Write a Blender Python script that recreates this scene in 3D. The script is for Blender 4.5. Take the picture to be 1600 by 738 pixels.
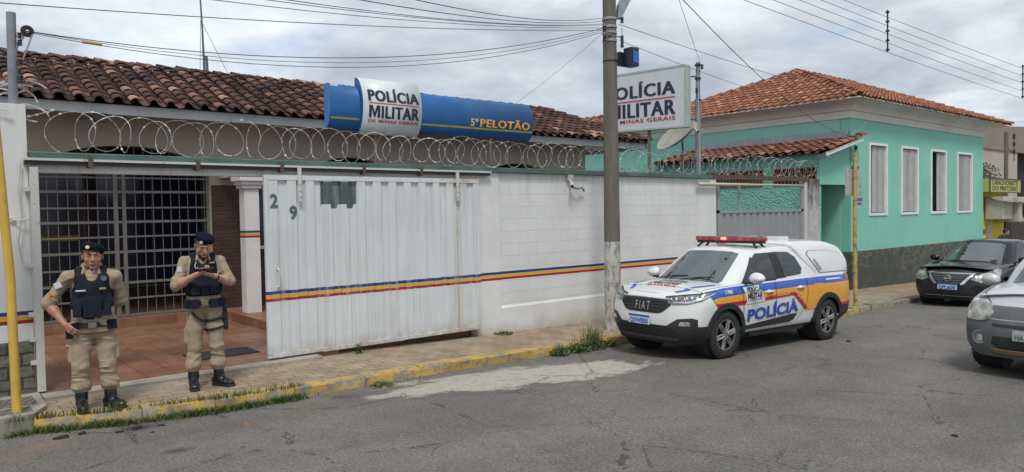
import bpy, bmesh, math, random
import numpy as np
from mathutils import Vector, Matrix
from mathutils.bvhtree import BVHTree
from mathutils import noise as mnoise
for o in list(bpy.data.objects): bpy.data.objects.remove(o)
S = bpy.context.scene
COL = S.collection
R = math.radians
PI = math.pi
random.seed(7)
# ------------------------------------------------------------------ camera
cam = bpy.data.cameras.new('camera')
cam.sensor_width = 36.0
cam.lens = 1150.0 / 1600.0 * 36.0
cam.clip_start = 0.05
cam.clip_end = 3000
camo = bpy.data.objects.new('camera', cam)
COL.objects.link(camo)
_f = Vector((0.64258197, 0.76557284, -0.03141076)); _r = Vector((0.76551069, -0.64320973, -0.01657169)); _u = Vector((0.03289054, 0.0133966, 0.99936917))
_m = Matrix((( _r.x, _u.x, -_f.x, 0), (_r.y, _u.y, -_f.y, 0), (_r.z, _u.z, -_f.z, 1.97), (0, 0, 0, 1)))
camo.matrix_world = _m
S.camera = camo
# ------------------------------------------------------------------ world: Nishita sky under broken cloud
SUN_EL, SUN_AZ = 58.0, 215.0            # azimuth measured clockwise from +Y
w = bpy.data.worlds.new('World'); S.world = w; w.use_nodes = True
nt = w.node_tree; nt.nodes.clear()
def wn(t, **k):
    n = nt.nodes.new(t)
    for a, b in k.items(): setattr(n, a, b)
    return n
out = wn('ShaderNodeOutputWorld'); bg = wn('ShaderNodeBackground'); bg.inputs[1].default_value = 0.092
sky = wn('ShaderNodeTexSky'); sky.sky_type = 'NISHITA'; sky.sun_disc = False
sky.sun_elevation = R(SUN_EL); sky.sun_rotation = R(SUN_AZ); sky.altitude = 600; sky.dust_density = 1.5
tc = wn('ShaderNodeTexCoord'); sep = wn('ShaderNodeSeparateXYZ')
nt.links.new(tc.outputs['Generated'], sep.inputs[0])
def wm(op, a, b=None, clamp=False):
    n = wn('ShaderNodeMath', operation=op); n.use_clamp = clamp
    for i, v in enumerate((a, b)):
        if v is None: continue
        if isinstance(v, (int, float)): n.inputs[i].default_value = v
        else: nt.links.new(v, n.inputs[i])
    return n.outputs[0]
zc = wm('ADD', wm('MAXIMUM', sep.outputs[2], 0.0), 0.16)
comb = wn('ShaderNodeCombineXYZ')
nt.links.new(wm('DIVIDE', sep.outputs[0], zc), comb.inputs[0]); nt.links.new(wm('DIVIDE', sep.outputs[1], zc), comb.inputs[1])
def wnoise(sc, det, rough, dist=0.0, off=(0, 0, 0)):
    mp = wn('ShaderNodeMapping'); mp.inputs['Location'].default_value = off
    nt.links.new(comb.outputs[0], mp.inputs[0])
    n = wn('ShaderNodeTexNoise'); n.inputs['Scale'].default_value = sc; n.inputs['Detail'].default_value = det
    n.inputs['Roughness'].default_value = rough; n.inputs['Distortion'].default_value = dist
    nt.links.new(mp.outputs[0], n.inputs['Vector']); return n.outputs[0]
def wramp(fac, stops):
    r = wn('ShaderNodeValToRGB'); e = r.color_ramp.elements
    while len(e) < len(stops): e.new(0.5)
    for i, (p, c) in enumerate(stops): e[i].position = p; e[i].color = (c + (1,)) if isinstance(c, tuple) else (c, c, c, 1)
    nt.links.new(fac, r.inputs[0]); return r.outputs[0]
# cloud sheet: pale tops, grey-blue bases
big = wnoise(0.62, 6, 0.55, 0.25, (3.1, 1.7, 0)); fine = wnoise(2.1, 7, 0.6, 0.3, (0.4, 5.2, 2))
dens = wm('ADD', wm('MULTIPLY', big, 0.68), wm('MULTIPLY', fine, 0.32))
cloudcol = wramp(dens, [(0.38, (7.0, 7.3, 7.6)), (0.46, (5.5, 5.95, 6.4)), (0.52, (4.2, 4.65, 5.2)), (0.60, (3.1, 3.5, 4.1))])
hole = wramp(wnoise(0.9, 5, 0.5, 0.2, (1.3, 9.4, 4)), [(0.60, 1.0), (0.72, 0.3)])
mx = wn('ShaderNodeMixRGB'); nt.links.new(hole, mx.inputs[0]); nt.links.new(sky.outputs[0], mx.inputs[1]); nt.links.new(cloudcol, mx.inputs[2])
nt.links.new(mx.outputs[0], bg.inputs[0]); nt.links.new(bg.outputs[0], out.inputs[0])
# ------------------------------------------------------------------ sun, softened by the clouds
sl = bpy.data.lights.new('sun', 'SUN'); sl.energy = 1.5; sl.angle = R(14); sl.color = (1.0, 0.96, 0.9)
so = bpy.data.objects.new('sun', sl); COL.objects.link(so)
az = R(SUN_AZ); el = R(SUN_EL)
sd = Vector((math.sin(az) * math.cos(el), math.cos(az) * math.cos(el), math.sin(el)))
so.rotation_euler = sd.to_track_quat('Z', 'Y').to_euler()
S.view_settings.view_transform = 'Standard'; S.view_settings.look = 'None'
S.view_settings.exposure = 0.66; S.view_settings.gamma = 1.0
S.render.engine = 'CYCLES'; S.cycles.max_bounces = 6

# ------------------------------------------------------------------ materials
class Mt:
    def __init__(s, name, col=(.5, .5, .5), rough=.6, metal=0., spec=.5, coat=0.):
        s.m = bpy.data.materials.new(name); s.m.use_nodes = True; s.t = s.m.node_tree
        s.b = s.t.nodes['Principled BSDF']
        s.col(col); s.rough(rough); s.b.inputs['Metallic'].default_value = metal
        s.b.inputs['Specular IOR Level'].default_value = spec
        if coat: s.b.inputs['Coat Weight'].default_value = coat; s.b.inputs['Coat Roughness'].default_value = .05
        s._h = None; s._pos = None
    def n(s, t, **k):
        x = s.t.nodes.new(t)
        for a, b in k.items(): setattr(x, a, b)
        return x
    def lk(s, v, sock):
        if isinstance(v, bpy.types.NodeSocket): s.t.links.new(v, sock)
        elif isinstance(v, tuple) and len(v) == 3 and sock.type == 'RGBA': sock.default_value = v + (1,)
        else: sock.default_value = v
        return s
    def col(s, v): s.lk(v, s.b.inputs['Base Color']); return s
    def rough(s, v): s.lk(v, s.b.inputs['Roughness']); return s
    def pos(s, scale=(1, 1, 1), rot=(0, 0, 0), loc=(0, 0, 0), obj=False):
        if obj: base = s.n('ShaderNodeTexCoord').outputs['Object']
        else: base = s.n('ShaderNodeNewGeometry').outputs['Position']
        mp = s.n('ShaderNodeMapping'); mp.inputs['Scale'].default_value = scale; mp.inputs['Rotation'].default_value = rot; mp.inputs['Location'].default_value = loc
        s.t.links.new(base, mp.inputs[0]); return mp.outputs[0]
    def xyz(s, vec=None):
        x = s.n('ShaderNodeSeparateXYZ'); s.t.links.new(vec if vec is not None else s.pos(), x.inputs[0]); return x.outputs[0], x.outputs[1], x.outputs[2]
    def noise(s, sc=5., det=4., ro=.55, vec=None, dist=0., obj=False):
        n = s.n('ShaderNodeTexNoise'); n.inputs['Scale'].default_value = sc; n.inputs['Detail'].default_value = det; n.inputs['Roughness'].default_value = ro; n.inputs['Distortion'].default_value = dist
        s.t.links.new(vec if vec is not None else s.pos(obj=obj), n.inputs['Vector']); return n.outputs[0]
    def voro(s, sc=5., vec=None, feat='F1', out=0):
        n = s.n('ShaderNodeTexVoronoi', feature=feat); n.inputs['Scale'].default_value = sc
        s.t.links.new(vec if vec is not None else s.pos(), n.inputs['Vector']); return n.outputs[out]
    def brick(s, vec, bw, bh, mortar=.01, off=.5, smooth=.1, c1=(1, 1, 1), c2=(.85, .85, .85), cm=(0, 0, 0)):
        n = s.n('ShaderNodeTexBrick'); n.offset = off
        n.inputs['Scale'].default_value = 1.; n.inputs['Brick Width'].default_value = bw; n.inputs['Row Height'].default_value = bh
        n.inputs['Mortar Size'].default_value = mortar; n.inputs['Mortar Smooth'].default_value = smooth
        n.inputs['Color1'].default_value = c1 + (1,); n.inputs['Color2'].default_value = c2 + (1,); n.inputs['Mortar'].default_value = cm + (1,)
        s.t.links.new(vec, n.inputs['Vector']); return n.outputs[0], n.outputs[1]
    def ma(s, op, a, b=0., clamp=False):
        n = s.n('ShaderNodeMath', operation=op); n.use_clamp = clamp; s.lk(a, n.inputs[0]); s.lk(b, n.inputs[1]); return n.outputs[0]
    def ramp(s, fac, stops):
        r = s.n('ShaderNodeValToRGB'); e = r.color_ramp.elements
        while len(e) < len(stops): e.new(.5)
        for i, (p, c) in enumerate(stops): e[i].position = p; e[i].color = (c + (1,)) if isinstance(c, tuple) else (c, c, c, 1)
        s.t.links.new(fac, r.inputs[0]); return r.outputs[0]
    def mix(s, fac, a, b, mode='MIX'):
        n = s.n('ShaderNodeMixRGB', blend_type=mode); s.lk(fac, n.inputs[0]); s.lk(a, n.inputs[1]); s.lk(b, n.inputs[2]); return n.outputs[0]
    def band(s, v, lo, hi, soft=.004):           # 1 between lo and hi
        a = s.ma('DIVIDE', s.ma('SUBTRACT', v, lo), soft, True); b = s.ma('DIVIDE', s.ma('SUBTRACT', hi, v), soft, True)
        return s.ma('MULTIPLY', a, b)
    def bump(s, h, strength=.4, dist=.01):
        b = s.n('ShaderNodeBump'); b.inputs['Strength'].default_value = strength; b.inputs['Distance'].default_value = dist
        s.lk(h, b.inputs['Height'])
        if s._h is not None: s.t.links.new(s._h, b.inputs['Normal'])
        s._h = b.outputs[0]; s.t.links.new(s._h, s.b.inputs['Normal']); return s
def simple(name, col, rough=.6, metal=0., var=.12, sc=6., bump=0., bsc=60., spec=.5, coat=0., obj=True):
    m = Mt(name, col, rough, metal, spec, coat)
    if var:
        n = m.noise(sc, 5, .6, obj=obj)
        d = tuple(max(0, c * (1 - var)) for c in col); l = tuple(min(1, c * (1 + var)) for c in col)
        m.col(m.ramp(n, [(.3, d), (.7, l)])); 
    if bump: m.bump(m.noise(bsc, 4, .6, obj=obj), bump, .01)
    return m.m

# ------------------------------------------------------------------ mesh helpers
def obj(name, bm, mat=None, parent=None, smooth=False, loc=None, mats=None, angle=None):
    me = bpy.data.meshes.new(name)
    if isinstance(bm, bmesh.types.BMesh):
        bm.normal_update(); bm.to_mesh(me); bm.free()
    else: me = bm; me.name = name
    o = bpy.data.objects.new(name, me); COL.objects.link(o)
    for mt in (mats or ([mat] if mat else [])): me.materials.append(mt)
    if smooth:
        me.polygons.foreach_set('use_smooth', [True] * len(me.polygons))
        if angle:
            b2 = bmesh.new(); b2.from_mesh(me)
            for e in b2.edges:
                if len(e.link_faces) == 2 and e.calc_face_angle(0) > R(angle): e.smooth = False
            b2.to_mesh(me); b2.free()
    if parent is not None: o.parent = parent
    if loc: o.location = loc
    return o
def empty(name, loc=(0, 0, 0), rz=0.):
    o = bpy.data.objects.new(name, None); COL.objects.link(o); o.location = loc; o.rotation_euler = (0, 0, rz); o.empty_display_size = .2; return o
def tag(o, label, cat, group=None):
    o['label'] = label; o['category'] = cat
    if group: o['group'] = group
    return o
def struct(o, label=None): o['kind'] = 'structure'; return o
def B(): return bmesh.new()
def box(bm, x0, y0, z0, x1, y1, z1, mat=0, bev=0.):
    n0 = len(bm.verts)
    vs = [bm.verts.new((x, y, z)) for x in (x0, x1) for y in (y0, y1) for z in (z0, z1)]
    fs = [bm.faces.new([vs[i] for i in f]) for f in ((0, 1, 3, 2), (4, 6, 7, 5), (0, 4, 5, 1), (2, 3, 7, 6), (0, 2, 6, 4), (1, 5, 7, 3))]
    for f in fs: f.material_index = mat
    if bev > 0:
        es = list({e for f in fs for e in f.edges})
        bmesh.ops.bevel(bm, geom=es, offset=bev, segments=2, affect='EDGES', profile=.7)
    return vs
def tube(bm, pts, r, n=8, cap=True, closed=False, mat=0):
    pts = [Vector(p) for p in pts]; rs = r if isinstance(r, (list, tuple)) else [r] * len(pts)
    rings = []; up = None
    for i, p in enumerate(pts):
        if closed: d = pts[(i + 1) % len(pts)] - pts[i - 1]
        else: d = pts[min(i + 1, len(pts) - 1)] - pts[max(i - 1, 0)]
        if d.length < 1e-9: d = Vector((0, 0, 1))
        d.normalize()
        if up is None: up = d.orthogonal().normalized()
        else:
            up = up - d * up.dot(d)
            up = up.normalized() if up.length > 1e-6 else d.orthogonal().normalized()
        s_ = d.cross(up)
        rings.append([bm.verts.new(p + (up * math.cos(2 * PI * k / n) + s_ * math.sin(2 * PI * k / n)) * rs[i]) for k in range(n)])
    m = len(rings)
    for i in range(m if closed else m - 1):
        a, b = rings[i], rings[(i + 1) % m]
        for k in range(n): bm.faces.new((a[k], a[(k + 1) % n], b[(k + 1) % n], b[k])).material_index = mat
    if cap and not closed:
        bm.faces.new(rings[0][::-1]).material_index = mat; bm.faces.new(rings[-1]).material_index = mat
    return rings
def lathe(bm, prof, n=24, c=(0, 0, 0), ax='z', mat=0, cap=False):
    rings = []
    for r, h in prof:
        ring = []
        for k in range(n):
            a = 2 * PI * k / n; u, v = r * math.cos(a), r * math.sin(a)
            p = {'z': (u, v, h), 'y': (u, h, v), 'x': (h, u, v)}[ax]
            ring.append(bm.verts.new((c[0] + p[0], c[1] + p[1], c[2] + p[2])))
        rings.append(ring)
    for a, b in zip(rings, rings[1:]):
        for k in range(n): bm.faces.new((a[k], a[(k + 1) % n], b[(k + 1) % n], b[k])).material_index = mat
    if cap: bm.faces.new(rings[0]).material_index = mat; bm.faces.new(rings[-1]).material_index = mat
    return rings
def prism(bm, poly, f, mat=0):
    """poly: list of (u,v); f(u,v,k) -> 3d point for k=0 (front) and 1 (back)"""
    a = [bm.verts.new(f(u, v, 0)) for u, v in poly]; b = [bm.verts.new(f(u, v, 1)) for u, v in poly]
    bm.faces.new(a).material_index = mat; bm.faces.new(b[::-1]).material_index = mat
    n = len(a)
    for i in range(n): bm.faces.new((a[i], b[i], b[(i + 1) % n], a[(i + 1) % n])).material_index = mat
def fixn(bm): bmesh.ops.recalc_face_normals(bm, faces=bm.faces[:])
def slab(bm, poly, z0, z1):
    prism(bm, poly, lambda u, v, k: (u, v, z1 if k == 0 else z0)); fixn(bm)
def catmull(P, seg, closed=False):
    P = [np.array(p, float) for p in P]; out = []
    for i in range(len(P) - 1):
        p0 = P[i - 1] if i > 0 else 2 * P[0] - P[1]; p1, p2 = P[i], P[i + 1]
        p3 = P[i + 2] if i + 2 < len(P) else 2 * P[-1] - P[-2]
        for k in range(seg):
            t = k / seg
            out.append(.5 * ((2 * p1) + (-p0 + p2) * t + (2 * p0 - 5 * p1 + 4 * p2 - p3) * t * t + (-p0 + 3 * p1 - 3 * p2 + p3) * t ** 3))
    out.append(P[-1]); return out
# flat text / outline art as a triangulated bmesh in the (u, v) plane, gridded so it can follow curved things
def grid_cut(bm, step):
    if not bm.verts: return
    for ax in (0, 1):
        lo = min(v.co[ax] for v in bm.verts); hi = max(v.co[ax] for v in bm.verts)
        k = lo + step
        while k < hi:
            co = [0, 0, 0]; co[ax] = k; no = [0, 0, 0]; no[ax] = 1
            bmesh.ops.bisect_plane(bm, geom=bm.verts[:] + bm.edges[:] + bm.faces[:], plane_co=co, plane_no=no)
            k += step
def text_bm(s, width, height=None, bold=.02, track=1.):
    c = bpy.data.curves.new('t', 'FONT'); c.body = s; c.size = 1; c.offset = bold; c.space_character = track; c.resolution_u = 3
    o = bpy.data.objects.new('t', c); COL.objects.link(o)
    me = bpy.data.meshes.new_from_object(o); bpy.data.objects.remove(o); bpy.data.curves.remove(c)
    bm = bmesh.new(); bm.from_mesh(me); bpy.data.meshes.remove(me)
    x0 = min(v.co.x for v in bm.verts); x1 = max(v.co.x for v in bm.verts); y0 = 0.
    caph = .70
    sx = width / (x1 - x0); sy = (height / caph) if height else sx
    for v in bm.verts: v.co = Vector(((v.co.x - x0) * sx, (v.co.y - y0) * sy, 0))
    return bm
def poly_bm(poly):
    bm = bmesh.new(); f = bm.faces.new([bm.verts.new((u, v, 0)) for u, v in poly]); bmesh.ops.triangulate(bm, faces=[f]); return bm
def place(bm, f, step=None):
    if step: grid_cut(bm, step)
    for v in bm.verts: v.co = Vector(f(v.co.x, v.co.y))
    return bm
def join(*bms):
    r = bms[0]
    for b in bms[1:]:
        me = bpy.data.meshes.new('j'); b.to_mesh(me); b.free(); r.from_mesh(me); bpy.data.meshes.remove(me)
    return r

def bold_text(s, wd, h, shift=.018, base=.012, n=3):
    """heavier lettering: the outline repeated side by side, each copy a hair further out (z holds the step)"""
    out_ = B(); k = shift
    if s.startswith('M'):                 # the built-in M closes up when emboldened: draw that one letter as an outline
        mw = wd * .215; pm_ = [(0, 0), (0, 1), (.31, 1), (.5, .40), (.69, 1), (1, 1), (1, 0), (.77, 0), (.77, .70), (.57, .06), (.43, .06), (.23, .70), (.23, 0)]
        rest = bold_text(s[1:], wd - mw - wd * .035, h, shift, base, n)
        for v in rest.verts: v.co.x += mw + wd * .035
        return join(rest, poly_bm([(u * mw, v * h) for u, v in pm_]))
    for i in range(n):
        t = text_bm(s, wd, h, base, 1.12)
        for v in t.verts: v.co = Vector((v.co.x + (i - (n - 1) / 2) * k * h, v.co.y, i * .0006))
        me = bpy.data.meshes.new('j'); t.to_mesh(me); t.free(); out_.from_mesh(me); bpy.data.meshes.remove(me)
    return out_
# ================================================================== levels
def pz(X):                       # pavement level along the wall
    if X < 3.5: return 0.0
    return -.022 * (X - 3.5) if X < 45 else -.913
KP = [(-60, 8.6), (1.0, 8.62), (1.8, 8.32), (2.6, 8.13), (3.8, 8.07), (6., 8.2), (8.5, 8.24), (10.5, 8.15), (13., 7.85), (16., 7.62), (20.5, 7.78), (30., 7.9), (160., 7.9)]
def ky(X):
    for (a, b), (c, d) in zip(KP, KP[1:]):
        if X <= c: t = (X - a) / (c - a); return b + (d - b) * t
    return 7.9
def rz(X, Y):                    # road level: gutter, light crown
    g = pz(X) - .13; d = max(0, ky(X) - Y)
    return g + .055 * min(1, d / 1.6) ** .8
# ------------------------------------------------------------------ ground materials
def m_asphalt():
    m = Mt('asphalt', (.1, .1, .1), .88, spec=.25)
    p = m.pos(); x, y, z = m.xyz(p)
    grain = m.noise(95, 4, .75); fine = m.voro(210)
    big = m.noise(.55, 5, .6); mid = m.noise(3.1, 6, .65)
    c = m.ramp(grain, [(.3, (.085, .081, .076)), (.5, (.150, .142, .133)), (.7, (.26, .245, .225))])
    c = m.mix(1., c, m.ramp(m.noise(38, 4, .75), [(.34, .62), (.52, 1.), (.7, 1.45)]), 'MULTIPLY')
    c = m.mix(1., c, m.ramp(m.noise(.35, 4, .6, vec=m.pos(scale=(.35, 1.6, 1), rot=(0, 0, .08))), [(.3, .80), (.7, 1.18)]), 'MULTIPLY')
    c = m.mix(1., c, m.ramp(big, [(.3, (.84, .84, .85)), (.7, (1.12, 1.09, 1.05))]), 'MULTIPLY')
    c = m.mix(1., c, m.ramp(mid, [(.3, (.88, .88, .88)), (.72, (1.08, 1.07, 1.06))]), 'MULTIPLY')
    # pale cement splash by the kerb
    xr = m.ma('SUBTRACT', x, 6.3); yr = m.ma('SUBTRACT', y, 7.15)
    u = m.ma('ADD', m.ma('MULTIPLY', xr, .975), m.ma('MULTIPLY', yr, -.22)); v = m.ma('ADD', m.ma('MULTIPLY', xr, .22), m.ma('MULTIPLY', yr, .975))
    d = m.ma('SQRT', m.ma('ADD', m.ma('POWER', m.ma('ABSOLUTE', m.ma('DIVIDE', u, 2.05)), 2.), m.ma('POWER', m.ma('ABSOLUTE', m.ma('DIVIDE', v, .60)), 2.)))
    nz = m.noise(1.5, 8, .72, dist=.4, vec=m.pos(scale=(.8, 1.6, 1)))
    d = m.ma('ADD', d, m.ma('MULTIPLY', m.ma('SUBTRACT', nz, .5), 1.9))
    mk = m.ramp(d, [(.78, 1.), (.9, .75), (1.02, 0.)])
    mk = m.ma('MULTIPLY', mk, m.ramp(m.noise(9, 6, .75), [(.28, .35), (.5, 1.)]))
    c = m.mix(mk, c, m.mix(m.noise(25, 4, .6), (.27, .25, .215), (.47, .44, .385)))
    # red soil washed along the gutter and dusted near the corner
    soil = m.ma('MULTIPLY', m.band(y, 6.9, 8.9, .7), m.ramp(m.noise(1.1, 6, .7, vec=m.pos(loc=(4, 2, 0))), [(.50, 0.), (.68, .62)]))
    soil = m.ma('MULTIPLY', soil, m.band(x, -3., 5.2, 1.2))
    c = m.mix(soil, c, (.27, .165, .115))
    # dark oily spots
    for (ox, oy, r_, s_) in ((1.78, 8.02, .26, .95), (1.85, 6.85, .17, .8), (3.9, 7.75, .22, .6), (3.55, 7.3, .13, .5), (2.35, 6.35, .10, .5), (7.9, 5.2, .3, .25)):
        dd = m.ma('SQRT', m.ma('ADD', m.ma('POWER', m.ma('ABSOLUTE', m.ma('SUBTRACT', x, ox)), 2.), m.ma('POWER', m.ma('ABSOLUTE', m.ma('MULTIPLY', m.ma('SUBTRACT', y, oy), 1.5)), 2.)))
        dd = m.ma('ADD', dd, m.ma('MULTIPLY', m.ma('SUBTRACT', m.noise(7, 5, .7), .5), r_ * 1.5))
        c = m.mix(m.ma('MULTIPLY', m.ramp(m.ma('DIVIDE', dd, r_), [(.35, 1.), (1., 0.)]), s_ * .8), c, (.028, .027, .027))
    # fine cracks
    cr = m.voro(.75, vec=m.pos(loc=(0, 0, 0), scale=(1, 1, .1)), feat='DISTANCE_TO_EDGE')
    cr2 = m.ma('ADD', cr, m.ma('MULTIPLY', m.ma('SUBTRACT', m.noise(4, 6, .7), .5), .16))
    cm = m.ma('MULTIPLY', m.ramp(m.ma('ABSOLUTE', cr2), [(.002, 1.), (.008, 0.)]), m.ramp(m.noise(.7, 2, .5, vec=m.pos(loc=(7, 1, 0))), [(.42, 0.), (.52, .8)]))
    c = m.mix(cm, c, (.03, .03, .03))
    c = m.mix(m.ma('MULTIPLY', m.ramp(m.voro(7., vec=m.pos(loc=(1, 2, 0))), [(.02, 1.), (.05, 0.)]), m.ramp(m.noise(2., 2, .5), [(.5, 0.), (.6, .8)])), c, (.34, .32, .28))
    m.col(c); m.bump(grain, .55, .006); m.bump(fine, .3, .004); m.bump(mk, .25, .01)
    return m.m
def m_pavers():
    m = Mt('stone_pavers', (.3, .26, .2), .9, spec=.2)
    v = m.pos(rot=(0, 0, R(3)))
    wob = m.noise(1.3, 3, .6); vv = m.mix(.035, v, m.n('ShaderNodeTexNoise').outputs[1], 'ADD')
    f, fac = m.brick(vv, .235, .155, .009, .5, .25, (1.06, 1.03, 1.0), (.86, .84, .82), (.60, .56, .52))
    base = m.ramp(m.noise(2.2, 7, .68), [(.25, (.19, .145, .10)), (.5, (.30, .235, .17)), (.75, (.40, .32, .235))])
    c = m.mix(1., base, f, 'MULTIPLY')
    c = m.mix(m.ramp(m.noise(.9, 4, .6, vec=m.pos(loc=(3, 3, 3))), [(.5, 0.), (.7, .45)]), c, (.36, .33, .28))
    c = m.mix(m.ramp(m.noise(14, 5, .7), [(.62, 0.), (.75, .5)]), c, (.12, .10, .075))
    m.col(c); m.bump(m.ma('SUBTRACT', 1., fac), .5, .012); m.bump(m.noise(40, 4, .7), .35, .006)
    return m.m
def m_concrete(name='worn_concrete', a=(.22, .20, .165), b=(.40, .37, .32), sc=1.8):
    m = Mt(name, b, .9, spec=.2)
    c = m.ramp(m.noise(sc, 8, .7), [(.3, a), (.68, b)])
    c = m.mix(m.ramp(m.noise(22, 5, .75), [(.58, 0.), (.78, .5)]), c, tuple(v * .45 for v in a))
    m.col(c); m.bump(m.noise(35, 5, .7), .4, .008); return m.m
def m_kerb(name, paint, amount):
    m = Mt(name, paint, .82, spec=.25)
    n = m.noise(5.5, 8, .72, dist=.3); n2 = m.noise(32, 4, .6)
    x, y, z = m.xyz()
    c = m.ramp(n2, [(.3, tuple(v * .82 for v in paint)), (.7, paint)])
    bare = m.ramp(m.noise(7, 7, .75), [(.3, (.13, .115, .09)), (.65, (.30, .27, .22))])
    c = m.mix(m.ramp(n, [(amount - .05, 0.), (amount + .04, 1.)]), c, bare)
    c = m.mix(m.ramp(m.noise(2.2, 6, .7, vec=m.pos(scale=(1, 1, 6))), [(.52, 0.), (.72, .7)]), c, (.10, .075, .045))
    m.col(c); m.bump(n, .5, .012); m.bump(n2, .3, .006); return m.m
def m_tilefloor():
    m = Mt('terracotta_floor_tiles', (.3, .12, .07), .38, spec=.5)
    v = m.pos(rot=(0, 0, R(0)))
    f, fac = m.brick(v, .33, .33, .008, .0, .1, (1., 1., 1.), (.78, .76, .76), (.55, .5, .48))
    c = m.mix(1., m.ramp(m.noise(3, 6, .65), [(.3, (.19, .088, .055)), (.7, (.28, .138, .086))]), f, 'MULTIPLY')
    c = m.mix(m.ramp(m.noise(1.2, 6, .7, vec=m.pos(loc=(2, 8, 1))), [(.45, 0.), (.75, .35)]), c, (.36, .25, .17))
    m.col(c); m.rough(m.ramp(m.noise(4, 5, .7), [(.3, .28), (.7, .6)])); m.bump(m.ma('SUBTRACT', 1., fac), .3, .004); return m.m
MA = m_asphalt(); MPAV = m_pavers(); MCON = m_concrete(); MTILE = m_tilefloor()
MKY = m_kerb('yellow_kerb_paint', (.47, .31, .085), .525); MKG = m_kerb('bare_kerb_stone', (.24, .22, .18), .5)
MSOIL = simple('bare_soil', (.16, .105, .07), .95, var=.3, sc=1.2, bump=.5, bsc=14, obj=False)
# ------------------------------------------------------------------ ground, road, pavement
def sheet(name, xs, ysf, zf, mat):
    bm = B(); rows = []
    for X in xs: rows.append([bm.verts.new((X, Y, zf(X, Y))) for Y in ysf(X)])
    for a, b in zip(rows, rows[1:]):
        for k in range(len(a) - 1): bm.faces.new((a[k], b[k], b[k + 1], a[k + 1]))
    fixn(bm)
    o = obj(name, bm, mat, smooth=True)
    if o.data.polygons[0].normal.z < 0: o.data.flip_normals()
    return o
def lin(a, b, n): return [a + (b - a) * i / (n - 1) for i in range(n)]
struct(sheet('ground', lin(-900, 900, 13), lambda X: lin(-900, 900, 13), lambda X, Y: -1.6, MSOIL))
struct(sheet('yard_ground', lin(-40, 120, 60), lambda X: lin(9.55, 60, 6), lambda X, Y: pz(X) - .03, MSOIL))
xs = lin(-60, -2, 12) + lin(-1.5, 32, 135) + lin(33, 160, 30)
road = struct(sheet('road', xs, lambda X: [-14, -8, -4, 0, 2, 4, 4.8, 5.4] + [ky(X) - d for d in (1.9, 1.6, 1.3, 1.0, .75, .5, .35, .2, .1, -.08)],
                    lambda X, Y: rz(X, Y) + (.006 * mnoise.noise((X * .8, Y * 1.3, 0)) if Y > 0 else 0), MA))
struct(sheet('opposite_pavement', [-60, 0, 40, 160], lambda X: [-20, -14.2], lambda X, Y: rz(X, Y) + .13, MCON))
def kerb(name, x0, x1, mat, top=.16, depth=.30, jit=.008, L=.8):
    bm = B(); X = x0; rng = random.Random(int(x0 * 10) + 5)
    while X < x1 - .02:
        l = min(L * rng.uniform(.8, 1.15), x1 - X); a, b = X + .004, X + l - .004
        dz = rng.uniform(-jit, jit); dy = rng.uniform(-jit, jit)
        n = 5; rows = []
        prof = [(.0, -.28), (.0, -.02), (.018, -.001), (top, .002), (top, -.2)]
        for i in range(n):
            x = a + (b - a) * i / (n - 1)
            rows.append([bm.verts.new((x, ky(x) + dy + o_ + .006 * mnoise.noise((x * 9, o_ * 30, 1)), pz(x) + dz + h + .008 + .009 * mnoise.noise((x * 7, o_ * 20, h * 9)))) for o_, h in prof])
        for p, q in zip(rows, rows[1:]):
            for k in range(len(prof) - 1): bm.faces.new((p[k], q[k], q[k + 1], p[k + 1]))
        bm.faces.new(rows[0]); bm.faces.new(rows[-1][::-1])
        X += l
    fixn(bm)
    return struct(obj(name, bm, mat, smooth=True, angle=45))
kerb('kerb', 1.0, 10.6, MKY, .17)
kerb('kerb', 10.6, 15.2, MKG, .17)
kerb('kerb', 15.2, 16.7, MKY, .22, jit=.03, L=.4)
kerb('kerb', 16.7, 34, MKG, .20, jit=.025, L=.6)
struct(sheet('pavement', lin(.85, 34, 90), lambda X: [ky(X) + .15, 8.9, 9.3, 9.6, 9.84], lambda X, Y: pz(X) + .004 * mnoise.noise((X * 1.2, Y * 2, 0)), MPAV))
struct(sheet('pavement_beyond', lin(34, 110, 10), lambda X: [7.9, 9.84], lambda X, Y: pz(X), MCON))
# raised concrete slab at the near corner with darker set-in stones
bm = B(); slab(bm, [(-8, 8.62), (1.0, 8.66), (1.16, 9.0), (1.19, 9.85), (-8, 9.85)], -.3, .045)
struct(obj('corner_slab', bm, MCON))
MDS = Mt('slate_slab', (.12, .105, .085), .8)
_w = MDS.n('ShaderNodeTexWave'); _w.inputs['Scale'].default_value = 4.; _w.inputs['Distortion'].default_value = 6.; MDS.t.links.new(MDS.pos(rot=(0, 0, .5)), _w.inputs[0])
MDS.col(MDS.mix(1., MDS.ramp(_w.outputs[1], [(.2, (.085, .078, .062)), (.8, (.18, .16, .13))]), MDS.ramp(MDS.noise(5, 5, .7), [(.3, .7), (.7, 1.2)]), 'MULTIPLY')); MDS = MDS.m
bm = B()
for a in ((.72, 8.8, 1.02, 9.05), (.55, 9.12, 1.1, 9.55), (-.2, 8.8, .66, 9.05), (-.2, 9.12, .48, 9.55), (-1.2, 8.8, -.28, 9.5)): box(bm, a[0], a[1], .03, a[2], a[3], .050)
struct(obj('slate_slabs', bm, MDS))
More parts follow.
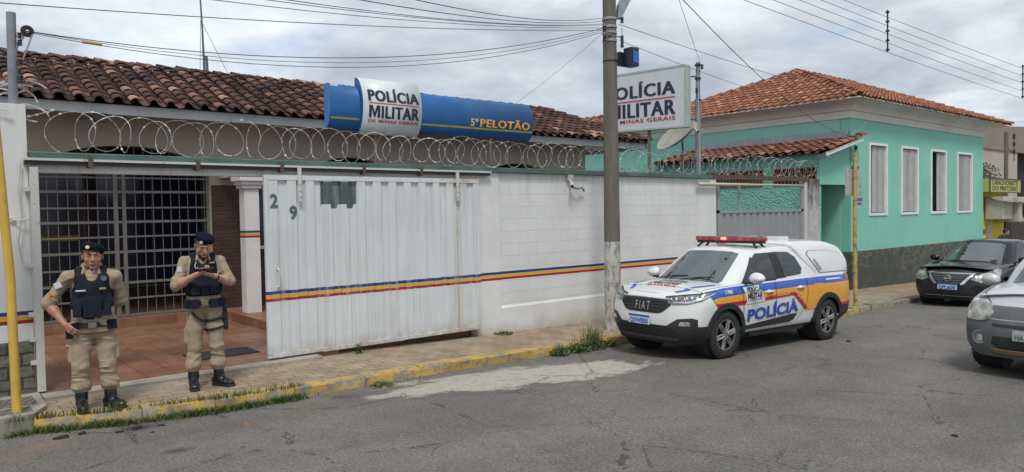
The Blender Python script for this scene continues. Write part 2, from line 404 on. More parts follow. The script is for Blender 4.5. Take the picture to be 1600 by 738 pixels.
# driveway: tiled forecourt and the concrete strip before it
bm = B(); slab(bm, [(1.2, 9.42), (4.5, 9.50), (4.5, 9.72), (1.2, 9.72)], -.2, .028); struct(obj('concrete_strip', bm, MCON))
bm = B(); box(bm, 1.0, 9.715, -.2, 4.86, 14.62, .036); struct(obj('forecourt_floor', bm, MTILE))
bm = B(); box(bm, 4.78, 10.0, -.1, 9.5, 14.62, .2); box(bm, 1.0, 14.45, .03, 4.78, 17.5, .2); box(bm, 4.78, 14.61, .03, 16.9, 17.5, .201)
struct(obj('raised_floor', bm, MTILE))
# ================================================================== shared materials
NAVY = (.022, .045, .16); YEL = (.62, .36, .04); RED = (.33, .018, .022)
def stripes(m, c, z, zs, soft=.003):
    for (lo, hi, col) in zs: c = m.mix(m.band(z, lo, hi, soft), c, col)
    return c
FLAG = [(.915, .964, NAVY), (.866, .915, YEL), (.820, .866, RED)]
def m_wall(name, blocks=False, ledge=False, white=(.66, .67, .66)):
    m = Mt(name, white, .75, spec=.3)
    x, y, z = m.xyz()
    c = m.ramp(m.noise(1.4, 6, .6), [(.3, tuple(v * .90 for v in white)), (.7, tuple(min(1, v * 1.04) for v in white))])
    if blocks:
        cb = m.n('ShaderNodeCombineXYZ'); m.lk(x, cb.inputs[0]); m.lk(m.ma('ADD', z, .055), cb.inputs[1])
        f, fac = m.brick(cb.outputs[0], .41, .213, .006, .5, .35, (1, 1, 1), (.975, .975, .975), (.86, .86, .85))
        hi = m.band(z, .40, 2.70, .01); xm = m.ma('MULTIPLY', m.band(x, 7.97, 13.55, .01), hi)
        c = m.mix(xm, c, m.mix(1., c, f, 'MULTIPLY'))
        m.bump(m.ma('MULTIPLY', m.ma('SUBTRACT', 1., fac), xm), .4, .006)
    # flag stripes, hand painted: slightly uneven edge
    zz = m.ma('ADD', z, m.ma('MULTIPLY', m.ma('SUBTRACT', m.noise(3, 3, .5), .5), .008))
    c = stripes(m, c, zz, FLAG)
    # rain grime: runs from the top, splash at the foot
    run = m.noise(1., 6, .7, vec=m.pos(scale=(9, 9, .55)))
    topm = m.ma('MULTIPLY', m.ramp(run, [(.50, 0.), (.72, 1.)]), m.ramp(m.ma('DIVIDE', m.ma('SUBTRACT', z, 1.2), 1.6), [(.4, 0.), (1., .55)]))
    c = m.mix(topm, c, (.30, .30, .26))
    foot = m.ma('MULTIPLY', m.ramp(m.ma('ADD', m.ma('MULTIPLY', z, -1.6), m.ma('MULTIPLY', m.noise(2.4, 7, .72), .9)), [(.25, 0.), (.75, .75)]), 1.)
    c = m.mix(foot, c, (.38, .32, .225))
    c = m.mix(m.ramp(m.noise(13, 5, .75), [(.66, 0.), (.78, .3)]), c, (.35, .34, .30))
    m.col(c); m.bump(m.noise(55, 4, .6), .18, .006); return m.m
MW = m_wall('white_wall_paint'); MWB = m_wall('white_painted_block', True)
MGREENCAP = simple('green_metal_flashing', (.085, .135, .12), .5, .3, var=.3, sc=3, obj=False)
MBLK = simple('black_steel', (.015, .015, .017), .5, var=.2)
MDARK = simple('dark_plastic', (.022, .022, .024), .55, var=.1)
def m_rusty(name, base, amt=.6, rust=(.19, .085, .04)):
    m = Mt(name, base, .6)
    c = m.ramp(m.noise(4, 5, .6), [(.3, tuple(v * .88 for v in base)), (.7, base)])
    c = m.mix(m.ramp(m.noise(9, 7, .72), [(amt, 0.), (amt + .12, .85)]), c, rust)
    m.col(c); return m.m
MRW = m_rusty('rust_spotted_white_steel', (.56, .56, .53), .60)
MCREAM = m_rusty('cream_steel', (.48, .45, .38), .62)
MGALV = simple('galvanised_steel', (.34, .36, .38), .42, .75, var=.2, sc=8)
MGREYP = simple('grey_post_paint', (.20, .22, .25), .6, .1, var=.22, sc=4)
MRUSTD = m_rusty('rusty_dark_rail', (.06, .045, .04), .42, (.12, .06, .04))
# ================================================================== near gate pillar and its ragged stone base
def m_stone():
    m = Mt('rubble_stone', (.12, .12, .1), .85)
    x, y, z = m.xyz(); cb = m.n('ShaderNodeCombineXYZ'); m.lk(x, cb.inputs[0]); m.lk(m.ma('ADD', z, m.ma('MULTIPLY', m.noise(2.5, 3, .5), .08)), cb.inputs[1])
    f, fac = m.brick(cb.outputs[0], .26, .135, .012, .5, .4, (1.15, 1.15, 1.1), (.6, .6, .6), (.35, .35, .33))
    c = m.mix(1., m.ramp(m.noise(9, 7, .7), [(.25, (.06, .062, .055)), (.55, (.15, .15, .13)), (.8, (.28, .28, .25))]), f, 'MULTIPLY')
    m.col(c); m.bump(m.ma('SUBTRACT', 1., fac), .8, .02); m.bump(m.noise(18, 6, .7), .8, .03); return m.m
MSTONE = m_stone()
gp = empty('boundary_pillar', (0, 9.9, 0)); gp.location = (1.0, 9.9, 0)
def P(name, bm, mat, parent, **k):       # part given in world coordinates under an unrotated parent
    o = obj(name, bm, mat, parent, **k); o.matrix_parent_inverse = Matrix.Identity(4)
    off = Vector((0, 0, 0)); q = parent
    while q is not None: off += q.location; q = q.parent
    o.location = Vector(o.location) ; o.data.transform(Matrix.Translation(-off)); return o
bm = B(); box(bm, -6, 9.80, .62, 1.17, 10.05, 3.27, bev=.008); P('pillar_wall', bm, MW, gp)
bm = B(); box(bm, -6, 9.74, -.1, 1.16, 10.04, .625, bev=.02); P('stone_base', bm, MSTONE, gp)
tag(gp, 'tall white rendered pillar with flag stripes and a grey rubble stone base at the near end', 'pillar')
# old latch lamp on the pillar
t = empty('wall_latch', (1.05, 9.78, 1.99)); tag(t, 'small rusty latch hook fixed on the tall white pillar', 'latch')
bm = B(); box(bm, .98, 9.775, 1.96, 1.03, 9.80, 2.01); P('latch_plate', bm, MRW, t)
bm = B(); tube(bm, [(1.01, 9.77, 1.985), (1.06, 9.74, 1.975), (1.12, 9.73, 1.985), (1.15, 9.73, 1.99)], .008); P('hook', bm, MRW, t)
# ================================================================== gate frame: jamb, lintel, rail
gf = empty('gate_frame', (1.2, 9.75, 0)); tag(gf, 'white steel frame with lintel and black sliding rail over the driveway opening', 'gate frame')
bm = B(); box(bm, 1.175, 9.70, .05, 1.255, 9.80, 2.57, bev=.004); P('jamb', bm, MRW, gf)
for zz in (2.3, 1.45, .9, .62, .36):
    bm = B(); box(bm, 1.12, 9.705, zz, 1.18, 9.78, zz + .045); P('hinge_lug', bm, MRW, gf)
bm = B(); box(bm, 1.17, 9.80, 2.515, 7.62, 9.95, 2.69); P('lintel', bm, MW, gf)
bm = B(); box(bm, 1.13, 9.70, 2.645, 7.72, 9.80, 2.672); P('rail_cover', bm, MRW, gf)
bm = B(); box(bm, 1.13, 9.715, 2.60, 7.70, 9.795, 2.645); P('sliding_rail', bm, MBLK, gf)
for X in (1.75, 2.95, 4.05, 5.3, 6.3):
    bm = B(); box(bm, X, 9.69, 2.575, X + .05, 9.80, 2.70); P('rail_bracket', bm, MRUSTD, gf)
# cable dangling beside the jamb
bm = B(); tube(bm, [(1.10, 9.77, 2.6), (1.07, 9.76, 2.3), (1.09, 9.75, 2.0), (1.05, 9.755, 1.75), (1.08, 9.77, 1.5)], .007, 6)
tag(obj('loose_cable', bm, MCREAM), 'thin loose cable dangling beside the white jamb of the driveway opening', 'cable')
# ================================================================== perimeter wall
pw = empty('perimeter_wall', (7.6, 9.9, 0)); tag(pw, 'long white painted block wall with blue yellow and red stripes and green flashing on top', 'wall')
bm = B(); box(bm, 7.50, 9.82, -.6, 14.10, 9.98, 2.66); P('block_wall', bm, MWB, pw)
bm = B(); box(bm, 7.44, 9.795, -.5, 7.96, 9.985, 2.66, bev=.006); P('end_pilaster', bm, MW, pw)
bm = B(); box(bm, 13.58, 9.80, -.6, 14.28, 9.985, 2.655, bev=.006); P('end_pilaster', bm, MW, pw)
bm = B(); prism(bm, [(9.80, -.7), (9.80, .33), (9.822, .375), (9.9, .375), (9.9, -.7)], lambda u, v, k: (7.955 if k == 0 else 13.585, u, v)); fixn(bm); P('plinth', bm, MW, pw)
bm = B(); prism(bm, [(9.745, 2.665), (9.745, 2.735), (9.75, 2.745), (10.03, 2.745), (10.03, 2.66), (10.02, 2.66), (10.02, 2.735), (9.755, 2.735), (9.755, 2.665)], lambda u, v, k: (1.17 if k == 0 else 14.05, u, v)); fixn(bm); P('flashing', bm, MGREENCAP, pw)
# ================================================================== sliding gate
def m_gate():
    m = Mt('white_gate_paint', (.63, .66, .68), .5, spec=.4)
    x, y, z = m.xyz()
    W_ = (.60, .635, .65)
    c = m.ramp(m.noise(2, 6, .6), [(.3, tuple(v * .92 for v in W_)), (.7, tuple(v * 1.04 for v in W_))])
    c = stripes(m, c, m.ma('ADD', z, m.ma('MULTIPLY', m.ma('SUBTRACT', m.noise(4, 3, .5), .5), .009)), FLAG)
    # grey primer patch with a ragged lower edge
    lowedge = m.ma('ADD', 2.075, m.ma('MULTIPLY', m.ramp(m.ma('FRACT', m.ma('MULTIPLY', m.ma('SUBTRACT', x, 4.52), 4.0)), [(.42, 0.), (.5, 1.)]), .06))
    pm_ = m.ma('MULTIPLY', m.band(x, 4.625, 5.19, .01), m.ma('MULTIPLY', m.ma('GREATER_THAN', z, lowedge), m.ma('LESS_THAN', z, 2.458)))
    edge = m.ma('MULTIPLY', pm_, m.ramp(m.noise(30, 5, .8), [(.62, 1.), (.68, .25)]))
    c = m.mix(edge, c, (.072, .092, .10))
    # rust weeping around the right hanger
    rx = m.ma('ABSOLUTE', m.ma('SUBTRACT', x, 7.0))
    rs = m.ma('MULTIPLY', m.ramp(rx, [(.0, 1.), (.035, .15), (.16, 0.)]), m.ramp(m.noise(2.5, 6, .7, vec=m.pos(scale=(6, 6, .8))), [(.35, .2), (.6, .8)]))
    c = m.mix(rs, c, (.36, .22, .10))
    tr = m.ma('MULTIPLY', m.ma('MULTIPLY', m.band(x, 6.6, 7.5, .1), m.band(z, 2.38, 2.6, .06)), m.ramp(m.noise(7, 6, .75), [(.42, 0.), (.62, .8)]))
    c = m.mix(tr, c, (.40, .23, .09))
    bt = m.ma('MULTIPLY', m.ramp(z, [(.0, 1.), (.26, 0.)]), m.ramp(m.noise(6, 7, .75), [(.34, 0.), (.58, .9)]))
    c = m.mix(bt, c, (.30, .22, .14))
    gr = m.ma('MULTIPLY', m.ramp(m.noise(1., 5, .7, vec=m.pos(scale=(14, 14, .6))), [(.48, 0.), (.72, .75)]), 1.)
    c = m.mix(gr, c, (.44, .44, .40))
    m.col(c); m.bump(m.noise(30, 3, .6), .1, .004); return m.m
MGATE = m_gate()
sg = empty('sliding_gate', (3.81, 9.72, 0)); tag(sg, 'white ribbed sliding gate pushed half open, with grey primer patch and number 29', 'gate')
bm = B(); prof = []
X = 3.87; y0, y1 = 9.685, 9.715
while X < 7.36:
    for dx, yy in ((0, y0), (.125, y0), (.135, y1), (.255, y1)):
        if X + dx < 7.37: prof.append((X + dx, yy))
    X += .265
prof.append((7.37, prof[-1][1]))
lo = [bm.verts.new((x, y, .10)) for x, y in prof]; hi = [bm.verts.new((x, y, 2.47)) for x, y in prof]
lo2 = [bm.verts.new((x, y + .004, .10)) for x, y in prof]; hi2 = [bm.verts.new((x, y + .004, 2.47)) for x, y in prof]
for i in range(len(prof) - 1):
    bm.faces.new((lo[i], lo[i + 1], hi[i + 1], hi[i])); bm.faces.new((lo2[i + 1], lo2[i], hi2[i], hi2[i + 1]))
P('ribbed_panel', bm, MGATE, sg)
bm = B(); box(bm, 3.81, 9.68, 2.468, 7.43, 9.73, 2.536, bev=.003); P('top_bar', bm, MGATE, sg)
bm = B(); box(bm, 3.81, 9.68, .055, 4.6, 9.73, .108, bev=.003); box(bm, 4.6, 9.682, .045, 5.95, 9.73, .100, bev=.003); box(bm, 5.95, 9.68, .052, 7.43, 9.73, .105, bev=.003); P('bottom_bar', bm, MGATE, sg)
for a, b in ((3.81, 3.87), (7.37, 7.43)):
    bm = B(); box(bm, a, 9.68, .10, b, 9.73, 2.47); P('side_bar', bm, MGATE, sg)
for X in (4.28, 6.96):
    bm = B(); box(bm, X, 9.65, 2.18, X + .05, 9.678, 2.64, bev=.003)
    for zz in (2.25, 2.33, 2.42): lathe(bm, [(.0, 0), (.014, 0), (.014, -.012), (.0, -.012)], 8, (X + .025, 9.65, zz), 'y')
    P('hanger', bm, MRW, sg)
bm = B(); tube(bm, [(3.965, 9.68, 1.27), (3.965, 9.63, 1.25), (3.965, 9.63, 1.02), (3.965, 9.68, 1.0)], .012, 8); box(bm, 3.945, 9.66, .98, 3.985, 9.685, 1.02); P('pull_handle', bm, MRW, sg)
MNUM = simple('grey_numerals', (.085, .12, .115), .55, var=.1)
for s_, x0, z0 in (('2', 3.885, 2.10), ('9', 4.155, 1.94)):
    bm = place(text_bm(s_, .11, .175, .03), lambda u, v, x0=x0, z0=z0: (x0 + u, 9.677, z0 + v)); P('numeral', bm, MNUM, sg)
# ================================================================== tiled roofs
def m_tiles(name, stops, bumpy=.5):
    m = Mt(name, (.3, .12, .07), .88, spec=.2)
    a = m.n('ShaderNodeAttribute'); a.attribute_name = 'tint'
    c = m.ramp(a.outputs['Fac'], stops)
    n = m.noise(14, 7, .75)
    c = m.mix(1., c, m.ramp(n, [(.25, .62), (.55, 1.), (.8, 1.25)]), 'MULTIPLY')
    lich = m.ramp(m.noise(5, 8, .78, vec=m.pos(loc=(5, 5, 5))), [(.56, 0.), (.72, .6)])
    c = m.mix(lich, c, (.045, .04, .035))
    m.col(c); m.bump(n, bumpy, .01); return m.m
MT_OLD = m_tiles('weathered_dark_tiles', [(.0, (.042, .030, .028)), (.38, (.085, .050, .044)), (.68, (.15, .078, .064)), (.86, (.24, .12, .088)), (.96, (.42, .27, .21))], .6)
MT_NEW = m_tiles('orange_clay_tiles', [(.0, (.21, .090, .058)), (.4, (.32, .135, .083)), (.8, (.40, .185, .115)), (1., (.50, .27, .18))])
MT_MID = m_tiles('brown_clay_tiles', [(.0, (.10, .045, .034)), (.4, (.18, .078, .055)), (.8, (.27, .12, .08)), (1., (.42, .24, .17))])
def tiles(name, O, U, V, wid, length, keep, mat, parent, sp=.28, ex=.30, r=None, lift=.05, rng=None, thick=.014):
    """rows of barrel tiles; O eave corner, U along the eave, V up the slope"""
    O = Vector(O); U = Vector(U).normalized(); V = Vector(V).normalized(); N = U.cross(V).normalized()
    if N.z < 0: N = -N
    rng = rng or random.Random(3); r = r or sp * .34
    verts = []; faces = []; tint = []
    nc = int(wid / sp) + 1; nr = int(length / ex) + 1; K = 6
    def arc(u, v, rad, h, sgn):
        return [O + U * (u + rad * math.cos(PI * k / K)) + V * v + N * (h + sgn * rad * .62 * math.sin(PI * k / K)) for k in range(K + 1)]
    for c in range(nc):
        u0 = (c + .5) * sp; cj = rng.uniform(-.012, .012)
        for q in range(nr):
            v0 = q * ex
            for kind in (1, -1):
                u = u0 + (0 if kind == 1 else sp * .5) + cj + rng.uniform(-.008, .008)
                if not keep(u, v0 + ex * .5): continue
                t = min(1, max(0, rng.gauss(.42, .22))) if rng.random() > .08 else rng.uniform(.8, 1)
                vj = rng.uniform(-.02, .02)
                if kind == 1:
                    h0, h1 = lift + .028 + rng.uniform(-.004, .006), lift - .004; r0, r1 = r * 1.06, r * .86
                    A = arc(u, v0 - .05 + vj, r0, h0, 1); Bq = arc(u, v0 + ex + .02, r1, h1, 1)
                    A2 = arc(u, v0 - .05 + vj, r0 - thick, h0 - thick * .4, 1)
                    b = len(verts); verts += A + Bq + A2; n = K + 1
                    for k in range(K):
                        faces.append((b + k, b + k + 1, b + n + k + 1, b + n + k)); tint.append(t)
                        faces.append((b + k + 1, b + k, b + 2 * n + k, b + 2 * n + k + 1)); tint.append(t * .8)
                else:
                    t *= .75
                    A = arc(u, v0 - .02 + vj, r * .95, lift + .012, -1); Bq = arc(u, v0 + ex + .02, r * .95, lift, -1)
                    b = len(verts); verts += A + Bq; n = K + 1
                    for k in range(K): faces.append((b + k, b + k + 1, b + n + k + 1, b + n + k)); tint.append(t)
    me = bpy.data.meshes.new(name); me.from_pydata([tuple(v) for v in verts], [], faces)
    at = me.attributes.new('tint', 'FLOAT', 'FACE'); at.data.foreach_set('value', tint)
    me.polygons.foreach_set('use_smooth', [True] * len(me.polygons)); me.update()
    o = obj(name, me, mat, parent)
    off = Vector((0, 0, 0)); q = parent
    while q is not None: off += q.location; q = q.parent
    o.data.transform(Matrix.Translation(-off)); return o
def ridge(name, a, b, mat, parent, r=.12, L=.38, seed=1, tl=.5):
    a = Vector(a); b = Vector(b); D = (b - a).normalized(); Sd = D.cross(Vector((0, 0, 1))).normalized(); N = Sd.cross(D)
    rng = random.Random(seed); verts = []; faces = []; tint = []; K = 7; t0 = 0; T = (b - a).length
    while t0 < T - .1:
        t = min(1, max(0, rng.gauss(tl, .25))); rr0, rr1 = r * 1.12, r * .9; h = rng.uniform(-.01, .01)
        base = len(verts)
        for (s_, rad, hh) in ((0, rr0, .02), (L + .03, rr1, -.005), (0, rr0 - .02, .012)):
            for k in range(K + 1): an = PI * k / K; verts.append(a + D * (t0 + s_) + Sd * rad * math.cos(an) + N * (rad * .85 * math.sin(an) + hh + h))
        n = K + 1
        for k in range(K):
            faces.append((base + k, base + k + 1, base + n + k + 1, base + n + k)); tint.append(t)
            faces.append((base + k, base + k + 1, base + 2 * n + k + 1, base + 2 * n + k)); tint.append(t * .6)
        t0 += L
    me = bpy.data.meshes.new(name); me.from_pydata([tuple(v) for v in verts], [], faces)
    at = me.attributes.new('tint', 'FLOAT', 'FACE'); at.data.foreach_set('value', tint)
    me.polygons.foreach_set('use_smooth', [True] * len(me.polygons)); me.update()
    o = obj(name, me, mat, parent); off = Vector((0, 0, 0)); q = parent
    while q is not None: off += q.location; q = q.parent
    o.data.transform(Matrix.Translation(-off)); return o
# ================================================================== police building
MBEIGE = simple('beige_house_paint', (.36, .31, .265), .85, var=.07, sc=1.2, bump=.15, bsc=50, obj=False)
MFASC = simple('pale_fascia_paint', (.52, .54, .54), .7, var=.12, sc=1.5, obj=False)
MBRICKD = Mt('dark_red_brick_cladding', (.08, .03, .025), .6)
_x, _y, _z = MBRICKD.xyz(); _c = MBRICKD.n('ShaderNodeCombineXYZ'); MBRICKD.lk(MBRICKD.ma('ADD', _x, _y), _c.inputs[0]); MBRICKD.lk(_z, _c.inputs[1])
_f, _fc = MBRICKD.brick(_c.outputs[0], .24, .075, .008, .5, .2, (1.1, 1.1, 1.1), (.75, .75, .75), (.45, .42, .4))
MBRICKD.col(MBRICKD.mix(1., MBRICKD.ramp(MBRICKD.noise(6, 5, .6), [(.3, (.048, .022, .020)), (.7, (.075, .034, .030))]), _f, 'MULTIPLY')); MBRICKD.bump(MBRICKD.ma('SUBTRACT', 1., _fc), .5, .01); MBRICKD = MBRICKD.m
MGLASSD = Mt('dark_window_glass', (.02, .03, .045), .08, spec=.8); MGLASSD = MGLASSD.m
MBLUEG = simple('blue_tinted_glass', (.018, .03, .075), .15, var=.5, sc=1.5, spec=.7)
MGRILLE = simple('grey_beige_grille_paint', (.14, .135, .125), .55, var=.15)
hb = empty('police_building', (1.0, 14.6, 0)); tag(hb, 'low beige police house behind the white wall, arched verandah under a dark clay tile roof', 'building')
FY = 14.6; FT = 3.86
def arch_wall():
    """facade panel with arched openings, as strips between the arches and above them"""
    bm = B()
    arches = [(3.26, 1.42, 2.74, .55), (7.74, 1.12, 2.62, .62), (12.55, 1.35, 2.62, .63), ]   # centre, half width, spring, rise
    X0, X1 = -6., 15.0; zb = 2.74
    def top(c, hw, sp, ri, x):
        return sp + ri * math.sqrt(max(0, 1 - ((x - c) / hw) ** 2))
    xs_ = sorted(set([X0, X1] + [round(c + hw * math.sin(PI / 2 * k / 14), 4) for c, hw, s_, r_ in arches for k in range(-14, 15)]))
    def lower(x, side):
        for c, hw, s_, r_ in arches:
            if c - hw - 1e-4 <= x <= c + hw + 1e-4:
                mid = x + side * 1e-3
                if c - hw < mid < c + hw: return top(c, hw, s_, r_, x)
        return -.3
    for a, b in zip(xs_, xs_[1:]):
        za, zb_ = lower(a, 1), lower(b, -1)
        q = [bm.verts.new(p) for p in ((a, FY, za), (b, FY, zb_), (b, FY, FT), (a, FY, FT))]
        q2 = [bm.verts.new(p) for p in ((a, FY + .22, za), (b, FY + .22, zb_), (b, FY + .22, FT), (a, FY + .22, FT))]
        bm.faces.new(q); bm.faces.new(q2[::-1]); bm.faces.new((q[0], q2[0], q2[1], q[1])) if za > -.29 or zb_ > -.29 else None
    for c, hw, s_, r_ in arches:
        for x in (c - hw, c + hw):
            bm.faces.new([bm.verts.new(p) for p in ((x, FY, -.3), (x, FY + .22, -.3), (x, FY + .22, s_), (x, FY, s_))])
    # right end return
    bm.faces.new([bm.verts.new(p) for p in ((X1, FY, -.3), (X1, 18.5, -.3), (X1, 18.5, FT), (X1, FY, FT))])
    return bm
P('facade_wall', arch_wall(), MBEIGE, hb)
# brick cladding on the piers below the arch springing
for a, b in ((4.70, 6.60), (8.88, 11.18), (13.92, 15.01)):
    bm = B(); box(bm, a, FY - .02, .2, b, FY - .002, 2.60); P('brick_cladding', bm, MBRICKD, hb)
bm = B(); box(bm, -6, 17.4, .2, 14.98, 17.5, 3.85); P('verandah_back_wall', bm, MBRICKD, hb)
bm = B(); box(bm, -6, 14.83, 3.80, 15., 17.4, 3.85); P('verandah_ceiling', bm, simple('ceiling_paint', (.3, .28, .25), .8), hb)
for a, b in ((1.2, 3.05), (3.25, 5.4), (7.0, 8.4), (11.8, 13.2)):
    bm = B(); box(bm, a, 17.36, .5, b, 17.398, 3.3); w_ = P('window', bm, MGRILLE, hb)
    bm = B(); box(bm, a + .05, 17.34, .55, (a + b) / 2 - .02, 17.359, 3.25); box(bm, (a + b) / 2 + .02, 17.34, .55, b - .05, 17.359, 3.25); P('pane', bm, MBLUEG, w_)
# stripe painted on the inner wall, seen through the grille
bm = B(); box(bm, -1, 17.32, 1.55, 2.9, 17.338, 1.66); P('painted_stripe', bm, simple('yellow_stripe_paint', YEL, .7), hb)
# pier window with white sill
bm = B(); box(bm, 5.50, FY - .045, 1.40, 6.5, FY - .021, 2.6); w_ = P('window', bm, MGLASSD, hb)
bm = B(); box(bm, 5.45, FY - .09, 1.33, 6.55, FY - .021, 1.395); P('sill', bm, MW, w_)
# grille in the first arch
def bars():
    bm = B(); x0, x1 = 1.85, 4.68; z0, z1 = .21, 3.28
    c, hw, s_, r_ = 3.26, 1.42, 2.74, .55
    y0, y1 = FY + .06, FY + .10
    for X, w_ in ((x0, .05), (x1 - .05, .05), (3.02, .07), (3.16, .06)):
        box(bm, X, y0 - .004, z0, X + w_, y1 + .004, 3.05)
    zz = z0
    hs = [.21, .52, .80, 1.075, 1.36, 1.64, 1.90, 2.16, 2.44, 2.70, 2.95]
    for i, z in enumerate(hs):
        h = .045 if i in (0, 2, 4, 6, 8) else .03
        hx = hw * (1 if z < s_ else math.sqrt(max(0, 1 - ((z - s_) / r_) ** 2)))
        box(bm, max(x0, c - hx), y0, z, min(x1, c + hx), y1, z + h)
    X = x0 + .155
    while X < x1 - .08:
        if not 2.98 < X < 3.24:
            zt = s_ + r_ * math.sqrt(max(0, 1 - ((X - c) / hw) ** 2)) if abs(X - c) < hw else s_
            box(bm, X, y0 + .012, z0, X + .010, y1 - .012, zt)
        X += .152
    return bm
P('grille', bars(), MGRILLE, hb)
# fascia, soffit, roof
bm = B(); box(bm, -6, 13.96, 3.755, 16.9, 14.0, 3.925); P('fascia', bm, MFASC, hb)
bm = B(); box(bm, -6, 14.0, 3.86, 16.88, 14.8, 3.90); box(bm, 15.0, 14.8, 3.86, 16.88, 18.5, 3.90); P('soffit', bm, MFASC, hb)
bm = B(); box(bm, 16.86, 13.96, 3.755, 16.9, 18.6, 3.925); P('fascia', bm, MFASC, hb)
sl_ = math.atan2(5.02 - 3.93, 16.4 - 13.9); Lr = math.hypot(1.09, 2.5)
V_ = Vector((0, math.cos(sl_), math.sin(sl_)))
hipx = lambda v: 16.95 - (v / Lr) * 1.85
tiles('tiled_roof', (-6, 13.86, 3.93), (1, 0, 0), V_, 23, Lr, lambda u, v: -6 + u < hipx(v), MT_OLD, hb, sp=.285, ex=.285, rng=random.Random(4))
bm = B(); bm.faces.new([bm.verts.new(p) for p in ((-6, 13.9, 3.93), (16.9, 13.9, 3.93), (15.1, 16.4, 4.98), (-6, 16.4, 4.98))])
bm.faces.new([bm.verts.new(p) for p in ((16.9, 13.9, 3.93), (16.9, 18.6, 3.93), (15.1, 16.4, 4.98))])
bm.faces.new([bm.verts.new(p) for p in ((16.9, 18.6, 3.93), (-6, 18.6, 3.93), (-6, 16.4, 4.98), (15.1, 16.4, 4.98))])
P('roof_deck', bm, MT_OLD, hb)
ridge('ridge_tiles', (-6, 16.4, 5.04), (15.1, 16.4, 5.04), MT_OLD, hb, r=.11, seed=5, tl=.55)
ridge('ridge_tiles', (16.95, 13.82, 3.99), (15.05, 16.4, 5.05), MT_OLD, hb, r=.11, seed=6)
# porch column on the raised floor
MCOLW = Mt('column_paint', (.62, .61, .6), .7); _x, _y, _z = MCOLW.xyz()
MCOLW.col(stripes(MCOLW, MCOLW.ramp(MCOLW.noise(3, 5, .6), [(.3, (.60, .59, .58)), (.7, (.72, .71, .70))]), _z, [(1.68, 1.725, NAVY), (1.635, 1.68, YEL), (1.59, 1.635, RED)])); MCOLW = MCOLW.m
pc = empty('porch_column', (5.02, 13.6, .2)); tag(pc, 'square white column with small flag stripes and stepped capital on the raised porch floor', 'column')
bm = B(); box(bm, 4.93, 13.47, .2, 5.20, 13.74, 2.52, bev=.01); P('shaft', bm, MCOLW, pc)
bm = B(); box(bm, 4.89, 13.43, 2.50, 5.24, 13.78, 2.57, bev=.01); box(bm, 4.86, 13.40, 2.565, 5.27, 13.81, 2.64, bev=.012); box(bm, 4.82, 13.36, 2.635, 5.31, 13.85, 2.74, bev=.01); P('capital', bm, MCOLW, pc)
bm = B(); box(bm, 4.86, 13.47, 2.735, 5.18, 14.58, 2.86); P('beam', bm, MCOLW, pc)
# doormat
tag(obj('doormat', (lambda b: (box(b, 3.05, 10.35, .037, 3.95, 10.9, .052, bev=.004), b)[1])(B()), simple('black_rubber', (.022, .022, .024), .9, bump=.6, bsc=160)), 'black rubber doormat lying on the terracotta forecourt tiles', 'doormat')
# aerial mast on the roof
MAST = simple('mast_steel', (.10, .15, .17), .5, .5)
am = empty('antenna_mast', (5.2, 16.4, 5.0)); tag(am, 'tall thin antenna mast standing on the ridge of the dark tile roof', 'antenna')
bm = B(); tube(bm, [(5.22, 16.4, 4.95), (5.2, 16.4, 6.0), (5.14, 16.4, 7.6)], [.028, .02, .014], 8); P('mast', bm, MAST, am)
bm = B(); tube(bm, [(5.28, 16.38, 4.95), (5.26, 16.38, 5.45)], .03, 8); P('mast_foot', bm, MAST, am)
for e_ in ((5.75, 16.3, 4.98), (4.9, 15.7, 4.75)):
    bm = B(); tube(bm, [(5.17, 16.4, 6.2), e_], .005, 5); P('guy_wire', bm, MBLK, am)
# flood lamp under the eave
fl = empty('flood_lamp', (2.67, 14.0, 3.6)); tag(fl, 'small black flood lamp on an arm under the eave of the beige house', 'lamp')
bm = B(); tube(bm, [(2.45, 14.0, 3.76), (2.42, 13.95, 3.64), (2.6, 13.9, 3.68)], .012, 6); P('arm', bm, MBLK, fl)
bm = B(); box(bm, 2.6, 13.84, 3.60, 2.8, 13.90, 3.75, bev=.01); P('lamp_head', bm, MBLK, fl)
# ================================================================== green house
def m_green(name, col, var=.06):
    m = Mt(name, col, .7, spec=.35)
    c = m.ramp(m.noise(.8, 6, .6), [(.3, tuple(v * (1 - var) for v in col)), (.7, tuple(v * (1 + var) for v in col))])
    run = m.noise(1., 6, .72, vec=m.pos(scale=(5, 5, .35)))
    c = m.mix(m.ramp(run, [(.52, 0.), (.8, .3)]), c, tuple(v * .75 for v in col))
    m.col(c); m.bump(m.noise(40, 4, .6), .15, .006); return m
G1 = (.215, .53, .425); G2 = (.26, .56, .48)
MGRN = m_green('mint_green_wall_paint', G1).m; MGRN2 = m_green('pale_mint_wall_paint', G2).m
_g = m_green('rough_mint_render', (.23, .54, .45)); _g.bump(_g.noise(13, 3, .55, dist=1.), 1., .05); _g.bump(_g.voro(24), .8, .03); MGRNR = _g.m
MMOULD = simple('beige_moulding_paint', (.60, .58, .54), .8, var=.1, sc=1, obj=False)
MMOULD2 = simple('grey_cornice_paint', (.60, .60, .57), .8, var=.12, sc=1, obj=False)
m = Mt('dark_dado_paint', (.05, .065, .05), .85); _x, _y, _z = m.xyz()
c_ = m.ramp(m.noise(3, 7, .7), [(.3, (.04, .052, .042)), (.7, (.088, .098, .08))])
ed = m.voro(3.3, feat='DISTANCE_TO_EDGE', vec=m.pos(scale=(1, 1, 1.3)))
ln = m.ma('MULTIPLY', m.ramp(ed, [(.012, 1.), (.03, 0.)]), m.ramp(m.ma('ADD', m.ma('MULTIPLY', m.noise(1.3, 4, .6), 1.2), m.ma('MULTIPLY', _z, .35)), [(.6, 0.), (.72, .85)]))
m.col(m.mix(ln, c_, (.28, .245, .19))); m.bump(m.noise(12, 6, .7), .7, .02); MDADO = m.m
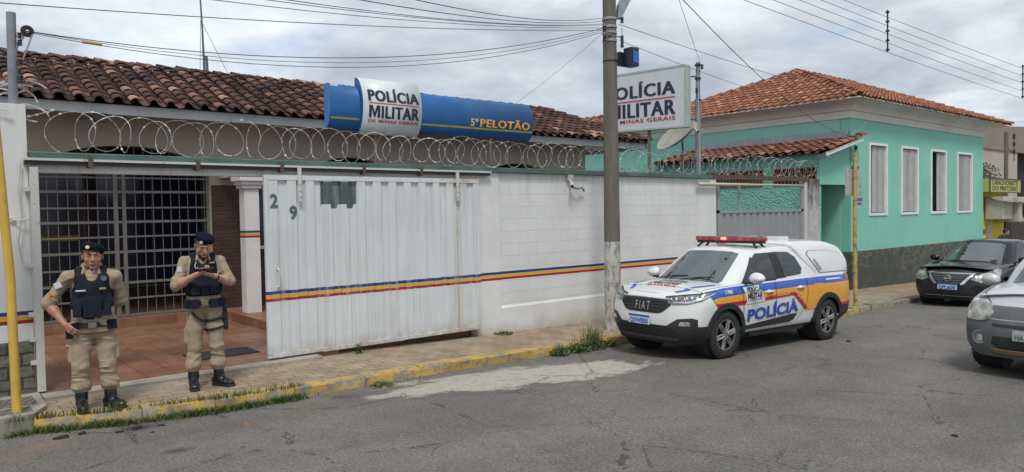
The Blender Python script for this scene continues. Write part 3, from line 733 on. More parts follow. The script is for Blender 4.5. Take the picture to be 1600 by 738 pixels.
gh = empty('green_house', (20.8, 9.82, -.4)); tag(gh, 'mint green corner house with four tall shuttered windows and a hipped orange tile roof', 'house')
GX0, GX1, GY0 = 20.82, 31.4, 9.82
WIN = [(21.99, 23.10), (24.20, 25.40), (26.52, 27.74), (28.85, 30.2)]
def gwall(bm, z0, z1):
    cuts = [GX0] + [v for a, b in WIN for v in (a, b)] + [GX1]
    if z1 <= 1.78 or z0 >= 3.78: box(bm, GX0, GY0, z0, GX1, GY0 + .3, z1); return
for (z0, z1) in ((.70, 1.79), (3.79, 4.50)):
    pass
bm = B(); box(bm, GX0, GY0, .70, GX1, GY0 + .3, 1.79); box(bm, GX0, GY0, 3.79, GX1, GY0 + .3, 4.50)
ed_ = [GX0] + [v for a, b in WIN for v in (a, b)] + [GX1]
for i in range(0, len(ed_), 2): box(bm, ed_[i], GY0, 1.79, ed_[i + 1], GY0 + .3, 3.79)
bmesh.ops.remove_doubles(bm, verts=bm.verts, dist=.0005)
P('front_wall', bm, MGRN, gh)
bm = B(); box(bm, GX0 - .02, GY0 + .303, -.7, GX0 + .28, 22., 4.50); P('side_wall', bm, MGRN2, gh)
bm = B(); box(bm, GX1 - .3, GY0 + .31, -1., GX1, 17.4, 4.8); P('side_wall', bm, MGRN, gh)
bm = B(); box(bm, GX0 - .02, GY0 - .03, -1.2, GX1 + .02, GY0 + .28, .70); P('dado', bm, MDADO, gh)
# frieze band and flared cornice
bm = B(); box(bm, GX0 - .05, GY0 - .03, 4.50, GX1 + .03, GY0 + .3, 4.70); box(bm, GX0 - .05, GY0 + .305, 4.50, GX0 + .28, 22., 4.70); P('frieze', bm, MMOULD, gh)
bm = B()
pr = [(.0, 4.70), (.05, 4.72), (.07, 4.78), (.20, 4.90), (.40, 4.98), (.44, 4.985), (.44, 5.02)]
ra = [bm.verts.new((GX1 + .9 if o_ > .1 else GX1 + .05 + o_, GY0 - .03 - o_, z)) for o_, z in pr]
rb = [bm.verts.new((GX0 - .05 - o_, GY0 - .03 - o_, z)) for o_, z in pr]
rc = [bm.verts.new((GX0 - .05 - o_, 22., z)) for o_, z in pr]
for a, b in ((ra, rb), (rb, rc)):
    for k in range(len(pr) - 1): bm.faces.new((a[k], b[k], b[k + 1], a[k + 1]))
fixn(bm); P('cornice', bm, MMOULD2, gh, smooth=True, angle=40)
MSHUT = simple('white_shutter_paint', (.74, .745, .73), .6, var=.1, sc=3)
MIN = simple('dark_interior', (.012, .014, .018), .9, var=0)  # near-black colour paints in the shade inside rooms and openings
for i, (a, b) in enumerate(WIN):
    z0, z1 = 1.79, 3.79
    bm = B()
    for q in ((a - .06, GY0 - .03, z0 - .08, b + .06, GY0 + .1, z0), (a - .06, GY0 - .03, z1, b + .06, GY0 + .1, z1 + .07), (a - .06, GY0 - .03, z0, a + .03, GY0 + .12, z1), (b - .03, GY0 - .03, z0, b + .06, GY0 + .12, z1)): box(bm, *q)
    wf = P('window', bm, MSHUT, gh)
    bm = B(); box(bm, a + .02, GY0 + .28, z0, b - .02, GY0 + .30, z1); P('pane', bm, MIN if i != 2 else MGLASSD, wf)  # near-black sheet stands for the unlit room; third window has real glass
    bm = B(); w0 = (b - a)
    # folded shutter leaves
    gap = (.22, .10, .30, .12)[i] * w0
    xs_ = lin(a + .03 + gap, b - .03, 5); ys_ = [GY0 + (.06, .015, .05, .01, .04)[k] for k in range(5)]
    if i == 2: xs_ = lin(a + .55 * w0, b - .03, 4); ys_ = [GY0 + v for v in (.08, .02, .07, .02)]
    for k in range(len(xs_) - 1):
        v_ = [bm.verts.new(p) for p in ((xs_[k] + .006, ys_[k], z0 + .02), (xs_[k + 1] - .006, ys_[k + 1], z0 + .02), (xs_[k + 1] - .006, ys_[k + 1], z1 - .02), (xs_[k] + .006, ys_[k], z1 - .02))]
        f_ = bm.faces.new(v_); bmesh.ops.solidify(bm, geom=[f_], thickness=.03)
    P('shutter', bm, MSHUT, wf)
# roofs
sg_ = .43
ap = Vector((24.4, 13.4, 6.67)); C1 = Vector((20.38, 9.38, 4.98))
Lh = math.hypot(4.0, 4.0 * sg_); Vf = Vector((0, 1, sg_)).normalized(); Vs = Vector((1, 0, sg_)).normalized()
tiles('front_roof', (20.38, 9.36, 4.98), (1, 0, 0), Vf, 12.6, Lh, lambda u, v: (u > v * .92 - .1) and (u < 12.62 - v * .92 + .1), MT_NEW, gh, sp=.24, ex=.33, rng=random.Random(8))
tiles('side_roof', (20.36, 9.38, 4.98), (0, 1, 0), Vs, 12.6, Lh, lambda u, v: (u > v * .92 - .1) and (v < 1.6 or u < 8.1 - v * .92), MT_NEW, gh, sp=.24, ex=.33, rng=random.Random(9))
bm = B()
for q in (((20.4, 9.4, 4.97), (33.0, 9.4, 4.97), (29., 13.4, 6.65), (24.4, 13.4, 6.65)), ((20.4, 9.4, 4.97), (24.4, 13.4, 6.65), (22.0, 15.9, 5.66), (22.0, 22., 5.66), (20.4, 22., 4.97)), ((33., 9.4, 4.97), (33., 17.4, 4.97), (29., 13.4, 6.65)),
          ((33., 17.4, 4.97), (23.6, 17.4, 4.97), (22.0, 15.9, 5.66), (24.4, 13.4, 6.65), (29., 13.4, 6.65)), ((22.0, 15.9, 5.66), (23.6, 17.4, 4.97), (23.6, 22., 4.97), (22., 22., 5.66))):
    bm.faces.new([bm.verts.new(p) for p in q])
P('roof_deck', bm, MT_NEW, gh)
bm = B(); box(bm, GX1, 9.40, 4.96, 32.95, 17.3, 4.985); P('eave_board', bm, MMOULD2, gh)
for a, b, sd_ in (((20.36, 9.36, 5.03), ap + Vector((0, 0, .06)), 2), (ap + Vector((0, 0, .06)), (29.0, 13.4, 6.73), 3), ((33.05, 9.35, 5.03), (29., 13.4, 6.73), 4), (ap + Vector((0, 0, .06)), (22.0, 15.9, 5.73), 5), ((22.0, 15.9, 5.73), (22.0, 22, 5.73), 6)):
    ridge('ridge_tiles', a, b, MT_NEW, gh, r=.12, seed=sd_, tl=.35)
# lean-to annex with rough rendered side wall, vent bricks, tiles and flashing
an = gh
bm = B(); box(bm, 19.04, 9.86, -.7, 19.2, 21.5, 3.47); P('rough_side_wall', bm, MGRNR, an)
bm = B()
box(bm, 19.06, GY0 + .01, 2.60, GX0 - .023, GY0 + .25, 3.40)
prism(bm, [(19.06, 3.40), (20.797, 3.40), (20.797, 3.87)], lambda u, v, k: (u, GY0 + .01 + .24 * k, v)); fixn(bm)
P('porch_front', bm, MGRN, an)
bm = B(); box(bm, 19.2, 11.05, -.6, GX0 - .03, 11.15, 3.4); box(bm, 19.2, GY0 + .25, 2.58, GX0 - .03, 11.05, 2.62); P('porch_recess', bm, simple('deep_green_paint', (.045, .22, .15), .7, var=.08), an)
bm = B(); box(bm, 19.22, 11.02, -.6, GX0 - .04, 11.05, .45); P('recess_dado', bm, MDADO, an)
for i in range(3):
    bm = B(); box(bm, 19.22, 10.05 + i * .3, -.6, GX0 - .04, 10.35 + i * .3, -.32 + .17 * i); P('step', bm, MCON, an)
for a, b in ((9.92, 11.15), (11.50, 13.35)):
    bm = B(); z0, z1 = 2.66, 3.06
    z0 = 2.63
    nrow = 4; hh = (z1 - z0) / nrow; n_ = int((b - a) / .105); ww = (b - a) / n_
    for q in range(nrow + 1): box(bm, 19.015, a, z0 + q * hh - .014, 19.038, b, z0 + q * hh + .014)
    for q in range(n_ + 1): box(bm, 19.018, a + q * ww - .016, z0, 19.037, a + q * ww + .016, z1)
    vb = P('vent_bricks', bm, simple('clay_vent_brick', (.25, .11, .07), .9, var=.3, obj=False), an)
    bm = B(); box(bm, 19.030, a, z0, 19.036, b, z1); P('vent_shade', bm, MIN, vb)  # dark sheet painting the shadow in the gaps of the vent bricks
Vl = Vector((20.72 - 18.82, 0, 3.88 - 3.42)).normalized()
tiles('lean_to_roof', (18.82, 9.52, 3.42), (0, 1, 0), Vl, 5.6, 1.94, lambda u, v: True, MT_MID, an, sp=.26, ex=.33, rng=random.Random(12))
bm = B(); bm.faces.new([bm.verts.new(p) for p in ((18.9, 9.6, 3.43), (20.79, 9.6, 3.89), (20.79, 15.1, 3.89), (18.9, 15.1, 3.43))]); P('roof_deck', bm, MT_OLD, an)
ridge('verge_tiles', (18.85, 9.55, 3.49), (20.85, 9.55, 3.97), MT_NEW, an, r=.10, seed=9, tl=.3)
bm = B(); prism(bm, [(18.86, 3.34), (20.9, 3.83), (20.9, 3.93), (18.86, 3.44)], lambda u, v, k: (u, 9.50 + .05 * k, v)); fixn(bm); P('barge_board', bm, MSHUT, an)
bm = B(); box(bm, 18.9, 9.55, 3.30, 19.06, 9.84, 3.40); P('gutter_end', bm, MGALV, an)
bm = B(); prism(bm, [(20.70, 3.92), (20.775, 3.93), (20.775, 4.16), (20.70, 4.16)], lambda u, v, k: (u, 9.86 + 5.2 * k, v)); fixn(bm); P('flashing', bm, MGALV, an)
bm = B(); tube(bm, [(19.5, 9.95, .55), (20.65, 10.0, .02)], .02, 8); P('handrail', bm, MSHUT, an)
mb = empty('electric_meter_box', (19.9, 11.0, 1.95)); tag(mb, 'small pale meter box on the dark green wall of the porch recess', 'meter box')
bm = B(); box(bm, 19.75, 10.98, 1.95, 20.2, 11.05, 2.3, bev=.01); P('case', bm, MCREAM, mb)
bm = B(); box(bm, 19.92, 10.972, 2.05, 20.12, 10.982, 2.22); P('meter_window', bm, MGLASSD, mb)
bm = B(); box(bm, 18.995, 16.4, 3.0, 19.035, 16.75, 3.25); P('electric_box', bm, simple('grey_box_plastic', (.25, .3, .3), .5), gh)
# ================================================================== neighbour's gate and pillar
ng = empty('neighbour_gate', (14.4, 9.88, -.3)); tag(ng, 'grey corrugated yard gate with open frame above, between white wall and mildewed pillar', 'gate')
MGG = m_rusty('faded_grey_gate_paint', (.27, .29, .31), .66)
bm = B(); pr_ = []; X = 14.45
while X < 18.1: pr_ += [(X, 9.84), (X + .14, 9.84), (X + .16, 9.87), (X + .26, 9.87)]; X += .28
lo = [bm.verts.new((x, y, -.25)) for x, y in pr_]; hi = [bm.verts.new((x, y, 1.88)) for x, y in pr_]
for i in range(len(pr_) - 1): bm.faces.new((lo[i], lo[i + 1], hi[i + 1], hi[i]))
P('corrugated_panel', bm, MGG, ng)
bm = B()
for q in ((14.38, 9.83, 1.88, 18.2, 9.88, 1.95), (14.38, 9.83, -.3, 14.46, 9.88, 2.55), (18.1, 9.83, -.3, 18.2, 9.88, 2.62), (14.38, 9.83, -.32, 18.2, 9.88, -.25), (15.25, 9.84, 1.95, 15.32, 9.87, 2.52)): box(bm, *q)
P('gate_frame', bm, MGG, ng)
bm = B(); box(bm, 14.05, 9.78, 2.66, 18.45, 9.86, 2.76); P('top_track', bm, MRUSTD, ng)
bm = B(); tube(bm, [(13.5, 9.72, 2.53), (15.2, 9.72, 2.54), (18.2, 9.80, 2.56)], [.045, .03, .015], 8); P('guide_pipe', bm, MCREAM, ng)
bm = B(); box(bm, 18.22, 9.80, -.4, 18.36, 9.95, 2.74, bev=.01); P('gate_post', bm, MRW, ng)
m = Mt('mildewed_rough_render', (.5, .5, .48), .9); _x, _y, _z = m.xyz()
c_ = m.ramp(m.noise(4, 7, .7), [(.3, (.36, .365, .35)), (.7, (.58, .58, .56))])
# ramp positions are clamped to 0..1, so rescale first
mk = m.ramp(m.ma('MULTIPLY', m.ma('ADD', m.ma('MULTIPLY', _z, .35), m.ma('MULTIPLY', m.noise(3.5, 8, .75, vec=m.pos(scale=(2, 2, .5))), 1.1)), .5), [(.60, 0.), (.76, .92)])
m.col(m.mix(mk, c_, (.05, .052, .045))); m.bump(m.noise(22, 5, .7), 1., .03); MMIL = m.m
rp = obj('rough_pillar', (lambda b: (box(b, 18.38, 9.80, -.5, 19.0, 10.0, 2.74, bev=.02), b)[1])(B()), MMIL)
tag(rp, 'rough rendered pale pillar with black mildew on top beside the green porch', 'pillar')
# ================================================================== blue curved sign
MBLUE = simple('blue_sign_paint', (.008, .10, .30), .35, var=.14, sc=3, spec=.5)
MLBLUE = simple('pale_blue_sign_end', (.045, .20, .50), .4, var=.1)
MSIGNW = simple('white_sign_face', (.60, .63, .64), .4, var=.06, sc=5)
MLET = simple('navy_letters', (.012, .02, .045), .45, var=.1)
MLETR = simple('red_letters', (.42, .03, .035), .5, var=.1)
MLETY = simple('amber_letters', (.72, .38, .04), .5, var=.12)
MSTRIP = simple('olive_yellow_stripe', (.40, .36, .04), .5, var=.1)
bs = empty('curved_sign', (7.0, 10.3, 3.2)); tag(bs, 'long blue curved sign with white panel POLÍCIA MILITAR and 5º PELOTÃO', 'sign')
def arcY(z, z0, z1, dep, yb):
    t = (z - z0) / (z1 - z0) * 2 - 1; return yb - dep * math.sqrt(max(0, 1 - .92 * t * t))
def bowed(x0, x1, z0, z1, dep, yb, mat_i=0, end_i=1):
    bm = B(); n = 18; zs = [z0 + (z1 - z0) * k / n for k in range(n + 1)]
    L_ = [bm.verts.new((x0, arcY(z, z0, z1, dep, yb), z)) for z in zs]; R_ = [bm.verts.new((x1, arcY(z, z0, z1, dep, yb), z)) for z in zs]
    for k in range(n): f = bm.faces.new((L_[k], R_[k], R_[k + 1], L_[k + 1])); f.material_index = mat_i; f.smooth = True
    bl = [bm.verts.new((x0, yb, z0)), bm.verts.new((x0, yb, z1))]; br = [bm.verts.new((x1, yb, z0)), bm.verts.new((x1, yb, z1))]
    for f in (bm.faces.new(L_ + [bl[1], bl[0]]), bm.faces.new(R_[::-1] + [br[0], br[1]]), bm.faces.new((bl[0], bl[1], br[1], br[0])), bm.faces.new((L_[0], bl[0], br[0], R_[0])), bm.faces.new((L_[-1], R_[-1], br[1], bl[1]))): f.material_index = end_i
    return bm
a_blue = (3.285, 3.96, .20, 10.33); a_wh = (3.225, 4.09, .26, 10.30)
P('blue_panel', bowed(5.02, 9.06, a_blue[0], a_blue[1], a_blue[2], a_blue[3]), None, bs, mats=[MBLUE, MLBLUE])
P('white_panel', bowed(5.52, 6.58, a_wh[0], a_wh[1], a_wh[2], a_wh[3]), None, bs, mats=[MSIGNW, MBLUE])
def onb(a, e=.004): return lambda u, v: (u, arcY(v, *a) - e, v)
def sgn(txt, x0, z0, wd, h, mat, a, bold=.03, nm='lettering', e=.005):
    bm = bold_text(txt, wd, h, bold); grid_cut(bm, .05)
    for v in bm.verts: v.co = Vector(onb(a, e + v.co.z)(x0 + v.co.x, z0 + v.co.y))
    P(nm, bm, mat, bs)
sgn('POLÍCIA', 5.62, 3.73, .90, .17, MLET, a_wh, .06); sgn('MILITAR', 5.62, 3.475, .90, .185, MLET, a_wh, .042); sgn('DE MINAS GERAIS', 5.62, 3.405, .90, .04, MLETR, a_wh, .06)
P('red_rule', place(poly_bm([(5.62, 3.688), (6.52, 3.688), (6.52, 3.703), (5.62, 3.703)]), onb(a_wh, .003), .06), MLETR, bs)
sgn('5º', 7.63, 3.475, .155, .125, simple('pale_yellow_letters', (.62, .55, .22), .5), a_blue, .03); sgn('PELOTÃO', 7.83, 3.475, 1.13, .128, MLETY, a_blue, .055, e=.012)
for x0, x1 in ((5.04, 5.515), (6.585, 9.05)):
    P('yellow_stripe', place(poly_bm([(x0, 3.425), (x1, 3.425), (x1, 3.455), (x0, 3.455)]), onb(a_blue, .003), .2), MSTRIP, bs)
bm = B(); box(bm, 5.08, arcY(3.93, *a_blue) - .006, 3.925, 5.20, arcY(3.93, *a_blue) + .02, 3.955); P('peeling_sticker', bm, MSIGNW, bs)
MPOST = m_rusty('brown_sign_post', (.16, .12, .10), .6)
for X in (5.83, 8.14):
    bm = B(); tube(bm, [(X, 10.25, -.2), (X, 10.25, 3.3)], .022, 8); P('post', bm, MPOST, bs)
# ================================================================== projecting box sign
ps = empty('projecting_sign', (13.6, 11.2, 3.8)); tag(ps, 'white box sign reading POLÍCIA MILITAR behind the concrete utility pole', 'sign')
def tz(y, z): return z + (y - 10.1) * .035      # the box hangs slightly out of level
bm = B(); x0, x1, y0, y1 = 13.58, 13.74, 10.1, 12.46
vs = [bm.verts.new((x, y, tz(y, z))) for x in (x0, x1) for y in (y0, y1) for z in (3.835, 5.19)]
for f in ((0, 1, 3, 2), (4, 6, 7, 5), (0, 4, 5, 1), (2, 3, 7, 6), (0, 2, 6, 4), (1, 5, 7, 3)): bm.faces.new([vs[i] for i in f])
fixn(bm); P('light_box', bm, simple('white_light_box', (.58, .61, .64), .35, var=.05, sc=4), ps)
MEDGE = simple('pale_green_frame', (.38, .44, .40), .5)
bm = B()
for (ya, za, yb, zb) in ((y0, 5.19, y1, 5.19), (y0, 3.835, y1, 3.835), (y0, 3.82, y0, 5.2), (y1, 3.82, y1, 5.2)):
    tube(bm, [(13.66, ya, tz(ya, za)), (13.66, yb, tz(yb, zb))], .03 if ya != yb else .03, 4)
for v in bm.verts: v.co.x = 13.66 + (v.co.x - 13.66) * 4.2
P('frame', bm, MEDGE, ps)
def onp(txt, yl, z0, wd, h, mat, bold=.03, nm='lettering'):
    bm = bold_text(txt, wd, h, bold)
    for v in bm.verts:
        y = yl - v.co.x; v.co = Vector((13.573 - v.co.z, y, tz(y, z0 + v.co.y)))
    P(nm, bm, mat, ps)
onp('POLÍCIA', 12.44, 4.60, 2.06, .29, MLET, .06); onp('MILITAR', 12.44, 4.14, 2.06, .33, MLET, .05); onp('DE MINAS GERAIS', 12.42, 4.01, 2.04, .085, MLETR, .05)
bm = place(poly_bm([(12.42, 4.51), (10.38, 4.51), (10.38, 4.535), (12.42, 4.535)]), lambda u, v: (13.572, u, tz(u, v))); P('red_rule', bm, MLETR, ps)
bm = B()
for zz in (4.0, 4.95): tube(bm, [(13.72, 10.12, zz), (13.86, 9.96, zz)], .02, 6)
tube(bm, [(13.66, 11.2, 3.86), (13.66, 11.2, -.2)], .04, 8); P('bracket', bm, MPOST, ps)
# ================================================================== poles
m = Mt('weathered_concrete_pole', (.2, .18, .15), .9); _x, _y, _z = m.xyz()
c_ = m.ramp(m.noise(2.5, 8, .7, vec=m.pos(scale=(3, 3, .5))), [(.3, (.095, .085, .073)), (.7, (.165, .15, .13))])
wm_ = m.ma('MULTIPLY', m.ramp(m.noise(7, 8, .78, vec=m.pos(scale=(1.5, 1.5, .7))), [(.42, 0.), (.54, .95)]), m.ma('LESS_THAN', _z, 1.43))
c_ = m.mix(m.ma('MULTIPLY', m.ma('LESS_THAN', _z, 1.43), .35), c_, (.36, .345, .32))
m.col(m.mix(wm_, c_, (.50, .485, .455))); m.bump(m.noise(30, 5, .7), .5, .01); MPOLE = m.m
up = empty('utility_pole', (9.80, 8.9, -.15)); tag(up, 'thick concrete utility pole with peeling whitewash at its foot, in front of the white wall', 'utility pole')
bm = B(); tube(bm, [(9.80, 8.9, -.5), (9.80, 8.9, 1.5), (9.80, 8.9, 5.), (9.80, 8.9, 9.)], [.150, .142, .120, .102], 24)
P('concrete_pole', bm, MPOLE, up, smooth=True, angle=60)
for zz in (4.98, 5.12, 5.22, 5.36):
    bm = B(); lathe(bm, [(.121, -.02), (.131, -.02), (.131, .02), (.121, .02)], 20, (9.8, 8.9, zz)); P('steel_band', bm, MGALV, up)
MINS = simple('brown_ceramic_insulator', (.03, .018, .015), .3)
def insul(par, c, ax='z', r=.035, h=.11):
    bm = B(); pr = []
    for k in range(4): z = -h / 2 + h * k / 4; pr += [(r * .45, z), (r, z + h * .08), (r * .95, z + h * .15), (r * .45, z + h * .2)]
    lathe(bm, pr, 10, c, ax, cap=True); P('insulator', bm, MINS, par, smooth=True, angle=50)
for c in ((9.56, 8.80, 5.14), (9.56, 8.80, 4.98), (10.06, 8.84, 5.05), (10.06, 8.84, 4.94), (10.02, 8.8, 5.36)): insul(up, c)
for c in ((9.56, 8.8), (10.06, 8.84)):
    bm = B(); tube(bm, [(c[0], c[1], 4.9), (c[0], c[1], 5.24)], .008, 6); tube(bm, [(c[0], c[1], 5.06), (9.8, 8.8, 5.06)], .012, 6); P('bolt_rack', bm, MGALV, up)
bm = B(); prism(bm, [(9.93, 5.38), (10.02, 5.38), (10.62, 6.25), (10.62, 6.4), (10.5, 6.4), (9.97, 5.62)], lambda u, v, k: (u, 8.82 + .06 * k, v)); fixn(bm); P('arm_bracket', bm, MGALV, up)
bm = B(); box(bm, 9.3, 8.74, 6.35, 11.4, 8.84, 6.47); P('cross_arm', bm, MPOLE, up)
bx = empty('blue_junction_box', (9.98, 8.68, 4.55)); tag(bx, 'dark blue terminal box strapped to the side of the concrete utility pole', 'junction box')
bm = B(); box(bm, 9.93, 8.50, 4.50, 10.12, 8.70, 4.83, bev=.02); P('case', bm, simple('black_blue_plastic', (.012, .016, .035), .35), bx)
bm = B(); box(bm, 9.95, 8.490, 4.56, 10.10, 8.499, 4.76, bev=.003); P('blue_label', bm, simple('bright_blue_label', (.02, .10, .42), .4, var=.5, sc=14), bx)
bm = B(); box(bm, 9.83, 8.70, 4.52, 10.0, 8.76, 4.76); lathe(bm, [(.123, -.012), (.13, -.012), (.13, .012), (.123, .012)], 20, (9.8, 8.9, 4.62)); P('strap_bracket', bm, MBLK, bx)
# service posts
s1 = empty('service_post', (1.07, 9.93, 3.27)); tag(s1, 'grey tubular service post with insulators on top of the near white pillar', 'post')
bm = B(); tube(bm, [(1.07, 9.93, 3.2), (1.08, 9.93, 4.30)], .047, 14); P('tube', bm, MGREYP, s1, smooth=True, angle=60)
for zz in (4.05, 3.97, 3.75, 3.57): insul(s1, (1.15, 9.90, zz), r=.028, h=.07)
s2 = empty('service_post', (13.87, 9.95, 2.7)); tag(s2, 'grey steel service post rising behind the white wall at the end of the box sign', 'post')
bm = B(); tube(bm, [(13.86, 9.97, -.3), (13.86, 9.97, 4.45)], .062, 14); tube(bm, [(13.865, 9.97, 4.45), (13.88, 9.97, 5.26)], .048, 14); P('tube', bm, MGREYP, s2, smooth=True, angle=60)
for z_ in (4.42, 4.9, 5.2):
    bm = B(); lathe(bm, [(.05, -.02), (.068, -.02), (.068, .02), (.05, .02)], 14, (13.868, 9.97, z_)); P('clamp', bm, MBLK, s2)
for c in ((13.97, 9.93, 5.17), (13.76, 9.93, 4.62)): insul(s2, c, r=.035, h=.12)
bm = B(); tube(bm, [(13.80, 9.91, 4.6), (13.78, 9.91, 4.0), (13.81, 9.90, 3.3), (13.80, 9.9, 2.8)], .009, 6); P('conduit_cable', bm, MCREAM, s2)
# leaning yellow pole (near) and yellow sign pole (far)
def m_yp():
    m = Mt('worn_yellow_pole_paint', (.55, .34, .05), .6)
    c = m.ramp(m.noise(3, 5, .6), [(.3, (.50, .30, .045)), (.7, (.62, .40, .07))])
    c = m.mix(m.ramp(m.noise(14, 7, .75), [(.60, 0.), (.68, .9)]), c, (.10, .055, .025)); m.col(c); return m.m
MYP = m_yp(); MYP2 = m_rusty('faded_yellow_pole_paint', (.46, .34, .10), .50, (.13, .08, .05))
y1_ = empty('yellow_pole', (.87, 8.83, .045)); tag(y1_, 'leaning yellow steel pole standing on the slab at the near corner', 'pole')
bm = B(); tube(bm, [(.885, 8.83, .03), (.875, 8.86, 1.4), (.805, 8.9, 2.9), (.77, 8.92, 3.6)], [.042, .042, .040, .040], 14); P('pole_tube', bm, MYP, y1_, smooth=True, angle=60)
bm = B(); box(bm, .18, 8.86, 2.42, .775, 8.88, 3.4); P('sign_plate_back', bm, simple('brown_sign_back', (.10, .06, .05), .6), y1_)
y2_ = empty('street_sign', (16.8, 7.8, -.27)); tag(y2_, 'faded yellow pole with rusty white sign board before the green house corner', 'sign')
bm = B(); tube(bm, [(16.80, 7.82, -.3), (16.86, 7.86, 1.6), (16.93, 7.88, 3.22)], .045, 12); P('pole_tube', bm, MYP2, y2_, smooth=True, angle=60)
bm = B(); box(bm, 16.60, 7.94, 2.24, 17.36, 7.965, 2.84, bev=.01); P('sign_board', bm, m_rusty('rusting_white_board', (.40, .41, .39), .52, (.22, .13, .08)), y2_)
bm = B(); box(bm, 17.02, 7.91, 2.0, 17.33, 7.925, 2.22); P('notice', bm, simple('lilac_notice', (.38, .36, .46), .6), y2_)
bm = B(); box(bm, 17.03, 7.902, 2.12, 17.32, 7.909, 2.18); box(bm, 17.06, 7.902, 2.04, 17.29, 7.909, 2.07); P('notice_band', bm, simple('purple_band', (.10, .07, .25), .6), y2_)
wp = obj('house_number_plate', (lambda b: (box(b, 20.86, 9.795, 3.04, 21.25, 9.815, 3.14), b)[1])(B()), simple('navy_enamel', (.012, .015, .03), .4)); tag(wp, 'small dark street plate on the corner of the green house above the sign pole', 'plate')
cr_ = empty('wall_insulator_rack', (20.72, 9.78, 3.6)); tag(cr_, 'vertical rack of dark insulators on the corner of the green house', 'insulator rack')
bm = B(); tube(bm, [(20.90, 9.74, 3.25), (20.90, 9.74, 3.98)], .012, 6); tube(bm, [(20.90, 9.74, 3.3), (20.90, 9.82, 3.3)], .01, 6); tube(bm, [(20.90, 9.74, 3.9), (20.90, 9.82, 3.9)], .01, 6); P('rack', bm, MBLK, cr_)
for zz in (3.9, 3.65, 3.4): insul(cr_, (20.90, 9.70, zz), r=.045, h=.12)
# ================================================================== wires
MWIRE = simple('black_cable', (.018, .018, .02), .6, var=0)
def wire(name, a, b, sag, r, label, group='overhead wires', n=24, mat=None):
    a = Vector(a); b = Vector(b); pts = []
    for k in range(n + 1):
        t = k / n; p = a.lerp(b, t); p.z -= sag * 4 * t * (1 - t); pts.append(p)
    bm = B(); tube(bm, [p - a for p in pts], r * .42, 6)
    o = obj(name, bm, mat or MWIRE, smooth=True, loc=a); return tag(o, label, 'cable', group)
wire('service_cable', (1.2, 9.86, 4.10), (9.58, 8.86, 5.16), .40, .012, 'upper black service cable from the near post spool to the utility pole')
wire('service_cable', (1.2, 9.86, 4.09), (9.58, 8.86, 5.10), .50, .010, 'lower black service cable from the near post spool to the utility pole')
wire('service_cable', (1.2, 9.86, 4.10), (9.58, 8.86, 5.13), .455, .008, 'middle thin service cable from the near post spool to the utility pole')
def ext(a, b, k): a = Vector(a); b = Vector(b); return tuple(b + (a - b) * k)
wl = [((2.28, 8.0, 4.20), (9.58, 8.86, 5.13), .010, 'lowest of the fan of wires coming from upper left to the utility pole'),
      ((4.03, 8.0, 4.5), (9.58, 8.86, 5.17), .009, 'second lowest of the fan of wires from upper left to the utility pole'),
      ((4.13, 7.0, 4.29), (9.6, 8.85, 5.22), .008, 'third lowest of the fan of wires from upper left to the utility pole'),
      ((4.13, 6.5, 4.17), (9.6, 8.85, 5.24), .008, 'fourth lowest of the fan of wires from upper left to the utility pole'),
      ((4.42, 6.0, 4.11), (9.6, 8.8, 5.28), .009, 'fifth lowest of the fan of wires from upper left to the utility pole'),
      ((4.92, 6.0, 4.19), (9.6, 8.8, 5.34), .009, 'highest of the fan of wires from upper left to the utility pole')]
for a, b, r_, lb in wl: wire('overhead_wire', ext(a, b, 1.7), b, .16, r_, lb)
wire('overhead_wire', (10.04, 8.9, 5.31), (44.2, 12.0, 6.19), .55, .012, 'upper wire running from the utility pole to the right over the green house')
wire('overhead_wire', (10.04, 8.9, 5.03), (38., 15.0, 6.3), .5, .010, 'lower wire running from the utility pole to the right behind the green roof')
wire('drop_cable', (7.0, 6.1, 6.9), (13.90, 9.93, 5.26), .12, .010, 'dark cable dropping steeply from above onto the grey post beside the box sign')
wire('drop_cable', (5.7, 4.5, 4.2), (20.88, 9.70, 3.95), .35, .012, 'thick cable falling diagonally to the corner of the green house')
wire('guy_wire', (9.58, 8.86, 5.08), (11.62, 14.0, 4.5), .05, .007, 'thin guy wire from the utility pole down to the police house roof')
lines = []
for i, (z0_, z1_, nm_) in enumerate(((5.04, 4.71, 'lowest'), (5.20, 4.90, 'second lowest'), (5.35, 5.10, 'middle'), (5.48, 5.28, 'second highest'), (5.62, 5.47, 'highest'))):
    a = (9.84 + .0, 6., z0_); b = (22.0, 6., z1_)
    wire('overhead_wire', ext(a, b, 1.5), ext(b, a, 1.35), .10, .010, nm_ + ' of the five parallel street wires crossing the upper right sky')
for X, z0_, z1_, lb in ((14.18, 4.83, 5.60, 'short vertical spacer rod joining parallel street wires in the sky, left one'), (22.0, 4.66, 5.5, 'short vertical spacer rod joining parallel street wires at the right edge of the sky')):
    bm = B(); tube(bm, [(X, 6., z0_), (X, 6., z1_)], .014, 6)
    for k in range(5): z_ = z0_ + .04 + (z1_ - z0_ - .08) * k / 4; box(bm, X - .03, 5.975, z_ - .015, X + .03, 6.025, z_ + .015)
    tag(obj('wire_spacer', bm, MDARK), lb, 'spacer', 'wire spacers')
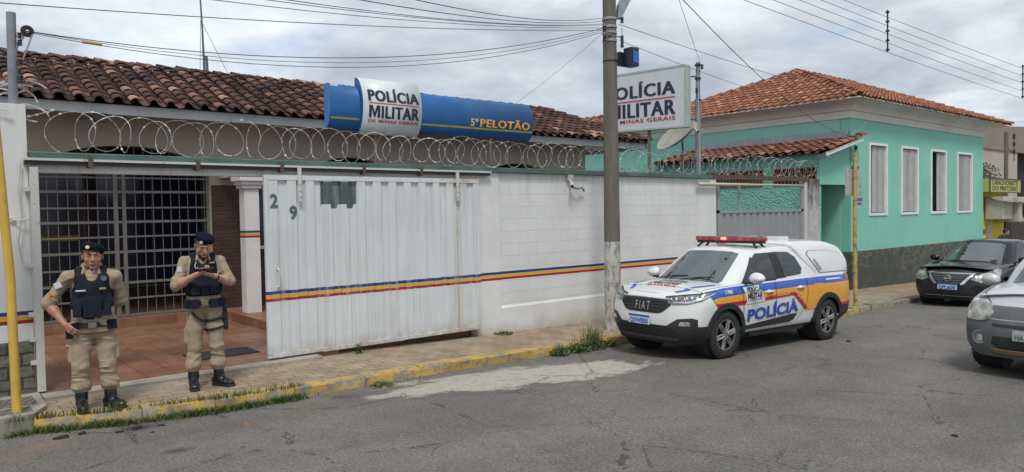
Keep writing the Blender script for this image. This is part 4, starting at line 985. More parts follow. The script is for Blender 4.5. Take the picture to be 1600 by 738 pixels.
# cable spool on the near post
cs = empty('cable_spool', (1.22, 9.86, 4.1)); tag(cs, 'small round dark cable spool clamped between the near post and the service cables', 'cable spool')
bm = B()
for rr in (.03, .045, .055): tube(bm, [(1.22 + rr * math.cos(2 * PI * k / 16), 9.86 + .01 * k / 16, 4.10 + rr * math.sin(2 * PI * k / 16)) for k in range(16)], .012, 6, closed=True)
P('coil', bm, MBLK, cs)
bm = B(); tube(bm, [(1.20, 9.88, 4.08), (1.12, 9.92, 3.92), (1.08, 9.93, 3.8)], .015, 6); tube(bm, [(1.27, 9.86, 4.08), (1.18, 9.90, 3.8), (1.14, 9.93, 3.68)], .008, 6); P('tie', bm, MGALV, cs)
bm = B(); tube(bm, [(1.75, 9.80, 4.04), (1.95, 9.78, 4.03)], .017, 8)
tag(obj('cable_splice', bm, simple('orange_splice', (.42, .25, .06), .6)), 'short orange splice sleeve on the service cable near the left post', 'splice')
# ================================================================== razor wire
MRAZ = simple('razor_wire_steel', (.42, .43, .43), .5, .45, var=.25)
def razor(x0, x1, R0, z0, pitch, y=9.92, seed=2):
    """concertina: near-round loops leaning alternately, clipped to their neighbours"""
    rng = random.Random(seed); bm = B(); n = 26; turns = int((x1 - x0) / pitch)
    A = [(rng.uniform(-.09, .09), R0 * rng.uniform(.82, 1.1), rng.uniform(-.015, .05), R(rng.uniform(-38, -15) if q % 2 else rng.uniform(-85, -60))) for q in range(turns + 2)]
    pts = []
    for k in range(turns * n):
        q = k // n; f = (k % n) / n; f2 = f * f * (3 - 2 * f); th = 2 * PI * f
        dx, Rr, dz, lean = [A[q][i] * (1 - f2) + A[q + 1][i] * f2 for i in range(4)]
        pass
        # loop plane turned about the vertical by 'lean'
        h = Rr * math.sin(th)
        pts.append(Vector((x0 + (q + f) * pitch + dx + h * math.sin(lean), y + h * math.cos(lean) * .8, z0 + Rr - Rr * math.cos(th) + dz)))
    pts = [p + Vector((mnoise.noise((i * .11, 0, 3)), mnoise.noise((i * .13, 7, 3)), mnoise.noise((i * .12, 3, 9)))) * .045 for i, p in enumerate(pts)]
    for _ in range(2): pts = [pts[0]] + [(pts[i - 1] + pts[i] * 2 + pts[i + 1]) / 4 for i in range(1, len(pts) - 1)] + [pts[-1]]
    tube(bm, pts, .0038, 4)
    for i in range(1, len(pts) - 1):
        p = pts[i]; d = (pts[i + 1] - pts[i - 1]).normalized(); s_ = d.orthogonal().normalized(); s_.rotate(Matrix.Rotation(rng.uniform(0, 6), 3, d))
        if i % 2:
            a, b, c, e = p - d * .026, p + d * .026, p + s_ * .013, p - s_ * .013
            bm.faces.new([bm.verts.new(v) for v in (a, c, b, e)])
    return bm
rw = empty('razor_wire', (1.2, 9.92, 2.75)); tag(rw, 'coils of silver razor wire running along the top of the white wall', 'razor wire')
P('coil', razor(1.45, 18.7, .235, 2.755, .25), MRAZ, rw)
rng = random.Random(11); bm = B()
for k in range(9):
    c = Vector((1.15 + rng.uniform(-.25, .25), 9.95 + rng.uniform(-.1, .1), 3.25 + rng.uniform(-.15, .12))); ra = rng.uniform(.18, .42); an = rng.uniform(0, 2); ti = rng.uniform(-.6, .6)
    pts = []
    for j in range(16):
        th = an + j / 15 * rng.uniform(3.2, 4.2); pts.append(c + Vector((ra * math.cos(th), .12 * math.sin(th + ti), ra * .62 * math.sin(th) + ti * .2 * math.cos(th))))
    tube(bm, pts, .006, 4)
    for p, q in zip(pts, pts[1:]):
        d = (q - p).normalized(); s_ = d.orthogonal().normalized()
        for f in (.25, .75):
            o_ = p.lerp(q, f); bm.faces.new([bm.verts.new(v) for v in (o_ - d * .03, o_ + s_ * .016, o_ + d * .03, o_ - s_ * .016)])
P('tangle', bm, MRAZ, rw)
# thin wire holders along the flashing
for X in (5.85, 11.1, 12.9):
    bm = B(); tube(bm, [(X, 9.9, 2.74), (X, 9.9, 2.95)], .008, 6); P('wire_holder', bm, MRUSTD, rw)
# cameras on the wall
def camera_unit(root, c, d):
    c = Vector(c); d = Vector(d).normalized()
    bm = B(); box(bm, c.x - .05, c.y + .03, c.z + .05, c.x + .08, c.y + .1, c.z + .2, bev=.006); P('bracket', bm, MCREAM, root)
    bm = B(); tube(bm, [c + Vector((0, .05, .05)), c + Vector((0, .0, 0)), c], .018, 8); tube(bm, [c - d * .02, c + d * .13], .032, 12); P('camera_body', bm, simple('white_camera_shell', (.5, .5, .5), .4), root)
    bm = B(); tube(bm, [c + d * .131, c + d * .14], .026, 12); P('lens', bm, MBLK, root)
c1 = empty('security_camera', (9.62, 9.78, 2.5)); tag(c1, 'small white security camera below the flashing just left of the utility pole', 'camera'); camera_unit(c1, (9.62, 9.72, 2.50), (-.5, -.6, -.4))
bm = B(); tube(bm, [(9.6, 9.74, 2.44), (9.75, 9.7, 2.40), (9.9, 9.72, 2.42), (9.97, 9.75, 2.36)], .02, 8); P('cable_tail', bm, MGALV, c1)
c2 = empty('security_camera', (14.0, 9.75, 3.85)); tag(c2, 'white round security camera fixed on the grey post beside the box sign', 'camera'); camera_unit(c2, (13.72, 9.90, 3.72), (-.6, -.6, -.2))
# ================================================================== satellite dish
MDISH = simple('grey_mesh_dish', (.27, .26, .23), .7, var=.15, sc=10)
ds = empty('satellite_dish', (16.0, 12.0, 3.2)); tag(ds, 'tilted satellite dish on a pole behind the white wall, left of the grey post', 'satellite dish')
bm = B(); prof = [(.0001, 0)] + [(r_, .5 * r_ * r_) for r_ in (.15, .3, .42, .54, .64)]; lathe(bm, prof, 28)
lathe(bm, [(r_, z_ - .012) for r_, z_ in prof], 28)
q = Vector((-.66, .23, .72)).normalized().to_track_quat('Z', 'Y').to_matrix().to_4x4()
bmesh.ops.transform(bm, matrix=Matrix.Translation((15.95, 12.0, 3.86)) @ q, verts=bm.verts); P('dish', bm, MDISH, ds, smooth=True)
D_ = q.to_3x3()
bm = B(); c0 = Vector((15.95, 12., 3.86)); fp = c0 + D_ @ Vector((0, 0, .6))
for k in range(3): a_ = 2.1 * k; tube(bm, [c0 + D_ @ Vector((.68 * math.cos(a_), .68 * math.sin(a_), .26)), fp], .008, 6)
tube(bm, [fp, fp - D_ @ Vector((0, 0, .1))], .035, 10); P('feed_arm', bm, MGALV, ds)
bm = B(); tube(bm, [(16.05, 12.05, 3.8), (16.08, 12.05, 3.6), (16.08, 12.05, -.3)], .03, 8); P('mount', bm, MGREYP, ds)
# ================================================================== snack bar, boxes, beige block beyond
sb = empty('snack_bar', (32.5, 9.9, -.6)); tag(sb, 'yellow snack bar front beyond the green house, with LANCHONETE DO PRETÓRIO over it', 'shop')
MYW = simple('bright_yellow_wall', (.62, .49, .02), .7, var=.08, sc=1.5, obj=False)
bm = B(); box(bm, 31.42, 9.95, -1., 34.2, 12.5, 2.5); P('wall', bm, MYW, sb)
bm = B(); box(bm, 32.25, 9.93, -1, 32.75, 9.949, 2.0); P('pilaster', bm, MCREAM, sb)
bm = B(); box(bm, 31.55, 9.935, .85, 32.1, 9.949, 1.05); P('number_mark', bm, MNUM, sb)
bm = B(); box(bm, 31.40, 9.6, 2.46, 35.0, 9.9, 2.96, bev=.01)
MSOL = simple('olive_sign_board', (.42, .40, .13), .55, var=.06)
P('sign_board', bm, MSOL, sb)
bm = join(place(text_bm('LANCHONETE', 2.95, .165, .02), lambda u, v: (31.7 + u, 9.594, 2.74 + v)), place(text_bm('DO PRETÓRIO', 2.95, .165, .02), lambda u, v: (31.7 + u, 9.594, 2.52 + v)))
P('lettering', bm, simple('dark_green_letters', (.02, .035, .02), .5), sb)
bm = B()
for q in ((31.38, 9.57, 2.43, 31.43, 9.6, 3.2), (31.38, 9.57, 2.43, 35.03, 9.6, 2.46), (31.38, 9.57, 2.955, 35.03, 9.6, 2.985)): box(bm, *q)
P('sign_frame', bm, MRUSTD, sb)
mbx = empty('utility_cabinet', (32.6, 9.3, 1.9)); tag(mbx, 'pale metal cabinets with dented canopy mounted under the yellow sign', 'cabinet')
bm = B(); box(bm, 31.9, 9.3, 1.42, 33.0, 9.9, 2.28, bev=.03); P('cabinet', bm, MCREAM, mbx)
bm = B(); box(bm, 33.05, 9.1, 1.30, 34.1, 9.9, 2.26, bev=.05); P('cabinet', bm, MCREAM, mbx)
bm = B(); lathe(bm, [(.0, 0), (.26, 0), (.3, -.03), (.0, -.03)], 18, (33.65, 9.08, 1.75), 'y'); P('round_opening', bm, MIN, mbx)
bm = B()
pts_ = [[(x, 8.95 + .12 * mnoise.noise((x * 2, y_, 0)), 2.28 - (.22 * y_) + .06 * mnoise.noise((x * 3, y_ * 3, 4))) for y_ in (0, .5, 1.)] for x in lin(31.8, 34.5, 14)]
vv = [[bm.verts.new((p[0], 9.9 - .9 * i / 2, p[2])) for i, p in enumerate(r_)] for r_ in pts_]
for a, b in zip(vv, vv[1:]):
    for k in range(2): bm.faces.new((a[k], b[k], b[k + 1], a[k + 1]))
bmesh.ops.solidify(bm, geom=bm.faces[:], thickness=.03); P('canopy_sheet', bm, MCREAM, mbx)
bm = B(); box(bm, 34.25, 9.9, -1.1, 40, 10.0, 1.55); o_ = obj('dark_yard_gate', bm, simple('dark_brown_boards', (.035, .025, .02), .7, var=.4, sc=3)); tag(o_, 'dark brown yard gate right of the yellow snack bar', 'gate')
bb = empty('apartment_block', (60, 20, -1)); tag(bb, 'plain beige block with darker parapet rising behind the yellow snack bar', 'building')
MBB = simple('pale_beige_render', (.42, .38, .33), .85, var=.08, sc=.5, obj=False); MBB2 = simple('taupe_parapet', (.24, .205, .175), .85, var=.08, sc=.5, obj=False)
bm = B(); box(bm, 52, 20, -2, 72, 34, 6.3); P('wall', bm, MBB, bb)
bm = B(); prism(bm, [(51.8, 6.3), (88, 6.3), (88, 9.3), (64.5, 8.05), (51.8, 7.8)], lambda u, v, k: (u, 19.9 + 14 * k, v)); fixn(bm); P('parapet', bm, MBB2, bb)
bm = B(); box(bm, 72.01, 20.6, -2, 88, 34, 6.3); P('opening_shade', bm, MIN, bb)  # dark opening: its shade is put in as a near-black block
lp = empty('lamp_post', (45., 13., -1.)); tag(lp, 'slim concrete post with insulators standing behind the yellow snack bar sign', 'post')
bm = B(); tube(bm, [(45., 13., -1.), (45., 13., 5.8)], .10, 10); P('shaft', bm, MPOLE, lp)
for zz in (5.6, 5.2, 4.8): insul(lp, (45.9, 12.9, zz), r=.09, h=.25)
bm = B(); tube(bm, [(45.9, 12.9, 4.3), (45.9, 12.9, 5.8)], .02, 6); tube(bm, [(45., 13, 5.), (45.9, 12.9, 4.7)], .02, 6); P('insulator_rod', bm, MBLK, lp)
# ================================================================== cars
def paint(name, col, rough=.28, dirt=.35, metal=0.):
    m = Mt(name, col, rough, metal, .5, .6)
    x, y, z = m.xyz(m.pos(obj=True))
    c = m.ramp(m.noise(2.5, 5, .6, obj=True), [(.3, tuple(v * .94 for v in col)), (.7, col)])
    low = m.ma('MULTIPLY', m.ramp(z, [(.30, 1.), (.78, 0.)]), m.ramp(m.noise(5, 6, .7, obj=True), [(.3, .2), (.7, 1.)]))
    c = m.mix(m.ma('MULTIPLY', low, dirt), c, (.26, .21, .15)); m.col(c)
    m.rough(m.ma('ADD', rough, m.ma('MULTIPLY', low, .4))); return m.m
MCW = paint('white_car_paint', (.66, .68, .67)); MCB = paint('black_car_paint', (.004, .006, .007), .16, .10); MCB.node_tree.nodes['Principled BSDF'].inputs['Coat Weight'].default_value = .25; MCB.node_tree.nodes['Principled BSDF'].inputs['Specular IOR Level'].default_value = .35; MCS = paint('silver_car_paint', (.54, .54, .55), .28, .15, .35)
MCGR = simple('grey_bumper_plastic', (.105, .112, .12), .55, var=.12, spec=.4)
MPL = simple('black_car_plastic', (.022, .024, .026), .55, var=.15, spec=.4)
MTY = simple('tyre_rubber', (.020, .020, .021), .85, var=.25, bump=.3, bsc=80)
MRIM = simple('alloy_rim', (.42, .42, .42), .32, .85, var=.1); MRIMD = simple('dark_rim_barrel', (.03, .03, .032), .5, .3)
MGL = Mt('car_glass', (.012, .016, .018), .04, spec=.9); MGL = MGL.m
MGLW = Mt('windscreen_glass', (.022, .03, .03), .03, spec=1., coat=1.); MGLW.b.inputs['Coat IOR'].default_value = 2.0; MGLW.b.inputs['Coat Roughness'].default_value = .02; MGLW = MGLW.m
MCHR = simple('chrome_trim', (.62, .63, .64), .15, .95, var=0)
MLAMP = Mt('headlamp_lens', (.10, .11, .12), .08, spec=1., coat=1.); MLAMP.col(MLAMP.ramp(MLAMP.noise(16, 4, .6, obj=True), [(.35, (.03, .032, .035)), (.6, (.14, .15, .16)), (.75, (.5, .52, .54))])); MLAMP = MLAMP.m
MLAMPY = Mt('clear_headlamp_lens', (.3, .3, .26), .1, spec=1., coat=1.); MLAMPY.col(MLAMPY.ramp(MLAMPY.noise(7, 2, .5, obj=True), [(.3, (.10, .105, .09)), (.5, (.24, .24, .20)), (.7, (.50, .50, .44))])); MLAMPY = MLAMPY.m
MCBL = simple('livery_blue', (.012, .075, .40), .35, var=.05, coat=.4); MCOR = simple('livery_amber', (.74, .34, .035), .35, var=.06, coat=.4); MCRE = simple('livery_red', (.42, .012, .02), .35, var=.05, coat=.4)
MPLW = simple('plate_white', (.58, .62, .66), .4, var=.05); MPLB = simple('plate_blue', (.02, .09, .36), .4, var=.05)
MSEAM = simple('panel_gap', (.03, .03, .03), .8, var=0); MLEDR = simple('red_tail_lens', (.25, .008, .01), .15, var=.2)
def surf(rows, sc, sr):
    """rows of control points -> dense grid [row][col] of points"""
    dense_rows = [catmull(r_, sc) for r_ in rows]; cols = list(zip(*dense_rows))
    dc = [catmull(list(c), sr) for c in cols]
    return [[dc[c][r_] for c in range(len(dc))] for r_ in range(len(dc[0]))]
def add_half(bm, G, matf=None):
    for sgn_ in (1, -1):
        V = [[bm.verts.new((p[0], p[1] * sgn_, p[2])) for p in row] for row in G]
        for i in range(len(V) - 1):
            for j in range(len(V[0]) - 1):
                q = (V[i][j], V[i][j + 1], V[i + 1][j + 1], V[i + 1][j])
                if sgn_ < 0: q = q[::-1]
                try: f = bm.faces.new(q)
                except ValueError: continue
                f.material_index = matf(i, j) if matf else 0
    bmesh.ops.remove_doubles(bm, verts=bm.verts, dist=.0008)
def cap_rows(edge, crown, n=7):
    """rows running from a dense edge line inward to the centre line, with a crown"""
    out = []
    for k in range(n + 1):
        t = k / n; out.append([np.array((p[0], p[1] * (1 - t), p[2] + crown * min(1, abs(p[1]) / .62) * (1 - (1 - t) ** 2))) for p in edge])
    return out
def bvh_of(bm): return BVHTree.FromBMesh(bm)
SPLIT = ('door_seam', 'red_band', 'bonnet_seam'); HOLED = ('red_band', 'amber_band', 'blue_band'); HOLES = ((0., .345, .41), (2.737, .345, .41))
def decal(bvh, name, polys, d, mat, parent, eps=.004, step=.06, thick=0., holes=()):
    """polys: list of lists of 3d points; projected along d onto the body"""
    if name in SPLIT and len(polys) > 1:
        for pl in polys: decal(bvh, name, [pl], d, mat, parent, eps, step, thick)
        return
    if name in HOLED: holes = HOLES
    d = Vector(d).normalized(); u = d.orthogonal().normalized(); v = d.cross(u)
    out_ = B()
    for pl in polys:
        if isinstance(pl, bmesh.types.BMesh):
            bm = pl
            for vv in bm.verts: c = vv.co.copy(); vv.co = Vector((c.dot(u), c.dot(v), 0))
        else: bm = poly_bm([(Vector(p).dot(u), Vector(p).dot(v)) for p in pl])
        grid_cut(bm, step)
        dead = []
        for vv in bm.verts:
            o_ = u * vv.co.x + v * vv.co.y - d * 6
            h, n_, i_, ds_ = bvh.ray_cast(o_, d)
            if h is None or any((h.x - a) ** 2 + (h.z - b_) ** 2 < c_ ** 2 for a, b_, c_ in holes): dead.append(vv)
            else: vv.co = h - d * eps
        if dead: bmesh.ops.delete(bm, geom=dead, context='VERTS')
        me = bpy.data.meshes.new('d'); bm.to_mesh(me); bm.free(); out_.from_mesh(me); bpy.data.meshes.remove(me)
    out_.normal_update()
    for f in list(out_.faces):
        if f.normal.dot(d) > 0: f.normal_flip()
    if thick and len(out_.faces): 
        bmesh.ops.solidify(out_, geom=out_.faces[:], thickness=thick)
    return obj(name, out_, mat, parent, smooth=False)
def side(pl, y=-1.): return [(x, y, z) for x, z in pl]
def front(pl, x=-1.): return [(x, -yy, z) for yy, z in pl]     # first number = to the viewer's right when facing the nose
def txt3(s, wd, h, f, bold=.03): return place(text_bm(s, wd, h, bold), f)
def wheel(parent, x, y, Rr=.34, rim=.215, wd=.20, style='alloy', steer=0., flip=1):
    w_ = B(); sgn_ = -1 if y < 0 else 1
    pr = [(rim - .005, -wd / 2 + .01), (rim + .02, -wd / 2), (Rr - .04, -wd / 2), (Rr - .012, -wd / 2 + .018), (Rr, -wd / 2 + .05), (Rr, wd / 2 - .05), (Rr - .012, wd / 2 - .018), (Rr - .04, wd / 2), (rim + .02, wd / 2), (rim - .005, wd / 2 - .01)]
    lathe(w_, pr, 48, ax='y')
    for k in range(40):                       # tread blocks
        a = 2 * PI * k / 40
        for s_ in (-1, 1):
            b0 = len(w_.verts); vs = box(w_, -.016, s_ * .05 - .045, Rr - .006, .016, s_ * .05 + .045, Rr + .006)
            bmesh.ops.rotate(w_, verts=vs, cent=(0, 0, 0), matrix=Matrix.Rotation(a + (0 if s_ > 0 else PI / 40), 3, 'Y'))
    we = obj('wheel', w_, MTY, parent, smooth=True, angle=35, loc=(x, y, Rr)); we.rotation_euler = (0, 0, steer)
    b = B(); lathe(b, [(rim, -wd / 2 + .015), (rim - .012, -wd / 2 + .03), (rim - .03, wd / 2 - .04), (.0001, wd / 2 - .05)], 40, ax='y')
    if sgn_ > 0: bmesh.ops.rotate(b, verts=b.verts, cent=(0, 0, 0), matrix=Matrix.Rotation(PI, 3, 'Z'))
    obj('rim_barrel', b, MRIMD, we, smooth=True, angle=30)
    b = B(); yo = -wd / 2 + .018
    lathe(b, [(rim + .002, yo), (rim - .004, yo - .008), (rim - .018, yo - .006), (rim - .02, yo + .012)], 40, ax='y')
    ns = 6 if style == 'alloy' else 5
    for k in range(ns):
        a0 = 2 * PI * k / ns + .2
        for s_ in (-1, 1):
            pts = []
            for t, off, dep in ((.18, .10, .0), (.45, .20, .004), (.72, .20, .006), (.97, .34, .006)):
                r_ = rim * t; a = a0 + s_ * off * (.6 if t > .9 else 1) / max(t, .3) * .55
                pts.append((r_ * math.cos(a), yo - .002 + dep, r_ * math.sin(a)))
            tube(b, pts, [.017, .014, .013, .017], 6)
        tube(b, [(rim * .55 * math.cos(a0), yo + .004, rim * .55 * math.sin(a0)), (rim * .97 * math.cos(a0), yo + .004, rim * .97 * math.sin(a0))], [.008, .02], 6)
    lathe(b, [(.0001, yo - .012), (.035, yo - .012), (.045, yo - .002), (.05, yo + .02)], 20, ax='y')
    if sgn_ > 0: bmesh.ops.rotate(b, verts=b.verts, cent=(0, 0, 0), matrix=Matrix.Rotation(PI, 3, 'Z'))
    obj('rim', b, MRIM, we, smooth=True, angle=40)
    return we
def cut_arch(bm, xs_, Rc, zc):
    dead = [f for f in bm.faces if any(any((v.co.x - x) ** 2 + (v.co.z - zc) ** 2 < Rc ** 2 for v in f.verts) for x in xs_) and abs(f.calc_center_median().y) > .5]
    bmesh.ops.delete(bm, geom=dead, context='FACES')
def arch_ring(bvh, parent, x, zc, r0, r1, mat, a0=-12, a1=192, name='arch_trim', eps=.020):
    for s_ in (-1, 1):
        polys = []; n = 22
        for k in range(n):
            A, Bq = R(a0 + (a1 - a0) * k / n), R(a0 + (a1 - a0) * (k + 1) / n)
            polys.append([(x + r_ * math.cos(a) , s_, zc + r_ * math.sin(a)) for r_, a in ((r0, A), (r1, A), (r1, Bq), (r0, Bq))])
        decal(bvh, name, polys, (0, -s_, 0), mat, parent, eps, .2, thick=.02)
def under(parent, x0, x1, hw, z0, z1, wells, mat):
    b = B(); box(b, x0, -hw, z0, x1, hw, z1)
    obj('underbody', b, mat, parent)
    for x, zc, r_ in wells:
        for s_ in (-1, 1):
            b = B(); lathe(b, [(r_, s_ * .80), (r_, s_ * .50), (.001, s_ * .50)], 24, (x, 0, zc), 'y'); obj('wheel_well', b, mat, parent)
def mercosul(parent, c, right, up, nrm, s, w_=.40, h=.13, mercosul_=True, name='number_plate'):
    c, right, up, nrm = map(Vector, (c, right, up, nrm)); root = B()
    f = lambda u, v, e=0: c + right * u + up * v + nrm * e
    prism(root, [(-w_ / 2, -h / 2), (w_ / 2, -h / 2), (w_ / 2, h / 2), (-w_ / 2, h / 2)], lambda u, v, k: f(u, v, .012 * (1 - k))); fixn(root)
    pl = obj(name, root, MPLW if mercosul_ else simple('grey_plate', (.36, .38, .36), .45), parent)
    if mercosul_:
        bb_ = B(); prism(bb_, [(-w_ / 2, h / 2 - .03), (w_ / 2, h / 2 - .03), (w_ / 2, h / 2), (-w_ / 2, h / 2)], lambda u, v, k: f(u, v, .014 - .003 * k)); fixn(bb_); obj('plate_band', bb_, MPLB, pl)
    t_ = text_bm(s, (w_ * .88) * min(1, len(s) / 7), h * .52, .035); 
    for v in t_.verts: v.co = f(v.co.x - w_ * .44, v.co.y - h * .40, .0155)
    obj('plate_characters', t_, MPLB if mercosul_ else MNUM, pl)
    return pl
# ------------------------------------------------------------------ police pickup
def make_pickup():
    root = empty('police_pickup', (0, 0, 0)); tag(root, 'white police pickup with blue, amber and red livery and a red roof light bar', 'pickup truck')
    def sh(x):
        w1 = min(1, max(0, (x + .55) / .65)); w2 = min(1, max(0, (3.45 - x) / 1.0)); return x - .33 * w1 * w2
    shp = lambda P_: [(sh(p[0]), p[1], p[2]) for p in P_]
    side = lambda pl, y=-1.: [(sh(x), y, z) for x, z in pl]
    zup = lambda rows_, dz: [[(p[0], p[1], p[2] + dz * min(1, max(0, (p[2] - 1.1) / .35))) for p in r_] for r_ in rows_]
    sx = [-.40, -.12, .28, .62, 1.4, 2.15, 2.72, 3.18]
    def row(zf, xf, yc, ys, zs, zr, xr, yrc):
        fr = [(xf[0], 0, zf), (xf[1], -.36, zf), (xf[2], -.60, zf), (xf[3], -yc, zf if not isinstance(zs, list) else (zf + zs[0]) / 2)]
        sd_ = [(x, -(ys[k] if isinstance(ys, list) else ys), zs[k] if isinstance(zs, list) else zf + (zs - zf) * min(1, (k + 1) / 3)) for k, x in enumerate(sx)]
        rr_ = [(xr[0], -yrc, zr), (xr[1], -.62, zr), (xr[2], 0, zr)]
        return fr + sd_ + rr_
    rows = [row(.235, (-.72, -.70, -.63, -.49), .70, .76, .27, .36, (3.42, 3.52, 3.54), .74),
            row(.37, (-.81, -.79, -.71, -.56), .77, .835, .36, .42, (3.50, 3.60, 3.62), .79),
            row(.50, (-.83, -.81, -.73, -.585), .80, .855, .50, .52, (3.53, 3.63, 3.65), .80),
            row(.62, (-.825, -.805, -.725, -.575), .81, .868, .62, .64, (3.53, 3.61, 3.63), .80),
            row(.78, (-.80, -.78, -.70, -.55), .81, .872, .79, .80, (3.53, 3.59, 3.60), .80),
            row(.875, (-.775, -.755, -.675, -.52), .795, [.84, .86, .862, .862, .862, .862, .862, .855], [.915, .935, .95, .955, .96, .97, .975, .975], .97, (3.52, 3.58, 3.59), .79),
            row(.93, (-.71, -.69, -.60, -.43), .74, [.785, .80, .81, .815, .82, .82, .82, .81], [.985, 1.01, 1.03, 1.045, 1.06, 1.08, 1.095, 1.10], 1.10, (3.50, 3.56, 3.57), .75)]
    G = surf(rows, 6, 5)
    nr_blk_front = 10; 
    def mf(i, j):
        c = j / 6
        if c < 4.3 and i < 10: return 1
        if c >= 4.3 and i < 4: return 1
        if c > 10.8 and i < 15: return 1
        return 0
    bm = B(); add_half(bm, G, mf)
    H = cap_rows(G[-1], .055, 7)
    for r_ in H:
        for p in r_:
            pass
    add_half(bm, H)
    bvh = bvh_of(bm)
    cut_arch(bm, (0., 2.737), .385, .345); fixn(bm)
    obj('body', bm, None, root, smooth=True, mats=[MCW, MPL], angle=50)
    # cabin
    g = [[(.34, 0, 1.03), (.38, -.40, 1.03), (.56, -.70, 1.02), (.78, -.785, 1.03), (1.4, -.81, 1.045), (2.0, -.81, 1.065), (2.45, -.81, 1.08), (2.72, -.79, 1.09), (2.78, -.4, 1.09), (2.78, 0, 1.09)],
         [(.77, 0, 1.28), (.80, -.37, 1.28), (.93, -.64, 1.27), (1.10, -.715, 1.28), (1.48, -.74, 1.29), (1.98, -.74, 1.30), (2.33, -.735, 1.30), (2.56, -.71, 1.30), (2.62, -.4, 1.3), (2.62, 0, 1.3)],
         [(1.10, 0, 1.475), (1.12, -.35, 1.47), (1.21, -.56, 1.455), (1.33, -.62, 1.46), (1.60, -.64, 1.48), (1.98, -.64, 1.49), (2.22, -.635, 1.485), (2.44, -.60, 1.46), (2.48, -.4, 1.47), (2.48, 0, 1.48)],
         [(1.20, 0, 1.515), (1.22, -.32, 1.51), (1.30, -.49, 1.50), (1.40, -.53, 1.505), (1.64, -.55, 1.52), (1.98, -.55, 1.53), (2.2, -.55, 1.525), (2.38, -.52, 1.51), (2.42, -.35, 1.51), (2.42, 0, 1.52)]]
    g = [shp(r_) for r_ in zup(g, .04)]
    C_ = surf(g, 6, 6); bm = B(); add_half(bm, C_); add_half(bm, cap_rows(C_[-1], .025, 5)); fixn(bm); cv = bvh_of(bm)
    obj('cabin', bm, MCW, root, smooth=True, angle=60)
    # canopy over the load bed
    k_ = [[(2.62, 0, 1.095), (2.62, -.4, 1.095), (2.66, -.74, 1.095), (2.80, -.80, 1.095), (3.2, -.80, 1.095), (3.48, -.775, 1.095), (3.56, -.70, 1.095), (3.58, -.4, 1.095), (3.58, 0, 1.095)],
          [(2.44, 0, 1.28), (2.45, -.4, 1.28), (2.48, -.72, 1.28), (2.64, -.775, 1.28), (3.16, -.775, 1.27), (3.47, -.755, 1.27), (3.545, -.69, 1.27), (3.565, -.4, 1.27), (3.565, 0, 1.27)],
          [(2.28, 0, 1.47), (2.29, -.4, 1.47), (2.33, -.64, 1.47), (2.46, -.695, 1.475), (3.04, -.71, 1.49), (3.33, -.69, 1.475), (3.42, -.64, 1.47), (3.45, -.4, 1.47), (3.45, 0, 1.47)],
          [(2.24, 0, 1.56), (2.25, -.4, 1.56), (2.28, -.57, 1.56), (2.42, -.62, 1.585), (2.95, -.63, 1.59), (3.19, -.61, 1.57), (3.27, -.55, 1.555), (3.32, -.35, 1.555), (3.32, 0, 1.555)]]
    k_ = [shp(r_) for r_ in zup(k_, .04)]
    K_ = surf(k_, 6, 5); bm = B(); add_half(bm, K_); add_half(bm, cap_rows(K_[-1], .035, 5)); fixn(bm); kv = bvh_of(bm)
    cn = obj('bed_canopy', bm, MCW, root, smooth=True, angle=60)
    rim_ = [(2.80, 1.13), (2.62, 1.34), (2.57, 1.43), (2.62, 1.48), (3.06, 1.48), (3.28, 1.43), (3.48, 1.20), (3.47, 1.13)]
    cxm = sum(p[0] for p in rim_) / 8; czm = sum(p[1] for p in rim_) / 8
    decal(kv, 'panel_seam', [side([(cxm + (x - cxm) * 1.035, czm + (z - czm) * 1.06) for x, z in rim_])], (0, 1, 0), simple('grey_seam', (.22, .23, .23), .6), cn, .006, .08)
    decal(kv, 'side_panel', [side(rim_)], (0, 1, 0), MCW, cn, .012, .08, thick=.014)
    decal(kv, 'side_vent', [side([(2.78, 1.17), (2.66, 1.34), (2.70, 1.36), (2.84, 1.17)])], (0, 1, 0), simple('vent_grey', (.30, .31, .31), .6), cn, .016, .1)
    for q in ((2.10, -.34, 1.63, 2.40, -.02), (2.0, .15, 1.63, 2.25, .42)):
        b = B(); box(b, q[0], q[1], q[2], q[3], q[4], q[2] + .085, bev=.025); obj('roof_vent', b, MCW, cn, smooth=True, angle=50)
    # glass
    decal(cv, 'windscreen', [[(.17, -.58, 1.055), (.17, .58, 1.055), (.17, .60, 1.10), (.77, .50, 1.475), (.77, .40, 1.497), (.77, 0, 1.505), (.77, -.40, 1.497), (.77, -.50, 1.475), (.17, -.60, 1.10)]], (1, 0, -.25), MGLW, root, .005, .07)
    for s_ in (-1, 1):
        D = (0, -s_, 0)
        sd = lambda pl: [(sh(x), s_, z + .04 * min(1, max(0, (z - 1.1) / .35))) for x, z in pl]
        decal(cv, 'door_pillar_trim', [sd([(1.60, 1.075), (1.57, 1.44), (1.84, 1.45), (1.92, 1.09)])], D, MPL, root, .005, .08)
        decal(cv, 'window', [sd([(.84, 1.075), (1.20, 1.38), (1.30, 1.435), (1.58, 1.442), (1.64, 1.085)])], D, MGL, root, .007, .07)
        decal(cv, 'window', [sd([(1.88, 1.10), (1.81, 1.448), (2.14, 1.44), (2.30, 1.37), (2.40, 1.20), (2.34, 1.125)])], D, MGL, root, .007, .07)
        decal(cv, 'window_rubber', [sd([(.78, 1.045), (1.64, 1.062), (1.64, 1.085), (.84, 1.075)]), sd([(.78, 1.045), (.84, 1.075), (1.20, 1.38), (1.17, 1.39)])], D, MPL, root, .006, .08)
        # livery
        top = [(-.22, .935), (.0, .985), (.3, 1.01), (.62, 1.022), (1.4, 1.035), (2.15, 1.052), (2.75, 1.065), (3.46, 1.068)]
